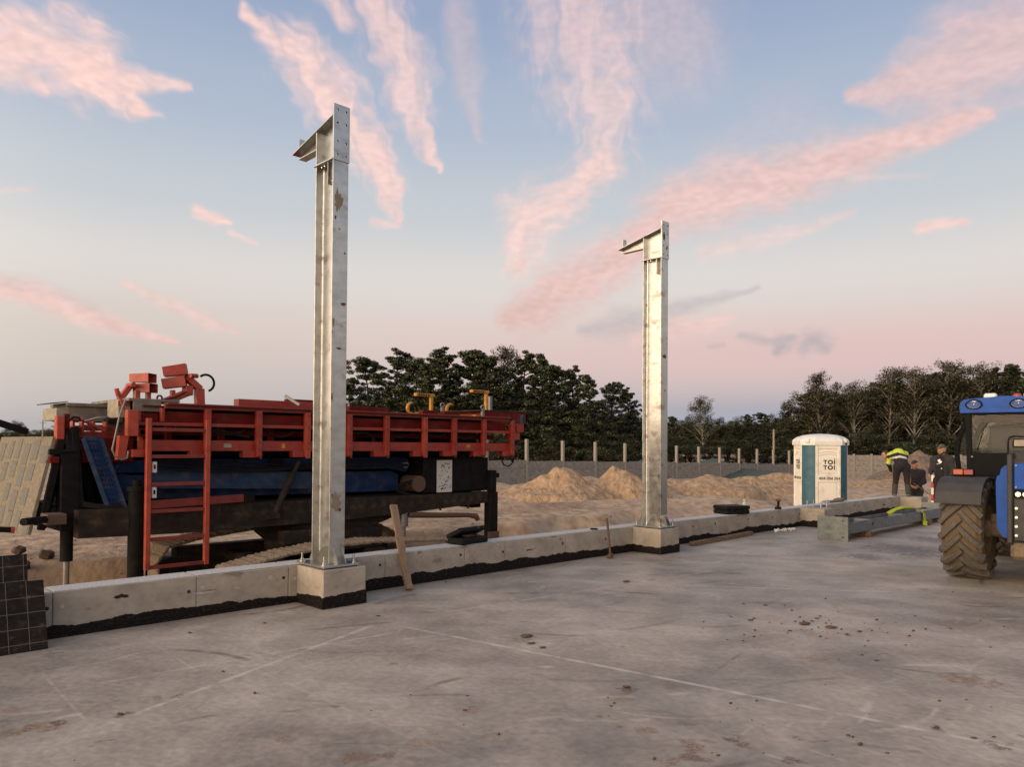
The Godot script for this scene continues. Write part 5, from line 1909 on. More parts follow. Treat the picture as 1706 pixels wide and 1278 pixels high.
func build_toilet() -> void:
	var c := thing("portable_toilet", "cream and teal portable toilet standing behind the wall", "toilet", Vector3(8.85, -0.19, -22.1), -0.05)
	var w := 0.345  # half width of a flat side
	var ch := 0.285  # chamfer leg
	var e := w + ch
	var o8 := PackedVector2Array()
	for q in [[w, e], [e, w], [e, -w], [w, -e], [-w, -e], [-e, -w], [-e, w], [-w, e]]:
		o8.append(Vector2(q[0], q[1]))
	var flat := Basis(Vector3.RIGHT, -PI / 2)
	var sh := Sh.new()
	sh.prism(o8.duplicate(), 0.12, Transform3D(flat, Vector3(0, 0.06, 0)))
	obj("base_skid", sh, M.plastic_black, c)
	# teal corner sheets, gently bowed
	for k in 4:
		var a := Vector2(w, e).rotated(k * PI / 2)
		var b := Vector2(e, w).rotated(k * PI / 2)
		sh = Sh.new()
		var pr := []
		for i in 7:
			var f := i / 6.0
			var p := a.lerp(b, f) + (a + b).normalized() * 0.045 * sin(f * PI)
			pr.append(Vector3(p.x, 0, p.y))
		for i in 6:
			sh.face([pr[i] + Vector3.UP * 0.10, pr[i + 1] + Vector3.UP * 0.10, pr[i + 1] + Vector3.UP * 2.0, pr[i] + Vector3.UP * 2.0], Vector3(0, 1, 0))
		obj("corner_sheet", sh, M.toilet_teal, c)
	# cream sides, each with frame and recessed panels
	for k in 4:
		var side := Node3D.new()
		side.name = "door" if k == 0 else "side_wall"
		c.add_child(side, true)
		side.rotation.y = [0.0, -PI / 2, PI / 2, PI][k]
		var tw: Material = M.toilet_white
		part("sheet", side, tw, Vector3(-w, 0.10, e - 0.03), Vector3(w, 2.0, e - 0.012), 0.0)
		for sx in [-1.0, 1.0]:
			part("frame_stile", side, tw, Vector3(sx * w, 0.10, e - 0.03), Vector3(sx * (w - 0.075), 2.0, e + 0.012), 0.012)
		part("frame_rail", side, tw, Vector3(-w + 0.075, 0.10, e - 0.03), Vector3(w - 0.075, 0.22, e + 0.01), 0.01)
		part("frame_rail", side, tw, Vector3(-w + 0.075, 0.92, e - 0.03), Vector3(w - 0.075, 1.14, e + 0.01), 0.01)
		part("frame_rail", side, tw, Vector3(-w + 0.075, 1.86, e - 0.03), Vector3(w - 0.075, 2.0, e + 0.01), 0.01)
		part("lower_panel", side, tw, Vector3(-w + 0.11, 0.25, e - 0.02), Vector3(w - 0.11, 0.89, e + 0.002), 0.01)
		part("upper_panel", side, tw, Vector3(-w + 0.11, 1.17, e - 0.02), Vector3(w - 0.11, 1.63, e + 0.002), 0.01)
		for q in 2:
			sh = Sh.new()
			var pts := []
			for i in 9:
				var f := i / 8.0 * 2 - 1
				pts.append(Vector3(f * (w - 0.11), 1.68 + q * 0.06 + 0.045 * (1 - f * f), e - 0.008))
			sh.tube(pts, 0.014, 6)
			obj("vent_louvre", sh, tw, side)
		for q in [0.45, 0.95, 1.45]:
			sh = Sh.new()
			sh.rod(Vector3(w - 0.012, q, e + 0.008), Vector3(w - 0.012, q, e + 0.02), 0.012, 8)
			obj("rivet", sh, M.print_grey, side)
		if k == 3:
			continue
		for row in 2:
			toi(side, Vector3(0.035, 1.425 - row * 0.15, e + 0.003))
		sh = Sh.new()
		sh.rod(Vector3(0.172, 1.578, e + 0.002), Vector3(0.172, 1.578, e + 0.006), 0.017, 8)
		obj("red_dot", sh, M.print_red, side)
		lettering(side, "804 204 204", Vector3(0.04, 1.03, e + 0.012), 0.075, M.print_black)
		sh = Sh.new()
		sh.tube([Vector3(-0.265, 1.05, e + 0.013), Vector3(-0.25, 1.02, e + 0.013), Vector3(-0.225, 1.0, e + 0.013)], 0.007, 5)
		obj("phone_sign", sh, M.print_grey, side)
	# domed roof with an eave
	sh = Sh.new()
	var rings := []
	for q in [[1.07, 1.96], [1.08, 2.07], [1.04, 2.12], [0.9, 2.19], [0.66, 2.245], [0.36, 2.275], [0.02, 2.285]]:
		var r := []
		for i in 8:
			for s in 3:
				var p := o8[i].lerp(o8[(i + 1) % 8], s / 3.0)
				r.append(Vector3(p.x * q[0], q[1], p.y * q[0]))
		rings.append(r)
	for i in rings.size() - 1:
		for k in 24:
			var k2 := (k + 1) % 24
			sh.face([rings[i][k], rings[i][k2], rings[i + 1][k2], rings[i + 1][k]], Vector3(0, 1.5, 0))
	sh.face(rings[0].duplicate(), Vector3(0, 3, 0))
	obj("roof", sh, M.toilet_roof, c)
	for k in 4:
		var p := Vector2(e, e).rotated(k * PI / 2) * 0.80
		sh = Sh.new()
		sh.box(Transform3D(Basis(Vector3.UP, PI / 4), Vector3(p.x, 2.08, p.y)), Vector3(0.14, 0.12, 0.14), 0.03)
		obj("roof_lug", sh, M.toilet_roof, c)
	sh = Sh.new()
	var g := Vector2(e, e) * 0.955 * 0.87
	sh.box(Transform3D(Basis(Vector3.UP, PI / 4), Vector3(g.x * 1.02, 2.01, g.y * 1.02)), Vector3(0.09, 0.075, 0.02), 0.004)
	obj("vent_grille", sh, M.print_black, c)


func toi(parent: Node, at: Vector3) -> void:
	# three heavy round-cut capitals: T, O, I
	var h := 0.122
	var k := 0.028
	var t := Sh.new()
	t.bb(at + Vector3(-0.165, h - k, 0), at + Vector3(-0.062, h, 0.004), 0.0)
	t.bb(at + Vector3(-0.127, 0, 0), at + Vector3(-0.099, h - k, 0.004), 0.0)
	obj("letter", t, M.print_black, parent)
	var o := Sh.new()
	for i in 24:
		var a := TAU * i / 24
		var b := TAU * (i + 1) / 24
		var c := at + Vector3(0.025, h / 2, 0.004)
		var p := func(an: float, r: float) -> Vector3: return c + Vector3(cos(an) * r * 1.12, sin(an) * r, 0)
		o.quad(p.call(a, h / 2 - k), p.call(a, h / 2 + 0.004), p.call(b, h / 2 + 0.004), p.call(b, h / 2 - k))
	obj("letter", o, M.print_black, parent)
	var l := Sh.new()
	l.bb(at + Vector3(0.123, 0, 0), at + Vector3(0.151, h, 0.004), 0.0)
	obj("letter", l, M.print_black, parent)


func lettering(parent: Node, what: String, at: Vector3, size: float, m: Material) -> void:
	var t := TextMesh.new()
	t.text = what
	var f := SystemFont.new()
	f.font_names = PackedStringArray(["Droid Sans"])
	f.font_weight = 700
	t.font = f
	t.font_size = 64
	t.pixel_size = size / 46.0
	t.depth = 0.004
	t.curve_step = 4.0
	var o := MeshInstance3D.new()
	o.name = "lettering"
	o.mesh = t
	o.material_override = m
	o.position = at
	parent.add_child(o, true)


func fence_run(called: String, label: String, a: Vector3, b: Vector3, bays: int, post_h: float, boards: int, board_h: float, skip_posts := 0) -> void:
	var ln := Vector2(b.x - a.x, b.z - a.z).length()
	var c := thing(called, label, "fence", a, atan2(-(b.z - a.z), b.x - a.x))
	var bay := ln / bays
	var dy := (b.y - a.y) / bays
	var psh := Sh.new()
	psh.bb(Vector3(-0.07, -0.5, -0.075), Vector3(0.07, post_h, 0.075), 0.012)
	var pm := psh.mesh()
	rng.seed = 17
	var brd := []
	for k in 3:
		var bs := Sh.new()
		# a cast board with a rough, wavy face
		var n := 6
		for i in n:
			var x0 := -bay / 2 + 0.05 + (bay - 0.1) * i / n
			var x1 := -bay / 2 + 0.05 + (bay - 0.1) * (i + 1) / n
			bs.box(Transform3D(Basis(), Vector3((x0 + x1) / 2, board_h / 2, rng.randf_range(-0.006, 0.006))), Vector3(x1 - x0 + 0.001, board_h - 0.012, 0.06), 0.008)
		brd.append(bs.mesh())
	for i in bays + 1:
		var o := obj("post", pm, M.fence_post, c)
		o.position = Vector3(i * bay, i * dy, 0)
		o.rotation = Vector3(rng.randf_range(-0.012, 0.012), 0, rng.randf_range(-0.014, 0.014))
		if i == bays:
			break
		for q in boards:
			o = obj("panel_board", brd[rng.randi() % 3], M.fence, c)
			o.position = Vector3((i + 0.5) * bay, (i + 0.5) * dy + q * board_h - 0.08 + rng.randf_range(-0.01, 0.01), 0)


func heap(at: Vector3, hw: float, h: float, sd: int, m: Material, called: String, label: String, deep := 0.8) -> void:
	var f := noise(0.35 / maxf(hw, 0.5), FastNoiseLite.TYPE_SIMPLEX_SMOOTH, 5, sd)
	var n := 44
	var a := []
	a.resize(Mesh.ARRAY_MAX)
	var v := PackedVector3Array()
	var ix := PackedInt32Array()
	for j in n + 1:
		for i in n + 1:
			var u := i * 2.0 / n - 1
			var w := j * 2.0 / n - 1
			var x := u * hw * 1.5
			var z := w * hw * 1.5 * deep
			var r := Vector2(u, w).length() + f.get_noise_2d(x * 1.2, z * 1.2) * 0.28
			var y := h * maxf(0.0, 1.12 - r * 1.15)
			y = y * (1.0 + f.get_noise_2d(x * 2.2 + 50, z * 2.2) * 0.45) + f.get_noise_2d(x * 9, z * 9) * 0.10 * h * clampf(1.2 - r, 0, 1)
			v.append(Vector3(x, y - 0.25 * smoothstep(0.75, 1.0, r), z))
	for j in n:
		for i in n:
			var p := j * (n + 1) + i
			ix.append_array([p, p + 1, p + n + 2, p, p + n + 2, p + n + 1])
	var nn := PackedVector3Array()
	nn.resize(v.size())
	for k in range(0, ix.size(), 3):
		var q := (v[ix[k + 2]] - v[ix[k]]).cross(v[ix[k + 1]] - v[ix[k]])
		for e in 3:
			nn[ix[k + e]] += q
	for k in nn.size():
		nn[k] = nn[k].normalized()
	a[Mesh.ARRAY_VERTEX] = v
	a[Mesh.ARRAY_NORMAL] = nn
	a[Mesh.ARRAY_INDEX] = ix
	var me := ArrayMesh.new()
	me.add_surface_from_arrays(Mesh.PRIMITIVE_TRIANGLES, a)
	var o := obj(called, me, m)
	o.position = at
	tag(o, label, "heap", "heaps before the fence")


func build_far() -> void:
	build_toilet()
	fence_run("panel_fence", "concrete panel fence with tall bare posts before the dark pines", Vector3(-4.9, 0.0, -31.2), Vector3(27.0, -0.85, -65.4), 17, 2.16, 3, 0.40)
	fence_run("closed_fence", "closed grey concrete panel fence behind the workers", Vector3(24.4, -0.75, -58.0), Vector3(40.0, -0.75, -57.0), 12, 2.0, 5, 0.40)
	var hp := [
		[Vector3(1.45, -0.05, -24.9), 1.5, 0.85, "tall brown sand heap right of the red machine", "heap"],
		[Vector3(3.4, -0.05, -26.0), 1.5, 0.81, "pale sand heap left of the far column", "heap"],
		[Vector3(4.8, -0.05, -27.8), 1.1, 0.51, "low sand heap directly behind the far column", "heap"],
		[Vector3(6.3, -0.05, -29.4), 1.4, 0.46, "sand heap just right of the far column", "heap"],
		[Vector3(7.4, -0.05, -28.6), 1.7, 0.63, "pointed sand heap between the far column and the tool case", "heap"],
		[Vector3(9.3, -0.05, -29.6), 1.6, 0.56, "rounded sand heap left of the toilet", "heap"],
		[Vector3(11.4, -0.05, -31.8), 1.7, 0.59, "low sand heap touching the toilet's left edge", "heap"],
		[Vector3(15.8, -0.2, -33.5), 2.0, 0.51, "low sand heap between the toilet and the bending worker", "heap"],
		[Vector3(2.6, -0.05, -30.5), 2.2, 0.51, "low sand ridge behind the two tall heaps", "heap"],
		[Vector3(26.5, -0.75, -50.0), 3.0, 2.1, "dark soil heap behind the man with the cap", "dark_heap"],
		[Vector3(14.6, -0.5, -56.0), 4.6, 0.95, "green netted mound beyond the bare fence posts", "net_green"],
		[Vector3(8.5, -0.4, -54.0), 3.6, 1.15, "pale netted mound beyond the fence, behind the far column", "net_green"],
	]
	for k in hp.size():
		heap(hp[k][0], hp[k][1], hp[k][2], 300 + k, M[hp[k][4]], "netted_mound" if k > 9 else "soil_heap" if k == 9 else "sand_heap", hp[k][3], 0.8)
	# power pole with its wire
	var pole := thing("power_pole", "slim grey power pole beyond the fence, left of the toilet", "pole", Vector3(20.4, -0.9, -60.0))
	var sh := Sh.new()
	sh.tube([Vector3.ZERO, Vector3(0, 4.0, 0)], [0.10, 0.07], 10)
	obj("pole_shaft", sh, M.bark_pale, pole)
	sh = Sh.new()
	var w := []
	for k in 25:
		var f := k / 24.0
		w.append(Vector3(0, 3.95, 0).lerp(Vector3(34, 4.4, -2), f) + Vector3.DOWN * 4.0 * 0.5 * f * (1 - f))
	sh.tube(w, 0.012, 4)
	obj("wire", sh, M.rubber, pole)
	var p2 := thing("power_pole", "thin far power pole left of the red machine", "pole", Vector3(-75.0, -1.0, -123.0))
	sh = Sh.new()
	sh.tube([Vector3.ZERO, Vector3(0, 6.4, 0)], [0.14, 0.09], 8)
	sh.rod(Vector3(-0.5, 5.8, 0), Vector3(0.5, 5.8, 0), 0.06, 6)
	obj("pole_shaft", sh, M.bark_pale, p2)
	# lumps of soil on the sand at the left
	rng.seed = 71
	for k in 5:
		var q: Vector3 = [gnd_at(2.72, 12.9), gnd_at(2.95, 12.5), gnd_at(2.4, 12.3), gnd_at(4.6, 12.8), gnd_at(2.6, 12.2)][k]
		sh = Sh.new()
		for e in 3:
			sh.box(Transform3D(Basis.from_euler(Vector3(rng.randf() * 3, rng.randf() * 3, rng.randf())), Vector3(rng.randf_range(-0.05, 0.05), 0.05, rng.randf_range(-0.05, 0.05))), Vector3(0.14, 0.10, 0.12) * rng.randf_range(0.7, 1.2), 0.03)
		var o := obj("soil_lump", sh, M.mud)
		o.position = q
		tag(o, "brown soil lump on the sand behind the machine's left leg, %s from the left" % ORD[[1, 3, 0, 4, 2][k]], "soil lump", "soil lumps on the sand")


func gnd_at(t: float, s: float) -> Vector3:
	return wp(t, ground_y(t, s), s)


func leaf(sh: Sh, p: Vector3, size: float, out: Vector3) -> void:
	var a := Vector3(rng.randfn(), rng.randfn(), rng.randfn()).normalized()
	var b := a.cross(out + Vector3(0.01, 0.02, 0.03)).normalized()
	a = b.cross(Vector3(rng.randfn(), rng.randfn(), rng.randfn()).normalized() * 0.7 + a).normalized()
	var u := a * size
	var w := b * size * 0.55
	var q := (out * 0.8 + Vector3(0, 0.5, 0) + a.cross(b) * 0.5).normalized()
	sh.trin(p - u, p + w, p + u, q, q, q)
	sh.trin(p - u, p + u, p - w, q, q, q)


func clump(sh: Sh, c: Vector3, r: Vector3, n: int, size: float, base: Color, vary: float) -> void:
	var tone := 1.0 + rng.randf_range(-vary, vary)
	for k in n:
		var d := Vector3(rng.randfn(), rng.randfn(), rng.randfn()).normalized()
		var f := pow(rng.randf(), 0.45)
		var g := tone * (1.0 + rng.randf_range(-0.25, 0.25))
		sh.col = Color(base.r * g, base.g * g, base.b * g)
		leaf(sh, c + d * r * f, size * rng.randf_range(0.5, 1.7), d)


func tree_shape(kind: int, sd: int) -> Array:
	# a tree 10 m tall: wood and foliage; kinds: 0 pine, 1 birch, 2 leafy round, 3 shrub
	rng.seed = sd
	var wood := Sh.new()
	var lf := Sh.new()
	lf.use_col = true
	var pts := []
	var rad := []
	var lean := Vector3(rng.randf_range(-0.4, 0.4), 0, rng.randf_range(-0.4, 0.4))
	for k in 9:
		var f := k / 8.0
		pts.append(Vector3(lean.x * f * f + rng.randf_range(-0.06, 0.06), 9.6 * f, lean.z * f * f + rng.randf_range(-0.06, 0.06)))
		rad.append((0.20 if kind != 1 else 0.14) * (1.0 - f * 0.92))
	if kind < 3:
		wood.tube(pts, rad, 7, false)
	if kind == 0:
		var col := Color(0.135, 0.148, 0.068)
		var n := 62
		for k in n:
			var f := (k + rng.randf()) / n
			var h := lerpf(1.2, 9.7, f)
			var env := 2.7 * (minf(f / 0.2 + 0.55, 1.0) if f < 0.2 else lerpf(1.0, 0.13, pow((f - 0.2) / 0.8, 1.6))) * rng.randf_range(0.4, 1.3)
			if f > 0.5 and rng.randf() < 0.2:
				continue
			var an := k * 2.4 + rng.randf_range(-0.5, 0.5)
			var dir := Vector3(cos(an), 0, sin(an))
			var st := Vector3(lean.x * pow(h / 9.6, 2), h, lean.z * pow(h / 9.6, 2))
			var en := st + dir * env + Vector3.UP * (env * rng.randf_range(0.05, 0.45))
			wood.tube([st, (st + en) / 2 + Vector3.UP * 0.05, en], [0.05, 0.03, 0.012], 4, false)
			for q in 4:
				var g := [0.35, 0.6, 0.85, 1.05][q] as float
				var c := st.lerp(en, g) + Vector3(rng.randfn(), rng.randfn() * 0.6, rng.randfn()) * 0.2
				var r := rng.randf_range(0.2, 0.55) * (1.15 - 0.45 * f)
				clump(lf, c, Vector3(r, r * 0.6, r), 200, 0.052, col, 0.3)
	elif kind == 1:
		var col := Color(0.17, 0.148, 0.072)
		for k in 26:
			var f := (k + rng.randf()) / 26.0
			var h := lerpf(2.6, 9.3, f)
			var env := lerpf(2.3, 0.6, pow(f, 1.4)) * rng.randf_range(0.6, 1.15)
			var an := k * 2.4 + rng.randf_range(-0.6, 0.6)
			var dir := Vector3(cos(an), 0, sin(an))
			var st := Vector3(lean.x * pow(h / 9.6, 2), h, lean.z * pow(h / 9.6, 2))
			var mid := st + dir * env * 0.55 + Vector3.UP * env * 0.75
			var en := mid + dir * env * 0.5 + Vector3.UP * env * rng.randf_range(-0.1, 0.45)
			wood.tube([st, mid, en], [0.055 * (1.2 - f), 0.032, 0.01], 5, false)
			for b in 3:
				var s2 := st.lerp(mid, rng.randf_range(0.4, 1.0))
				var e2 := s2 + Vector3(rng.randfn(), 0.5 + absf(rng.randfn()) * 0.5, rng.randfn()) * 0.6
				wood.tube([s2, e2], [0.018, 0.006], 4, false)
				clump(lf, e2, Vector3(0.45, 0.4, 0.45), 60, 0.05, col, 0.4)
			for q in 3:
				clump(lf, mid.lerp(en, q / 2.0) + Vector3(rng.randfn(), -0.3, rng.randfn()) * 0.25, Vector3(0.5, 0.55, 0.5), 80, 0.054, col, 0.4)
	else:
		var col := Color(0.165, 0.155, 0.072) if kind == 2 else Color(0.135, 0.135, 0.063)
		for k in 92 if kind == 2 else 70:
			var d := Vector3(rng.randfn(), rng.randfn(), rng.randfn()).normalized()
			var c := Vector3(0, 5.7, 0) + d * Vector3(2.4, 3.7, 2.4) * pow(rng.randf(), 0.4)
			if kind == 3:
				c = Vector3(0, 4.2, 0) + d * Vector3(3.6, 4.6, 3.6) * pow(rng.randf(), 0.5)
				c.y = absf(c.y)
			c += Vector3(rng.randfn(), rng.randfn(), rng.randfn()) * 0.3
			if kind == 2 and k % 3 == 0:
				wood.tube([Vector3(0, clampf(c.y - 2.0, 1, 8), 0), c], [0.06, 0.012], 4, false)
			var r := rng.randf_range(0.45, 0.9)
			clump(lf, c, Vector3(r, r * 0.8, r), 270, 0.06, col, 0.35)
		if kind == 3:
			for k in 6:
				wood.tube([Vector3(rng.randfn() * 0.5, -0.3, rng.randfn() * 0.5), Vector3(rng.randfn() * 2.0, 5.0, rng.randfn() * 2.0)], [0.1, 0.03], 5, false)
	return [wood.mesh(), lf.mesh()]


const ORD := ["first", "second", "third", "fourth", "fifth", "sixth", "seventh", "eighth", "ninth", "tenth", "eleventh", "twelfth", "thirteenth", "fourteenth", "fifteenth", "sixteenth", "seventeenth", "eighteenth", "nineteenth", "twentieth"]


func build_trees() -> void:
	var sh := {}
	for k in [[0, 1], [0, 2], [0, 3], [1, 4], [1, 5], [2, 6], [2, 7], [3, 8]]:
		sh[k[1]] = tree_shape(k[0], 400 + k[1])
	for st in STANDS:
		var n := 0
		rng.seed = 900 + STANDS.find(st)
		for q in st[3]:
			var v: int = q[4]
			var kind: String = "pine_tree" if v <= 3 else "birch_tree" if v <= 5 else "leafy_tree" if v <= 7 else "shrub"
			var o := thing(kind, st[1] % ORD[n], st[2], Vector3(q[0], q[2], -q[1]), rng.randf() * TAU, st[0])
			var h: float = q[3]
			o.scale = Vector3(q[5], h / 10.0, q[5])
			obj("trunk", sh[v][0], M.bark_pale if v == 4 or v == 5 else M.bark_dark, o)
			obj("crown", sh[v][1], M.leaf_pine if v <= 3 else M.leaf_birch, o)
			n += 1
const STANDS := [
	["back row of the low wood", "broad tree in the back row of the low wood, %s from the left", "tree", [[23.1, 125, -0.9, 7.86, 6, 1.75], [25.84, 125, -0.9, 7.09, 7, 1.75], [28.96, 125, -0.9, 7.31, 6, 1.75], [32.09, 125, -0.9, 6.95, 7, 1.75], [35.01, 125, -0.9, 7.16, 6, 1.75], [38.13, 125, -0.9, 7.28, 7, 1.75], [41.26, 125, -0.9, 7.6, 6, 1.75], [44.18, 125, -0.9, 7.72, 7, 1.75], [47.11, 125, -0.9, 7.45, 6, 1.75]]],
	["pines behind the red machine", "dark pine in the front row behind the red machine, %s from the left", "pine", [[-15.0, 66, -0.85, 5.13, 2, 0.73], [-13.27, 64, -0.85, 7.95, 1, 0.95], [-12.16, 66, -0.85, 10.19, 2, 1.17], [-10.87, 70, -0.85, 11.11, 1, 1.4], [-8.09, 64, -0.85, 9.89, 3, 1.16], [-6.38, 62, -0.85, 9.38, 2, 1.07], [-5.79, 68, -0.85, 11.01, 1, 1.39], [-3.56, 66, -0.85, 11.03, 2, 1.61], [-2.03, 62, -0.85, 9.9, 3, 1.4], [-0.88, 70, -0.85, 11.62, 4, 1.1], [0.96, 68, -0.85, 10.74, 1, 1.28], [2.55, 64, -0.85, 10.17, 3, 1.02], [3.69, 62, -0.85, 9.16, 2, 1.02], [5.37, 66, -0.85, 9.29, 1, 0.96], [6.35, 62, -0.85, 8.31, 3, 0.83], [8.47, 66, -0.85, 8.18, 2, 0.79], [10.32, 68, -0.85, 7.62, 1, 0.77], [12.11, 70, -0.85, 6.69, 3, 0.83]]],
	["leafy trees behind the pines", "broad tree in the back row behind the pines, %s from the left", "tree", [[-15.14, 78, -0.85, 7.45, 6, 1.25], [-13.02, 78, -0.85, 8.76, 7, 1.25], [-10.58, 78, -0.85, 8.63, 6, 1.25], [-8.15, 78, -0.85, 8.8, 7, 1.25], [-5.41, 78, -0.85, 9.07, 6, 1.25], [-2.97, 78, -0.85, 8.99, 7, 1.25], [-0.23, 78, -0.85, 9.11, 6, 1.25], [2.21, 78, -0.85, 8.87, 7, 1.25], [4.95, 78, -0.85, 7.99, 6, 1.25], [7.09, 78, -0.85, 7.33, 7, 1.25], [9.23, 78, -0.85, 6.81, 6, 1.25], [11.36, 78, -0.85, 6.3, 7, 1.25], [13.68, 78, -0.85, 5.53, 6, 1.25]]],
	["undergrowth at the foot of the pines", "dense dark shrub at the foot of the pines, %s from the left", "shrub", [[-11.66, 59, -0.85, 4.17, 8, 0.75], [-9.82, 59, -0.85, 4.42, 8, 0.8], [-7.97, 59, -0.85, 4.2, 8, 0.8], [-5.9, 59, -0.85, 4.45, 8, 0.8], [-3.83, 59, -0.85, 4.37, 8, 0.8], [-1.76, 59, -0.85, 4.48, 8, 0.8], [0.31, 59, -0.85, 4.49, 8, 0.8], [2.39, 59, -0.85, 4.28, 8, 0.8], [4.46, 59, -0.85, 4.43, 8, 0.8], [6.53, 59, -0.85, 4.31, 8, 0.8], [8.38, 59, -0.85, 4.18, 8, 0.7]]],
	["low wood between the far column and the toilet", "distant tree in the low wood behind the power pole, %s from the left", "tree", [[21.4, 112, -0.85, 7.44, 1, 0.81], [22.32, 108, -0.85, 6.94, 2, 0.76], [25.25, 112, -0.85, 7.29, 6, 0.66], [26.36, 106, -0.85, 9.21, 5, 1.1], [29.78, 110, -0.85, 7.24, 7, 0.68], [33.35, 114, -0.85, 7.61, 6, 0.79], [34.07, 110, -0.85, 7.28, 3, 0.78], [37.92, 116, -0.85, 7.91, 2, 0.88], [38.71, 112, -0.85, 7.92, 7, 0.88], [42.08, 116, -0.85, 8.12, 1, 0.71], [42.56, 112, -0.85, 7.42, 6, 0.77]]],
	["shrubs before the low wood", "olive shrub at the edge of the low wood, %s from the left", "shrub", [[17.74, 98, -0.85, 5.29, 8, 0.9], [20.8, 98, -0.85, 5.01, 8, 0.9], [23.86, 98, -0.85, 5.03, 8, 1.0], [26.92, 98, -0.85, 4.9, 8, 1.0], [29.98, 98, -0.85, 5.07, 8, 1.0], [33.04, 98, -0.85, 5.1, 8, 1.0], [36.1, 98, -0.85, 5.12, 8, 1.0]]],
	["front row of the wood on the right", "tree in the front row of the right-hand wood, %s from the left", "tree", [[32.79, 86, -0.85, 9.65, 7, 1.01], [33.72, 84, -0.85, 10.67, 4, 1.07], [37.53, 88, -0.85, 10.66, 6, 0.96], [37.4, 84, -0.85, 9.52, 5, 0.94], [41.1, 88, -0.85, 10.69, 7, 0.94], [42.04, 86, -0.85, 11.59, 4, 1.31], [45.96, 90, -0.85, 12.31, 6, 1.37], [43.82, 84, -0.85, 11.01, 5, 1.12], [47.82, 88, -0.85, 11.84, 7, 1.11], [48.75, 86, -0.85, 12.45, 4, 1.4], [54.01, 92, -0.85, 13.15, 6, 1.34], [52.24, 86, -0.85, 11.8, 5, 1.32], [55.38, 88, -0.85, 11.62, 1, 1.28], [56.13, 86, -0.85, 12.23, 2, 1.23], [59.64, 88, -0.85, 12.34, 7, 1.2], [62.25, 88, -0.85, 12.08, 1, 1.24]]],
	["back row of the wood on the right", "tree in the back row of the right-hand wood, %s from the left", "tree", [[38.76, 100, -0.85, 9.87, 2, 1.5], [41.48, 100, -0.85, 10.83, 6, 1.5], [44.22, 100, -0.85, 10.46, 7, 1.5], [46.95, 100, -0.85, 10.87, 1, 1.5], [49.67, 100, -0.85, 11.98, 6, 1.5], [52.79, 100, -0.85, 12.31, 7, 1.5], [55.52, 100, -0.85, 12.65, 2, 1.5], [58.25, 100, -0.85, 12.9, 6, 1.5], [61.38, 100, -0.85, 12.38, 7, 1.5], [64.5, 100, -0.85, 12.56, 3, 1.5], [67.23, 100, -0.85, 12.97, 6, 1.5], [70.35, 100, -0.85, 12.6, 7, 1.5]]],
	["undergrowth of the wood on the right", "dense dark shrub at the foot of the right-hand wood, %s from the left", "shrub", [[29.19, 76, -0.85, 4.6, 8, 0.9], [31.55, 76, -0.85, 5.28, 8, 1.0], [33.93, 76, -0.85, 5.0, 8, 1.0], [36.3, 76, -0.85, 5.61, 8, 1.0], [38.67, 76, -0.85, 5.33, 8, 1.0], [41.04, 76, -0.85, 5.65, 8, 1.0], [43.42, 76, -0.85, 5.49, 8, 1.0], [45.79, 76, -0.85, 5.38, 8, 1.0], [48.46, 76, -0.85, 5.4, 8, 1.0], [51.13, 76, -0.85, 5.42, 8, 1.0]]],
	["far trees on the left", "far dark tree on the left horizon, %s from the left", "tree", [[-113.94, 150, -1.3, 6.16, 6, 1.3], [-109.85, 150, -1.3, 6.66, 7, 1.3], [-105.75, 150, -1.3, 6.22, 6, 1.2], [-102.0, 150, -1.3, 5.78, 7, 1.2], [-98.95, 150, -1.3, 5.8, 6, 1.0], [-96.39, 150, -1.3, 7.58, 7, 0.75], [-93.8, 150, -1.3, 5.61, 6, 1.1], [-91.46, 150, -1.3, 5.86, 7, 1.1], [-89.12, 150, -1.3, 6.58, 6, 1.2], [-86.08, 150, -1.3, 6.36, 7, 1.2], [-82.32, 150, -1.3, 5.92, 6, 1.2], [-78.22, 150, -1.3, 5.72, 7, 1.2], [-73.89, 150, -1.3, 5.52, 6, 1.2], [-69.21, 150, -1.3, 5.32, 7, 1.2], [-36.66, 150, -1.3, 6.26, 6, 1.2]]],
]


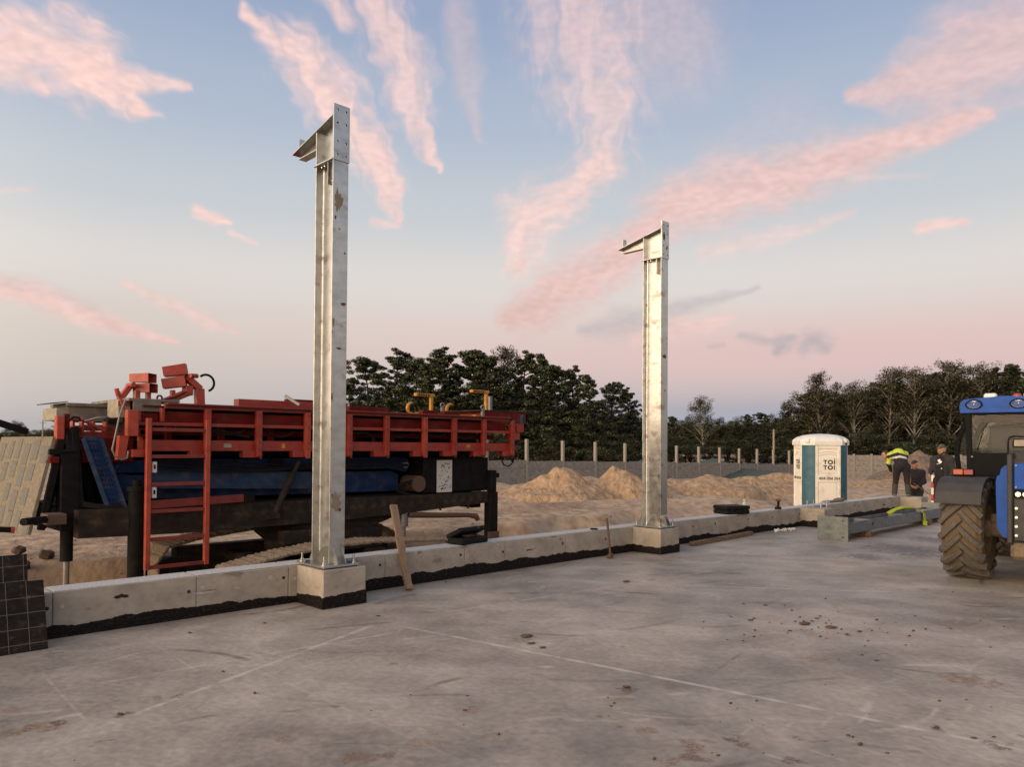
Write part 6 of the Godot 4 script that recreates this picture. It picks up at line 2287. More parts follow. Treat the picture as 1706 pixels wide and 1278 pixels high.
# joints with radii, joined smoothly and meshed as surface nets
func flesh(bones: Array, cell: float, k: float) -> Sh:
	var lo := Vector3.ONE * 99
	var hi := -lo
	for b in bones:
		var r: float = maxf(b[2], b[3]) + cell * 2 + k
		for e in 2:
			lo = lo.min(b[e] - Vector3.ONE * r)
			hi = hi.max(b[e] + Vector3.ONE * r)
	var nx := int((hi.x - lo.x) / cell) + 2
	var ny := int((hi.y - lo.y) / cell) + 2
	var nz := int((hi.z - lo.z) / cell) + 2
	var f := PackedFloat32Array()
	f.resize(nx * ny * nz)
	f.fill(9.0)
	for b in bones:
		var a: Vector3 = b[0]
		var ab: Vector3 = b[1] - a
		var l2 := maxf(ab.length_squared(), 1e-9)
		var r: float = maxf(b[2], b[3]) + cell * 2 + k
		var p0 := ((a.min(b[1]) - Vector3.ONE * r) - lo) / cell
		var p1 := ((a.max(b[1]) + Vector3.ONE * r) - lo) / cell
		for z in range(maxi(0, int(p0.z)), mini(nz - 1, int(p1.z) + 1) + 1):
			for y in range(maxi(0, int(p0.y)), mini(ny - 1, int(p1.y) + 1) + 1):
				var o := (z * ny + y) * nx
				for x in range(maxi(0, int(p0.x)), mini(nx - 1, int(p1.x) + 1) + 1):
					var p := lo + Vector3(x, y, z) * cell - a
					var t := clampf(p.dot(ab) / l2, 0, 1)
					var d: float = (p - ab * t).length() - lerpf(b[2], b[3], t)
					var w := f[o + x]
					var h := maxf(k - absf(w - d), 0.0) / k
					f[o + x] = minf(w, d) - h * h * k * 0.25
	var id := {}
	var vs := PackedVector3Array()
	var sx := 1
	var sy := nx
	var sz := nx * ny
	for z in nz - 1:
		for y in ny - 1:
			for x in nx - 1:
				var o := (z * ny + y) * nx + x
				var c := [f[o], f[o + sx], f[o + sy], f[o + sx + sy], f[o + sz], f[o + sx + sz], f[o + sy + sz], f[o + sx + sy + sz]]
				var neg := 0
				for q in c:
					if q < 0:
						neg += 1
				if neg == 0 or neg == 8:
					continue
				var s := Vector3.ZERO
				var m := 0
				for e in [[0, 1], [2, 3], [4, 5], [6, 7], [0, 2], [1, 3], [4, 6], [5, 7], [0, 4], [1, 5], [2, 6], [3, 7]]:
					var u: float = c[e[0]]
					var w: float = c[e[1]]
					if (u < 0) != (w < 0):
						var t := u / (u - w)
						var pa := Vector3(e[0] & 1, (e[0] >> 1) & 1, e[0] >> 2)
						var pb := Vector3(e[1] & 1, (e[1] >> 1) & 1, e[1] >> 2)
						s += pa.lerp(pb, t)
						m += 1
				id[o] = vs.size()
				vs.append(lo + (Vector3(x, y, z) + s / m) * cell)
	var quads := []
	for o in id:
		var x: int = o % nx
		var y: int = (o / nx) % ny
		var z: int = o / sz
		for ax in 3:
			var st: int = [sx, sy, sz][ax]
			var s1: int = [sy, sz, sx][ax]
			var s2: int = [sz, sx, sy][ax]
			if [y, z, x][ax] == 0 or [z, x, y][ax] == 0:
				continue
			if (f[o] < 0) == (f[o + st] < 0):
				continue
			if not (id.has(o - s1) and id.has(o - s2) and id.has(o - s1 - s2)):
				continue
			var q := [id[o - s1 - s2], id[o - s2], id[o], id[o - s1]]
			if f[o] >= 0:
				q.reverse()
			quads.append(q)
	var nn := PackedVector3Array()
	nn.resize(vs.size())
	for q in quads:
		var w := (vs[q[1]] - vs[q[0]]).cross(vs[q[2]] - vs[q[0]])
		for e in q:
			nn[e] += w
	for i in nn.size():
		nn[i] = nn[i].normalized()
	var sh := Sh.new()
	for q in quads:
		sh.trin(vs[q[0]], vs[q[1]], vs[q[2]], nn[q[0]], nn[q[1]], nn[q[2]])
		sh.trin(vs[q[0]], vs[q[2]], vs[q[3]], nn[q[0]], nn[q[2]], nn[q[3]])
	return sh


func join(a: Sh, b: Sh) -> void:
	a.v.append_array(b.v)
	a.n.append_array(b.n)


func tinted(sh: Sh, pick: Callable) -> Sh:
	sh.use_col = true
	sh.c.resize(sh.v.size())
	for i in range(0, sh.v.size(), 3):
		var c: Color = pick.call((sh.v[i] + sh.v[i + 1] + sh.v[i + 2]) / 3)
		sh.c[i] = c
		sh.c[i + 1] = c
		sh.c[i + 2] = c
	return sh


# a hand at wrist w, pointing along d, palm towards p
func hand(w: Vector3, d: Vector3, p: Vector3, curl: float, thumb: float) -> Sh:
	d = d.normalized()
	p = (p - d * p.dot(d)).normalized()
	var s := d.cross(p).normalized() * thumb
	var b := [[w - d * 0.02, w + d * 0.03, 0.024, 0.026], [w + d * 0.03 + s * 0.018, w + d * 0.085 + s * 0.03, 0.020, 0.016], [w + d * 0.03 - s * 0.015, w + d * 0.08 - s * 0.026, 0.020, 0.015], [w + d * 0.04, w + d * 0.085, 0.02, 0.016]]
	for k in 4:
		var r := w + d * 0.085 + s * (0.03 - 0.019 * k)
		var ln: float = [0.072, 0.08, 0.074, 0.058][k]
		var at := r
		for j in 3:
			var an := curl * (j + 0.4) * 0.8
			var dir := d * cos(an) + p * sin(an)
			var nx: Vector3 = at + dir * ln * [0.45, 0.32, 0.25][j]
			b.append([at, nx, 0.0092 - 0.0008 * j, 0.0088 - 0.0009 * j])
			at = nx
	var th := w + d * 0.025 + s * 0.025
	var t1 := th + (d * 0.7 + s * 0.7).normalized() * 0.04 + p * 0.008
	var t2 := t1 + (d * 0.9 + s * 0.25 + p * 0.5 * curl).normalized() * 0.032
	b.append([th, t1, 0.014, 0.011])
	b.append([t1, t2, 0.0105, 0.009])
	return flesh(b, 0.005, 0.008)


# a head centred at c, looking along f, with its top towards u
func head(c: Vector3, f: Vector3, u: Vector3) -> Sh:
	f = f.normalized()
	var r := f.cross(u).normalized()
	u = r.cross(f).normalized()
	var P := func(x: float, y: float, z: float) -> Vector3: return c + r * x + u * y + f * z
	var b := [[P.call(0, 0.035, -0.02), P.call(0, 0.03, 0.015), 0.086, 0.082], [P.call(0, -0.02, 0.01), P.call(0, -0.06, 0.045), 0.07, 0.047], [P.call(-0.03, -0.065, 0.02), P.call(0.03, -0.065, 0.02), 0.04, 0.04], [P.call(0, -0.085, 0.06), P.call(0, -0.09, 0.062), 0.026, 0.026], [P.call(0, 0.015, 0.088), P.call(0, -0.022, 0.105), 0.011, 0.016], [P.call(-0.035, 0.028, 0.078), P.call(0.035, 0.028, 0.078), 0.016, 0.016], [P.call(-0.02, -0.055, 0.082), P.call(0.02, -0.055, 0.082), 0.012, 0.012]]
	for s in [-1.0, 1.0]:
		b.append([P.call(s * 0.078, 0.02, -0.005), P.call(s * 0.082, -0.02, 0.0), 0.018, 0.013])
		b.append([P.call(s * 0.033, 0.006, 0.074), P.call(s * 0.034, 0.006, 0.076), 0.014, 0.014])
		b.append([P.call(s * 0.04, -0.03, 0.06), P.call(s * 0.045, -0.025, 0.05), 0.026, 0.026])
	return flesh(b, 0.009, 0.016)


func eyes(o: Node, c: Vector3, f: Vector3, u: Vector3) -> void:
	f = f.normalized()
	var r := f.cross(u).normalized()
	u = r.cross(f).normalized()
	for s in [-1.0, 1.0]:
		var sh := Sh.new()
		sh.ball(Transform3D(Basis(), c + r * s * 0.033 + u * 0.008 + f * 0.083), Vector3.ONE * 0.0095, 8)
		obj("eye", sh, M.print_black, o)


func person(label: String, at: Vector3, yaw: float, J: Dictionary, K: Dictionary) -> void:
	var c := thing("person", label, "person", at, yaw, "")
	# continuous body
	var b := []
	for e in [["pelvis", "chest", 0.135, 0.15], ["chest", "neck", 0.14, 0.07], ["neck", "head", 0.055, 0.055], ["hipL", "kneeL", 0.085, 0.055], ["hipR", "kneeR", 0.085, 0.055], ["kneeL", "ankleL", 0.054, 0.036], ["kneeR", "ankleR", 0.054, 0.036], ["shL", "elL", 0.052, 0.042], ["shR", "elR", 0.052, 0.042], ["elL", "wrL", 0.042, 0.027], ["elR", "wrR", 0.042, 0.027], ["hipL", "hipR", 0.11, 0.11], ["shL", "shR", 0.075, 0.075], ["ankleL", "toeL", 0.038, 0.03], ["ankleR", "toeR", 0.038, 0.03]]:
		b.append([J[e[0]], J[e[1]], e[2], e[3]])
	var body := flesh(b, 0.024, 0.05)
	join(body, head(J.head, K.look, K.up))
	join(body, hand(J.wrL, J.wrL - J.elL, K.palmL, K.get("curlL", 0.7), 1.0))
	join(body, hand(J.wrR, J.wrR - J.elR, K.palmR, K.get("curlR", 0.7), -1.0))
	obj("body", body, M.skin, c)
	eyes(c, J.head, K.look, K.up)
	var coat := []
	for e in [["pelvis", "chest", 0.165, 0.175], ["chest", "neck", 0.16, 0.085], ["shL", "elL", 0.072, 0.06], ["shR", "elR", 0.072, 0.06], ["elL", "wrL", 0.06, 0.044], ["elR", "wrR", 0.06, 0.044], ["shL", "shR", 0.095, 0.095]]:
		var p: Vector3 = J[e[0]]
		var q: Vector3 = J[e[1]]
		if e[1] == "wrL" or e[1] == "wrR":
			q = p.lerp(q, 0.93)
		coat.append([p, q, e[2], e[3]])
	if K.get("hood", false):
		coat.append([J.neck + K.look * -0.06 + Vector3(-0.08, 0.01, 0), J.neck + K.look * -0.06 + Vector3(0.08, 0.01, 0), 0.055, 0.055])
	obj("jacket", tinted(flesh(coat, 0.022, 0.045), K.coat), M.cloth, c)
	var tr := []
	for e in [["hipL", "kneeL", 0.105, 0.08], ["hipR", "kneeR", 0.105, 0.08], ["kneeL", "ankleL", 0.08, 0.068], ["kneeR", "ankleR", 0.08, 0.068], ["hipL", "hipR", 0.125, 0.125]]:
		tr.append([J[e[0]], J[e[1]], e[2], e[3]])
	obj("trousers", tinted(flesh(tr, 0.022, 0.035), K.trousers), M.cloth, c)
	for s in ["L", "R"]:
		var a: Vector3 = J["ankle" + s]
		var t: Vector3 = J["toe" + s]
		var boot := flesh([[a + Vector3.UP * 0.02, a + Vector3.DOWN * 0.03, 0.055, 0.052], [a + Vector3.DOWN * 0.035, t, 0.05, 0.042]], 0.014, 0.03)
		obj("boot", boot, K.get("boots", M.rubber), c)
	var f: Vector3 = K.look.normalized()
	var r := f.cross(K.up).normalized()
	var u := r.cross(f).normalized()
	var P := func(x: float, y: float, z: float) -> Vector3: return J.head + r * x + u * y + f * z
	if K.get("cap", false):
		var cap := flesh([[P.call(0, 0.075, -0.015), P.call(0, 0.078, 0.01), 0.084, 0.078], [P.call(-0.04, 0.072, 0.085), P.call(0.04, 0.072, 0.085), 0.02, 0.02], [P.call(-0.03, 0.062, 0.125), P.call(0.03, 0.062, 0.125), 0.014, 0.014]], 0.01, 0.02)
		obj("cap", cap, M.cap_khaki, c)
	else:
		obj("hair", flesh([[P.call(0, 0.062, -0.035), P.call(0, 0.072, 0.015), 0.078, 0.07], [P.call(0, 0.0, -0.05), P.call(0, 0.04, -0.05), 0.065, 0.075]], 0.011, 0.02), M.hair, c)
	if K.get("beard", false):
		obj("beard", flesh([[P.call(-0.05, -0.05, 0.03), P.call(0, -0.09, 0.065), 0.032, 0.03], [P.call(0.05, -0.05, 0.03), P.call(0, -0.09, 0.065), 0.032, 0.03], [P.call(-0.02, -0.042, 0.088), P.call(0.02, -0.042, 0.088), 0.01, 0.01]], 0.009, 0.015), M.hair, c)
	if K.has("extra"):
		K.extra.call(c)


func build_people() -> void:
	mat("skin", Color(0.36, 0.17, 0.11), 0.6)
	mat("hair", Color(0.035, 0.022, 0.016), 0.8)
	mat("cap_khaki", Color(0.11, 0.095, 0.06), 0.9, 0.0, ntex(noise(0.03, FastNoiseLite.TYPE_SIMPLEX_SMOOTH, 2, 5), [[0.0, gy(0.6)], [0.5, gy(0.7)], [0.55, gy(1.0)], [1.0, gy(1.0)]]), 3.0)
	mat("shoe_grey", Color(0.13, 0.12, 0.10), 0.8)
	var cl := mat("cloth", Color(1, 1, 1), 0.9, 0.0, ntex(noise(0.15, FastNoiseLite.TYPE_SIMPLEX_SMOOTH, 3, 6), [[0.0, gy(0.8)], [1.0, gy(1.0)]]), 4.0)
	cl.vertex_color_use_as_albedo = true
	var black := Color(0.016, 0.015, 0.016)
	# man with the cap
	var grey := Color(0.035, 0.030, 0.030)
	person("man in a khaki cap and dark jacket standing behind the tractor's mudguard", Vector3(10.62, 0.0, -19.0), deg_to_rad(-52), {
		"pelvis": Vector3(0, 0.95, 0), "chest": Vector3(0, 1.28, 0.01), "neck": Vector3(0, 1.50, 0.0), "head": Vector3(0, 1.655, 0.03),
		"hipL": Vector3(0.09, 0.90, 0), "hipR": Vector3(-0.09, 0.90, 0), "kneeL": Vector3(0.12, 0.49, 0.03), "kneeR": Vector3(-0.11, 0.49, 0.02), "ankleL": Vector3(0.13, 0.09, 0), "ankleR": Vector3(-0.12, 0.09, -0.02), "toeL": Vector3(0.16, 0.045, 0.16), "toeR": Vector3(-0.15, 0.045, 0.14),
		"shL": Vector3(0.19, 1.43, 0), "shR": Vector3(-0.19, 1.43, 0), "elL": Vector3(0.26, 1.15, 0.0), "elR": Vector3(-0.25, 1.16, 0.02), "wrL": Vector3(0.22, 0.95, 0.15), "wrR": Vector3(-0.2, 1.06, 0.24)},
		{"look": Vector3(-0.15, -0.08, 1), "up": Vector3.UP, "palmL": Vector3(-1, 0, 0), "palmR": Vector3(1, 0, 0), "curlR": 1.1, "cap": true, "beard": true, "hood": true,
		"coat": func(p: Vector3) -> Color: return Color(0.012, 0.011, 0.011) if absf(p.x) < 0.10 and p.z > 0.08 else grey,
		"trousers": func(_p: Vector3) -> Color: return black,
		"extra": func(c: Node) -> void:
			var sh := Sh.new()
			for q in [[0.0, 1.40, 0.045, 0.05, 0.5], [0.03, 1.36, 0.03, 0.06, -0.6], [-0.01, 1.31, 0.05, 0.035, 0.2], [0.0, 1.26, 0.03, 0.06, 0.7], [0.03, 1.22, 0.05, 0.025, -0.3], [-0.02, 1.20, 0.025, 0.05, 0.3]]:
				sh.box(Transform3D(Basis(Vector3(0, 0, 1), q[4]), Vector3(q[0], q[1], 0.178 - absf(q[1] - 1.28) * 0.12)), Vector3(q[2], q[3], 0.012) * Vector3(1.5, 1.3, 1), 0.004)
			obj("chest_print", sh, M.scrap_white, c)})
	# worker bending over on the wall, seen from behind
	var hv := Color(0.58, 0.66, 0.06)
	person("worker in black and yellow high-visibility jacket bending over on the wall", wp(22.12, 0.40, 7.52), deg_to_rad(-27), {
		"pelvis": Vector3(0.02, 0.86, 0.06), "chest": Vector3(-0.07, 1.12, -0.16), "neck": Vector3(-0.22, 1.14, -0.33), "head": Vector3(-0.39, 1.10, -0.33),
		"hipL": Vector3(-0.08, 0.80, 0.05), "hipR": Vector3(0.11, 0.80, 0.05), "kneeL": Vector3(-0.14, 0.44, -0.02), "kneeR": Vector3(0.15, 0.44, 0.0), "ankleL": Vector3(-0.16, 0.09, 0.08), "ankleR": Vector3(0.17, 0.09, 0.08), "toeL": Vector3(-0.20, 0.045, -0.08), "toeR": Vector3(0.20, 0.045, -0.09),
		"shL": Vector3(-0.27, 1.09, -0.20), "shR": Vector3(0.09, 1.13, -0.31), "elL": Vector3(-0.31, 0.88, -0.22), "elR": Vector3(0.10, 0.90, -0.42), "wrL": Vector3(-0.25, 0.66, -0.40), "wrR": Vector3(-0.02, 0.66, -0.50)},
		{"look": Vector3(-0.55, -0.75, -0.35), "up": Vector3(-0.4, 0.5, -0.6), "palmL": Vector3(1, 0, 0), "palmR": Vector3(-1, 0, 0), "curlL": 1.1, "curlR": 1.1, "boots": M.shoe_grey,
		"coat": func(p: Vector3) -> Color:
			if p.distance_to(Vector3(-0.29, 0.95, -0.21)) < 0.11:
				return hv
			if p.y > 1.05 - absf(p.x + 0.03) * 0.25 and p.y < 1.105 - absf(p.x + 0.03) * 0.25 and p.z > -0.16 and p.x > -0.28:
				return Color(0.62, 0.62, 0.58)
			if p.y > 1.19 - absf(p.x + 0.08) * 0.35:
				return hv
			return black,
		"trousers": func(p: Vector3) -> Color:
			if p.y < 0.33:
				return Color(0.055, 0.05, 0.045)
			if p.y < 0.60 and ((p.x < -0.205) or (p.x > 0.215)):
				return Color(0.45, 0.22, 0.02)
			return black})
	# worker standing lower behind the wall, looking down
	person("short-haired worker in black standing behind the wall and holding a thin rod", Vector3(11.75, -0.40, -22.4), deg_to_rad(-40), {
		"pelvis": Vector3(0, 0.93, 0), "chest": Vector3(0, 1.26, 0.04), "neck": Vector3(0, 1.47, 0.07), "head": Vector3(0, 1.615, 0.13),
		"hipL": Vector3(0.09, 0.88, 0), "hipR": Vector3(-0.09, 0.88, 0), "kneeL": Vector3(0.11, 0.48, 0.03), "kneeR": Vector3(-0.10, 0.48, 0.03), "ankleL": Vector3(0.12, 0.09, 0), "ankleR": Vector3(-0.11, 0.09, 0), "toeL": Vector3(0.14, 0.045, 0.15), "toeR": Vector3(-0.13, 0.045, 0.15),
		"shL": Vector3(0.18, 1.40, 0.05), "shR": Vector3(-0.18, 1.40, 0.05), "elL": Vector3(0.24, 1.14, 0.09), "elR": Vector3(-0.23, 1.14, 0.08), "wrL": Vector3(0.13, 1.02, 0.26), "wrR": Vector3(-0.06, 1.03, 0.28)},
		{"look": Vector3(-0.3, -0.6, 1), "up": Vector3.UP, "palmL": Vector3(-1, 0, 0), "palmR": Vector3(1, 0, 0), "curlL": 1.2, "curlR": 1.2,
		"coat": func(_p: Vector3) -> Color: return black,
		"trousers": func(p: Vector3) -> Color: return Color(0.03, 0.03, 0.04) if p.x > 0.13 else black})
	var sh := Sh.new()
	sh.rod(Vector3(11.55, 0.70, -22.15), Vector3(12.45, -0.15, -21.4), 0.012, 6)
	tag(obj("thin_rod", sh, M.timber), "thin brown rod held by the short-haired worker behind the wall", "rod")
	# red and white marker post beside the man with the cap
	var mp := thing("marker_post", "red and white striped marker post between the two standing men", "marker post", Vector3(11.1, -0.02, -20.3), 0.3)
	for k in 6:
		var s2 := Sh.new()
		s2.tube([Vector3(0, k * 0.17, 0), Vector3(0, k * 0.17 + 0.17, 0)], 0.042, 12)
		obj("band", s2, M.scrap_white if k % 2 else M.marker_red, mp)
	var base := Sh.new()
	base.lathe([Vector2(0, 0), Vector2(0.16, 0.0), Vector2(0.15, 0.04), Vector2(0.055, 0.06)], 16)
	obj("foot", base, M.rubber, mp)


func wheel(c: Node, at: Vector3, steer := 0.0) -> void:
	var w := Node3D.new()
	w.name = "wheel"
	w.position = at
	w.rotation.y = steer
	c.add_child(w, true)
	var ax := Transform3D(Basis(Vector3(0, 0, 1), PI / 2), Vector3.ZERO)  # lathe axis along x
	var sh := Sh.new()
	sh.lathe([Vector2(0.33, -0.20), Vector2(0.36, -0.225), Vector2(0.47, -0.24), Vector2(0.555, -0.225), Vector2(0.602, -0.17), Vector2(0.618, -0.08), Vector2(0.62, 0.0), Vector2(0.618, 0.08), Vector2(0.602, 0.17), Vector2(0.555, 0.225), Vector2(0.47, 0.24), Vector2(0.36, 0.225), Vector2(0.33, 0.20)], 48, ax)
	obj("tyre", sh, M.tyre, w)
	sh = Sh.new()
	sh.lathe([Vector2(0.335, -0.21), Vector2(0.32, -0.20), Vector2(0.31, -0.1), Vector2(0.28, -0.02), Vector2(0.14, 0.03), Vector2(0.0, 0.03)], 32, ax)
	sh.lathe([Vector2(0.0, 0.05), Vector2(0.14, 0.05), Vector2(0.28, 0.0), Vector2(0.31, 0.1), Vector2(0.32, 0.2), Vector2(0.335, 0.21)], 32, ax)
	sh.lathe([Vector2(0.0, -0.16), Vector2(0.10, -0.15), Vector2(0.12, 0.0)], 20, ax)
	obj("rim", sh, M.rim_dust, w)
	rng.seed = int(at.z * 10) + 5
	var n := 20
	for k in n:
		for sd in [-1.0, 1.0]:
			var lug := Sh.new()
			var f0: float = TAU * (k + (0.25 if sd > 0 else 0.75)) / n
			var q := []
			for i in 6:
				var f := i / 5.0
				var x: float = sd * lerpf(-0.012, 0.238, f)
				var ph: float = f0 - 0.40 * f
				var ro: float = [0.660, 0.668, 0.668, 0.664, 0.655, 0.628][i]
				var ri: float = [0.610, 0.610, 0.608, 0.604, 0.585, 0.53][i]
				var hw: float = 0.024 + 0.007 * f
				var d := Vector3(0, sin(ph), cos(ph))
				var tg := Vector3(sd * 0.55, cos(ph) * 0.8, -sin(ph) * 0.8).normalized()
				q.append([d * ri + Vector3(x, 0, 0) - tg * (hw + 0.008), d * ro + Vector3(x, 0, 0) - tg * hw, d * ro + Vector3(x, 0, 0) + tg * hw, d * ri + Vector3(x, 0, 0) + tg * (hw + 0.008)])
			for i in 5:
				var mid: Vector3 = (q[i][0] + q[i][3] + q[i + 1][0] + q[i + 1][3]) / 4
				for e in 3:
					lug.face([q[i][e], q[i][e + 1], q[i + 1][e + 1], q[i + 1][e]], mid)
			lug.face(q[0].duplicate(), q[3][0])
			lug.face(q[5].duplicate(), q[3][0])
			obj("tread_lug", lug, M.lug, w)


func build_telehandler() -> void:
	var bl := mat("tele_blue", Color(0.005, 0.080, 0.40), 0.42, 0.0, M.blue.albedo_texture, 0.8)
	bl.metallic_specular = 0.32
	var ty := mat("tyre", Color(0.15, 0.105, 0.062), 0.95, 0.0, M.mud.albedo_texture, 2.0, M.bitumen.heightmap_texture, 1.0)
	dirt(ty, M.red.detail_albedo, 1.6)
	mat("lug", Color(0.105, 0.092, 0.075), 0.9, 0.0, M.blue.albedo_texture, 3.0, M.bitumen.heightmap_texture, 0.4)
	dirt(M.lug, M.red.detail_albedo, 2.2)
	mat("rim_dust", Color(0.30, 0.215, 0.115), 0.9, 0.0, M.blue.albedo_texture, 2.0)
	mat("mudguard", Color(0.055, 0.050, 0.047), 0.75, 0.0, M.blue.albedo_texture, 0.8, M.lug.heightmap_texture, 0.1)
	mat("cab_black", Color(0.010, 0.010, 0.010), 0.62)
	M.cab_black.metallic_specular = 0.16
	mat("axle_dust", Color(0.20, 0.145, 0.09), 0.95, 0.0, M.blue.albedo_texture, 2.0)
	var gl := mat("cab_glass", Color(0.08, 0.115, 0.10), 0.04)
	gl.albedo_color.a = 0.03
	gl.transparency = BaseMaterial3D.TRANSPARENCY_ALPHA
	gl.uv1_triplanar = false
	gl.metallic_specular = 0.22
	mat("lamp_silver", Color(0.75, 0.73, 0.68), 0.18, 0.9)
	var lens := mat("lamp_lens", Color(0.9, 0.9, 0.88), 0.05)
	lens.albedo_color.a = 0.03
	lens.transparency = BaseMaterial3D.TRANSPARENCY_ALPHA
	lens.uv1_triplanar = false
	mat("lamp_orange", Color(0.36, 0.055, 0.008), 0.25)
	mat("lamp_red", Color(0.20, 0.010, 0.008), 0.25)
	mat("seat", Color(0.03, 0.03, 0.03), 0.9)
	var c := thing("telehandler", "blue telescopic handler with a muddy chevron tyre, seen from behind at the right edge", "telehandler", Vector3(6.79, 0.0, -9.65), deg_to_rad(-41))
	var K: Material = M.cab_black
	wheel(c, Vector3(-0.92, 0.655, 0.0))
	wheel(c, Vector3(0.92, 0.655, 0.0))
	wheel(c, Vector3(-0.92, 0.655, -2.85))
	wheel(c, Vector3(0.92, 0.655, -2.85))
	var sh := Sh.new()
	# axles and chassis
	for z in [0.0, -2.85]:
		sh = Sh.new()
		sh.tube([Vector3(-0.70, 0.655, z), Vector3(-0.35, 0.66, z), Vector3(0, 0.66, z), Vector3(0.35, 0.66, z), Vector3(0.70, 0.655, z)], [0.10, 0.13, 0.2, 0.13, 0.10], 12)
		for sx in [-1.0, 1.0]:
			sh.tube([Vector3(sx * 0.66, 0.655, z), Vector3(sx * 0.84, 0.655, z)], 0.13, 16)
			sh.bar(Vector3(sx * 0.66, 0.80, z + 0.02), Vector3(sx * 0.30, 0.78, z + 0.14), 0.08, 0.11, 0.01)
		obj("axle", sh, M.axle_dust, c)
	part("chassis", c, M.axle_dust, Vector3(-0.42, 0.46, -3.3), Vector3(0.42, 0.95, 0.35), 0.03)
	sh = Sh.new()
	sh.bb(Vector3(-0.62, 1.10, -0.45), Vector3(-0.42, 1.26, 0.05), 0.02)
	obj("inner_arch", sh, K, c)
	part("sump_guard", c, M.axle_dust, Vector3(-0.36, 0.36, 0.0), Vector3(0.55, 0.56, 0.75), 0.05)
	# rear mudguard: a bent sheet over the tyre
	for sx in [-1.0, 1.0]:
		sh = Sh.new()
		var x0 := 1.20
		var x1 := 0.68
		var prof := [Vector2(0.66, 1.02), Vector2(0.60, 1.15), Vector2(0.48, 1.25), Vector2(0.30, 1.315), Vector2(0.05, 1.33), Vector2(-0.25, 1.32), Vector2(-0.52, 1.27)]
		for i in prof.size() - 1:
			var a: Vector2 = prof[i]
			var b: Vector2 = prof[i + 1]
			for e in [0.0, 0.022]:
				sh.face([Vector3(sx * x0, a.y - e, a.x), Vector3(sx * x1, a.y - e, a.x), Vector3(sx * x1, b.y - e, b.x), Vector3(sx * x0, b.y - e, b.x)], Vector3(sx * 0.95, 0.7 if e == 0.0 else 3.0, 0))
			for x in [x0, x1]:
				sh.face([Vector3(sx * x, a.y, a.x), Vector3(sx * x, a.y - 0.05, a.x), Vector3(sx * x, b.y - 0.05, b.x), Vector3(sx * x, b.y, b.x)], Vector3(sx * 0.95, 1.1, 0))
		sh.face([Vector3(sx * x0, 1.02, 0.66), Vector3(sx * x1, 1.02, 0.66), Vector3(sx * x1, 0.998, 0.66), Vector3(sx * x0, 0.998, 0.66)], Vector3(sx, 1.0, 0))
		obj("mudguard", sh, M.mudguard, c)
		part("guard_stay", c, K, Vector3(sx * 1.15, 1.30, -0.2), Vector3(sx * 0.6, 1.345, 0.02), 0.006)
	# tail lamp on the left guard
	var tl := part("tail_lamp", c, K, Vector3(-1.10, 1.345, 0.0), Vector3(-0.86, 1.43, 0.045), 0.006)
	part("orange_lens", tl, M.lamp_orange, Vector3(-1.10, 1.352, 0.045), Vector3(-0.985, 1.425, 0.075), 0.01)
	part("red_lens", tl, M.lamp_red, Vector3(-0.98, 1.352, 0.045), Vector3(-0.865, 1.425, 0.075), 0.01)
	# --- cab
	var zr := -0.58
	var zf := -2.05
	var roof := Sh.new()
	var rp := PackedVector2Array([Vector2(-1.13, 2.20), Vector2(-1.145, 2.27), Vector2(-1.13, 2.345), Vector2(-1.08, 2.39), Vector2(-0.6, 2.425), Vector2(-0.12, 2.39), Vector2(-0.07, 2.345), Vector2(-0.06, 2.27), Vector2(-0.08, 2.20)])
	roof.prism(rp, 1.55, Transform3D(Basis(), Vector3(0, 0, (zr + zf) / 2)))
	obj("roof", roof, bl, c)
	sh = Sh.new()
	sh.prism(PackedVector2Array([Vector2(-1.10, 2.165), Vector2(-1.10, 2.20), Vector2(-0.10, 2.20), Vector2(-0.10, 2.165)]), 1.45, Transform3D(Basis(), Vector3(0, 0, (zr + zf) / 2)))
	obj("roof_lining", sh, K, c)
	for x in [-0.965, -0.44]:
		var lamp := Node3D.new()
		lamp.name = "work_lamp"
		lamp.position = Vector3(x, 2.315, zr + 0.055)
		lamp.rotation.x = 0.25
		c.add_child(lamp, true)
		var tz := Transform3D(Basis(Vector3.RIGHT, PI / 2).scaled(Vector3(1.35, 0.85, 1)), Vector3.ZERO)
		sh = Sh.new()
		sh.lathe([Vector2(0, -0.06), Vector2(0.075, -0.06), Vector2(0.078, 0.012), Vector2(0.066, 0.014), Vector2(0.064, 0.0)], 24, tz)
		obj("lamp_housing", sh, K, lamp)
		sh = Sh.new()
		sh.lathe([Vector2(0.064, 0.004), Vector2(0.045, -0.02), Vector2(0.02, -0.035), Vector2(0.0, -0.038)], 24, tz)
		obj("reflector", sh, M.lamp_silver, lamp)
		sh = Sh.new()
		sh.ball(Transform3D(Basis(), Vector3(0, 0, -0.015)), Vector3.ONE * 0.014, 8)
		obj("bulb", sh, M.lamp_silver, lamp)
		sh = Sh.new()
		sh.lathe([Vector2(0.066, 0.006), Vector2(0.04, 0.014), Vector2(0, 0.017)], 24, tz)
		obj("lens", sh, M.lamp_lens, lamp)
	for x in [-0.80, -0.33]:
		var d := part("roof_beacon", c, M.scrap_white, Vector3(x - 0.075, 2.40, zr - 0.25), Vector3(x + 0.075, 2.475, zr - 0.12), 0.025)
		part("beacon_base", d, M.print_black, Vector3(x - 0.05, 2.395, zr - 0.118), Vector3(x + 0.03, 2.42, zr - 0.112), 0.0)
	sh = Sh.new()
	sh.lathe([Vector2(0.06, 0), Vector2(0.055, 0.05), Vector2(0.035, 0.075), Vector2(0, 0.08)], 14, Transform3D(Basis(), Vector3(-0.56, 2.42, -1.3)))
	obj("hazard_beacon", sh, M.lamp_orange, c)
	sh = Sh.new()
	var cable := []
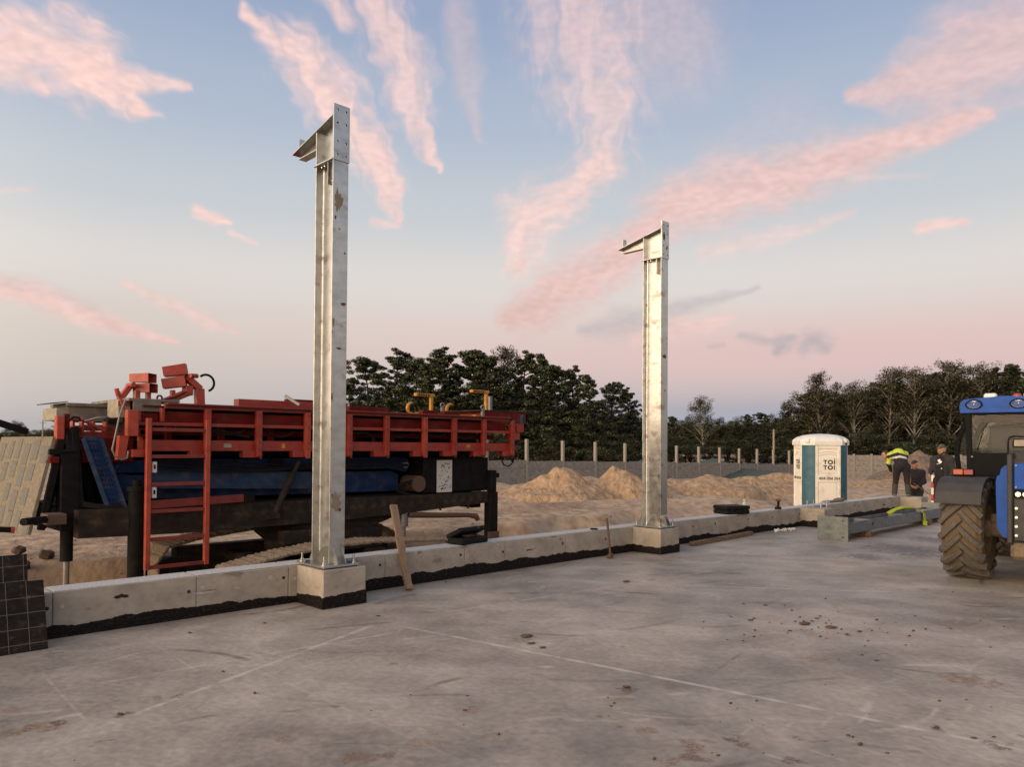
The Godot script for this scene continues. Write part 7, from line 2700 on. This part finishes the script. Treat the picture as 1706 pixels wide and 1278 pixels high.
	for k in 22:
		var f := k / 21.0
		cable.append(Vector3(-0.83 - f * 0.10 + 0.006 * sin(k * 2.1), 2.41 - f * 0.22, zr + 0.006 + 0.006 * cos(k * 2.1)))
	sh.tube(cable, 0.006, 5)
	obj("coil_cable", sh, M.rubber, c)
	# posts
	for q in [[Vector3(-1.02, 1.36, zr), Vector3(-1.04, 2.2, zr)], [Vector3(-0.12, 1.36, zr), Vector3(-0.12, 2.2, zr)], [Vector3(-0.12, 1.2, zf), Vector3(-0.12, 2.2, zf)]]:
		sh = Sh.new()
		sh.bar(q[0], q[1], 0.055, 0.07, 0.008)
		obj("cab_post", sh, K, c)
	# bowed left side: frame and door glass
	sh = Sh.new()
	var bow := []
	for k in 13:
		var f := k / 12.0
		bow.append(Vector3(-1.04 - 0.20 * sin(clampf(f * 1.15 + 0.02, 0, 1) * PI * 0.62), lerpf(2.22, 1.30, f), zr - 0.22 - 0.15 * f))
	for k in 12:
		sh.bar(bow[k], bow[k + 1] + (bow[k + 1] - bow[k]) * 0.06, 0.06, 0.07, 0.008, Vector3(0, 0, 1))
	obj("side_frame", sh, K, c)
	sh = Sh.new()
	for k in 12:
		sh.quad(Vector3(-1.03, bow[k].y, zr - 0.02), bow[k] + Vector3(0.01, 0, 0), bow[k + 1] + Vector3(0.01, 0, 0), Vector3(-1.03, bow[k + 1].y, zr - 0.02))
	obj("quarter_glass", sh, gl, c)
	sh = Sh.new()
	for k in 12:
		sh.quad(bow[k], bow[k] + Vector3(0, 0, -1.15), bow[k + 1] + Vector3(0, 0, -1.15), bow[k + 1])
	obj("door_glass", sh, gl, c)
	sh = Sh.new()
	for k in 12:
		sh.bar(bow[k] + Vector3(0, 0, -1.15), bow[k + 1] + Vector3(0, 0, -1.15), 0.06, 0.07, 0.0, Vector3(0, 0, 1))
	obj("door_frame", sh, K, c)
	part("door_panel", c, K, Vector3(-1.22, 0.75, -1.75), Vector3(-1.14, 1.36, -0.9), 0.02)
	# rear window, lower panel
	sh = Sh.new()
	sh.quad(Vector3(-0.99, 1.64, zr + 0.015), Vector3(-0.15, 1.64, zr + 0.015), Vector3(-0.15, 2.17, zr + 0.015), Vector3(-0.99, 2.17, zr + 0.015))
	obj("rear_glass", sh, gl, c)
	sh = Sh.new()
	sh.quad(Vector3(-0.15, 1.35, zf), Vector3(-1.15, 1.35, zf), Vector3(-1.15, 2.17, zf), Vector3(-0.15, 2.17, zf))
	obj("front_glass", sh, gl, c)
	sh = Sh.new()
	sh.quad(Vector3(-0.115, 1.5, zr - 0.05), Vector3(-0.115, 1.5, zf + 0.05), Vector3(-0.115, 2.17, zf + 0.05), Vector3(-0.115, 2.17, zr - 0.05))
	obj("right_glass", sh, gl, c)
	part("sun_blind", c, M.dusty_black, Vector3(-0.97, 2.06, zr - 0.03), Vector3(-0.17, 2.16, zr - 0.02), 0.0)
	part("rear_panel", c, K, Vector3(-1.05, 1.33, zr - 0.03), Vector3(-0.10, 1.64, zr + 0.02), 0.008)
	sh = Sh.new()
	sh.rod(Vector3(-0.99, 1.59, zr + 0.02), Vector3(-0.99, 1.59, zr + 0.035), 0.012, 8)
	obj("panel_bolt", sh, M.steel, c)
	part("cab_floor", c, K, Vector3(-1.12, 0.8, zf), Vector3(-0.1, 1.33, zr - 0.05), 0.0)
	sh = Sh.new()
	sh.box(Transform3D(Basis(), Vector3(-0.6, 1.45, -1.15)), Vector3(0.5, 0.14, 0.5), 0.04)
	sh.box(Transform3D(Basis(Vector3.RIGHT, 0.15), Vector3(-0.6, 1.76, -0.95)), Vector3(0.46, 0.55, 0.12), 0.04)
	obj("driver_seat", sh, M.seat, c)
	sh = Sh.new()
	sh.tube(arc(Vector3(-0.6, 1.72, -1.62), Vector3.RIGHT, Vector3(0, 0.55, 0.83), 0.19, 0, TAU, 24), 0.014, 6)
	sh.rod(Vector3(-0.6, 1.72, -1.62), Vector3(-0.6, 1.4, -1.8), 0.03, 8)
	obj("steering_wheel", sh, M.seat, c)
	sh = Sh.new()
	sh.tube([Vector3(-0.93, 1.66, zr + 0.02), Vector3(-0.86, 1.95, zr + 0.02), Vector3(-0.80, 2.06, zr + 0.02)], 0.006, 5)
	obj("wiper", sh, M.rubber, c)
	# --- blue bodywork and rear counterweight at the right
	sh = Sh.new()
	sh.prism(PackedVector2Array([Vector2(-0.535, 0.72), Vector2(-0.545, 1.30), Vector2(-0.53, 1.36), Vector2(-0.50, 1.38), Vector2(-0.49, 1.45), Vector2(-0.45, 1.495), Vector2(-0.385, 1.50), Vector2(-0.385, 0.60), Vector2(-0.47, 0.60)]), 0.5, Transform3D(Basis(), Vector3(0, 0, 0.25)))
	obj("side_tank", sh, bl, c)
	part("rear_frame", c, M.mudguard, Vector3(-0.385, 0.50, -0.2), Vector3(0.62, 1.60, 0.60), 0.03)
	part("frame_edge", c, M.mudguard, Vector3(-0.40, 0.55, 0.55), Vector3(-0.345, 1.64, 0.68), 0.012)
	var rp2 := part("rear_plate", c, bl, Vector3(-0.335, 1.205, 0.60), Vector3(0.58, 1.53, 0.65), 0.012)
	for q in [Vector3(-0.31, 1.235, 0.655), Vector3(-0.31, 1.50, 0.655), Vector3(-0.20, 1.235, 0.655), Vector3(-0.2, 1.49, 0.655)]:
		sh = Sh.new()
		sh.tube([q - Vector3(0, 0, 0.01), q + Vector3(0, 0, 0.006)], 0.012, 8)
		obj("plate_bolt", sh, M.steel, rp2)
	part("lamp_panel", c, K, Vector3(-0.335, 1.11, 0.6), Vector3(0.5, 1.195, 0.64), 0.008)
	for q in [-0.29, -0.215]:
		sh = Sh.new()
		sh.tube([Vector3(q, 1.15, 0.635), Vector3(q, 1.15, 0.652)], 0.03, 14)
		obj("reverse_lamp", sh, M.lamp_silver, c)
	part("weight_plate", c, M.mudguard, Vector3(-0.335, 0.58, 0.6), Vector3(0.55, 1.09, 0.66), 0.015)
	for y in [0.65, 0.76, 0.87, 0.98]:
		sh = Sh.new()
		sh.tube([Vector3(-0.305, y, 0.655), Vector3(-0.305, y, 0.675)], 0.018, 6)
		obj("weight_bolt", sh, M.chrome, c)
	# boom along the right of the cab, its pivot high at the rear
	sh = Sh.new()
	sh.bar(Vector3(0.22, 1.72, 0.40), Vector3(0.22, 1.42, -3.6), 0.36, 0.40, 0.03)
	obj("boom", sh, bl, c)
	sh = Sh.new()
	sh.bar(Vector3(0.22, 1.45, -3.3), Vector3(0.22, 1.30, -4.6), 0.28, 0.30, 0.02)
	obj("boom_extension", sh, M.dusty_black, c)
	part("pivot_cover", c, M.mudguard, Vector3(-0.34, 1.53, 0.2), Vector3(0.55, 1.66, 0.6), 0.04)
	part("engine_hood", c, bl, Vector3(0.44, 0.85, -2.2), Vector3(1.12, 1.42, -0.6), 0.06)
	# mirror on its bent arm
	sh = Sh.new()
	sh.tube([Vector3(-0.42, 1.64, 0.45), Vector3(-0.42, 1.80, 0.45), Vector3(-0.40, 1.845, 0.45), Vector3(-0.34, 1.86, 0.45), Vector3(-0.05, 1.84, 0.45)], 0.012, 8)
	obj("mirror_arm", sh, M.rubber, c)
	part("mirror_head", c, M.rubber, Vector3(-0.37, 1.72, 0.44), Vector3(-0.08, 1.83, 0.49), 0.02)
	part("mirror_glass", c, M.beige, Vector3(-0.35, 1.735, 0.49), Vector3(-0.1, 1.815, 0.494), 0.0)
	# fork carriage at the front, out of sight of the camera
	part("fork_carriage", c, K, Vector3(-0.6, 0.3, -5.0), Vector3(0.9, 1.1, -4.75), 0.03)
	for x in [-0.3, 0.6]:
		part("fork", c, K, Vector3(x, 0.12, -6.1), Vector3(x + 0.12, 0.18, -4.8), 0.01)


func _ready() -> void:
	var t0 := Time.get_ticks_msec()
	build_light()
	print("sky ", Time.get_ticks_msec() - t0)
	build_materials()
	build_ground()
	build_columns()
	build_machine()
	build_site()
	build_far()
	print("far ", Time.get_ticks_msec() - t0)
	build_trees()
	print("trees ", Time.get_ticks_msec() - t0)
	build_people()
	print("people ", Time.get_ticks_msec() - t0)
	build_telehandler()
	print("ground ", Time.get_ticks_msec() - t0)
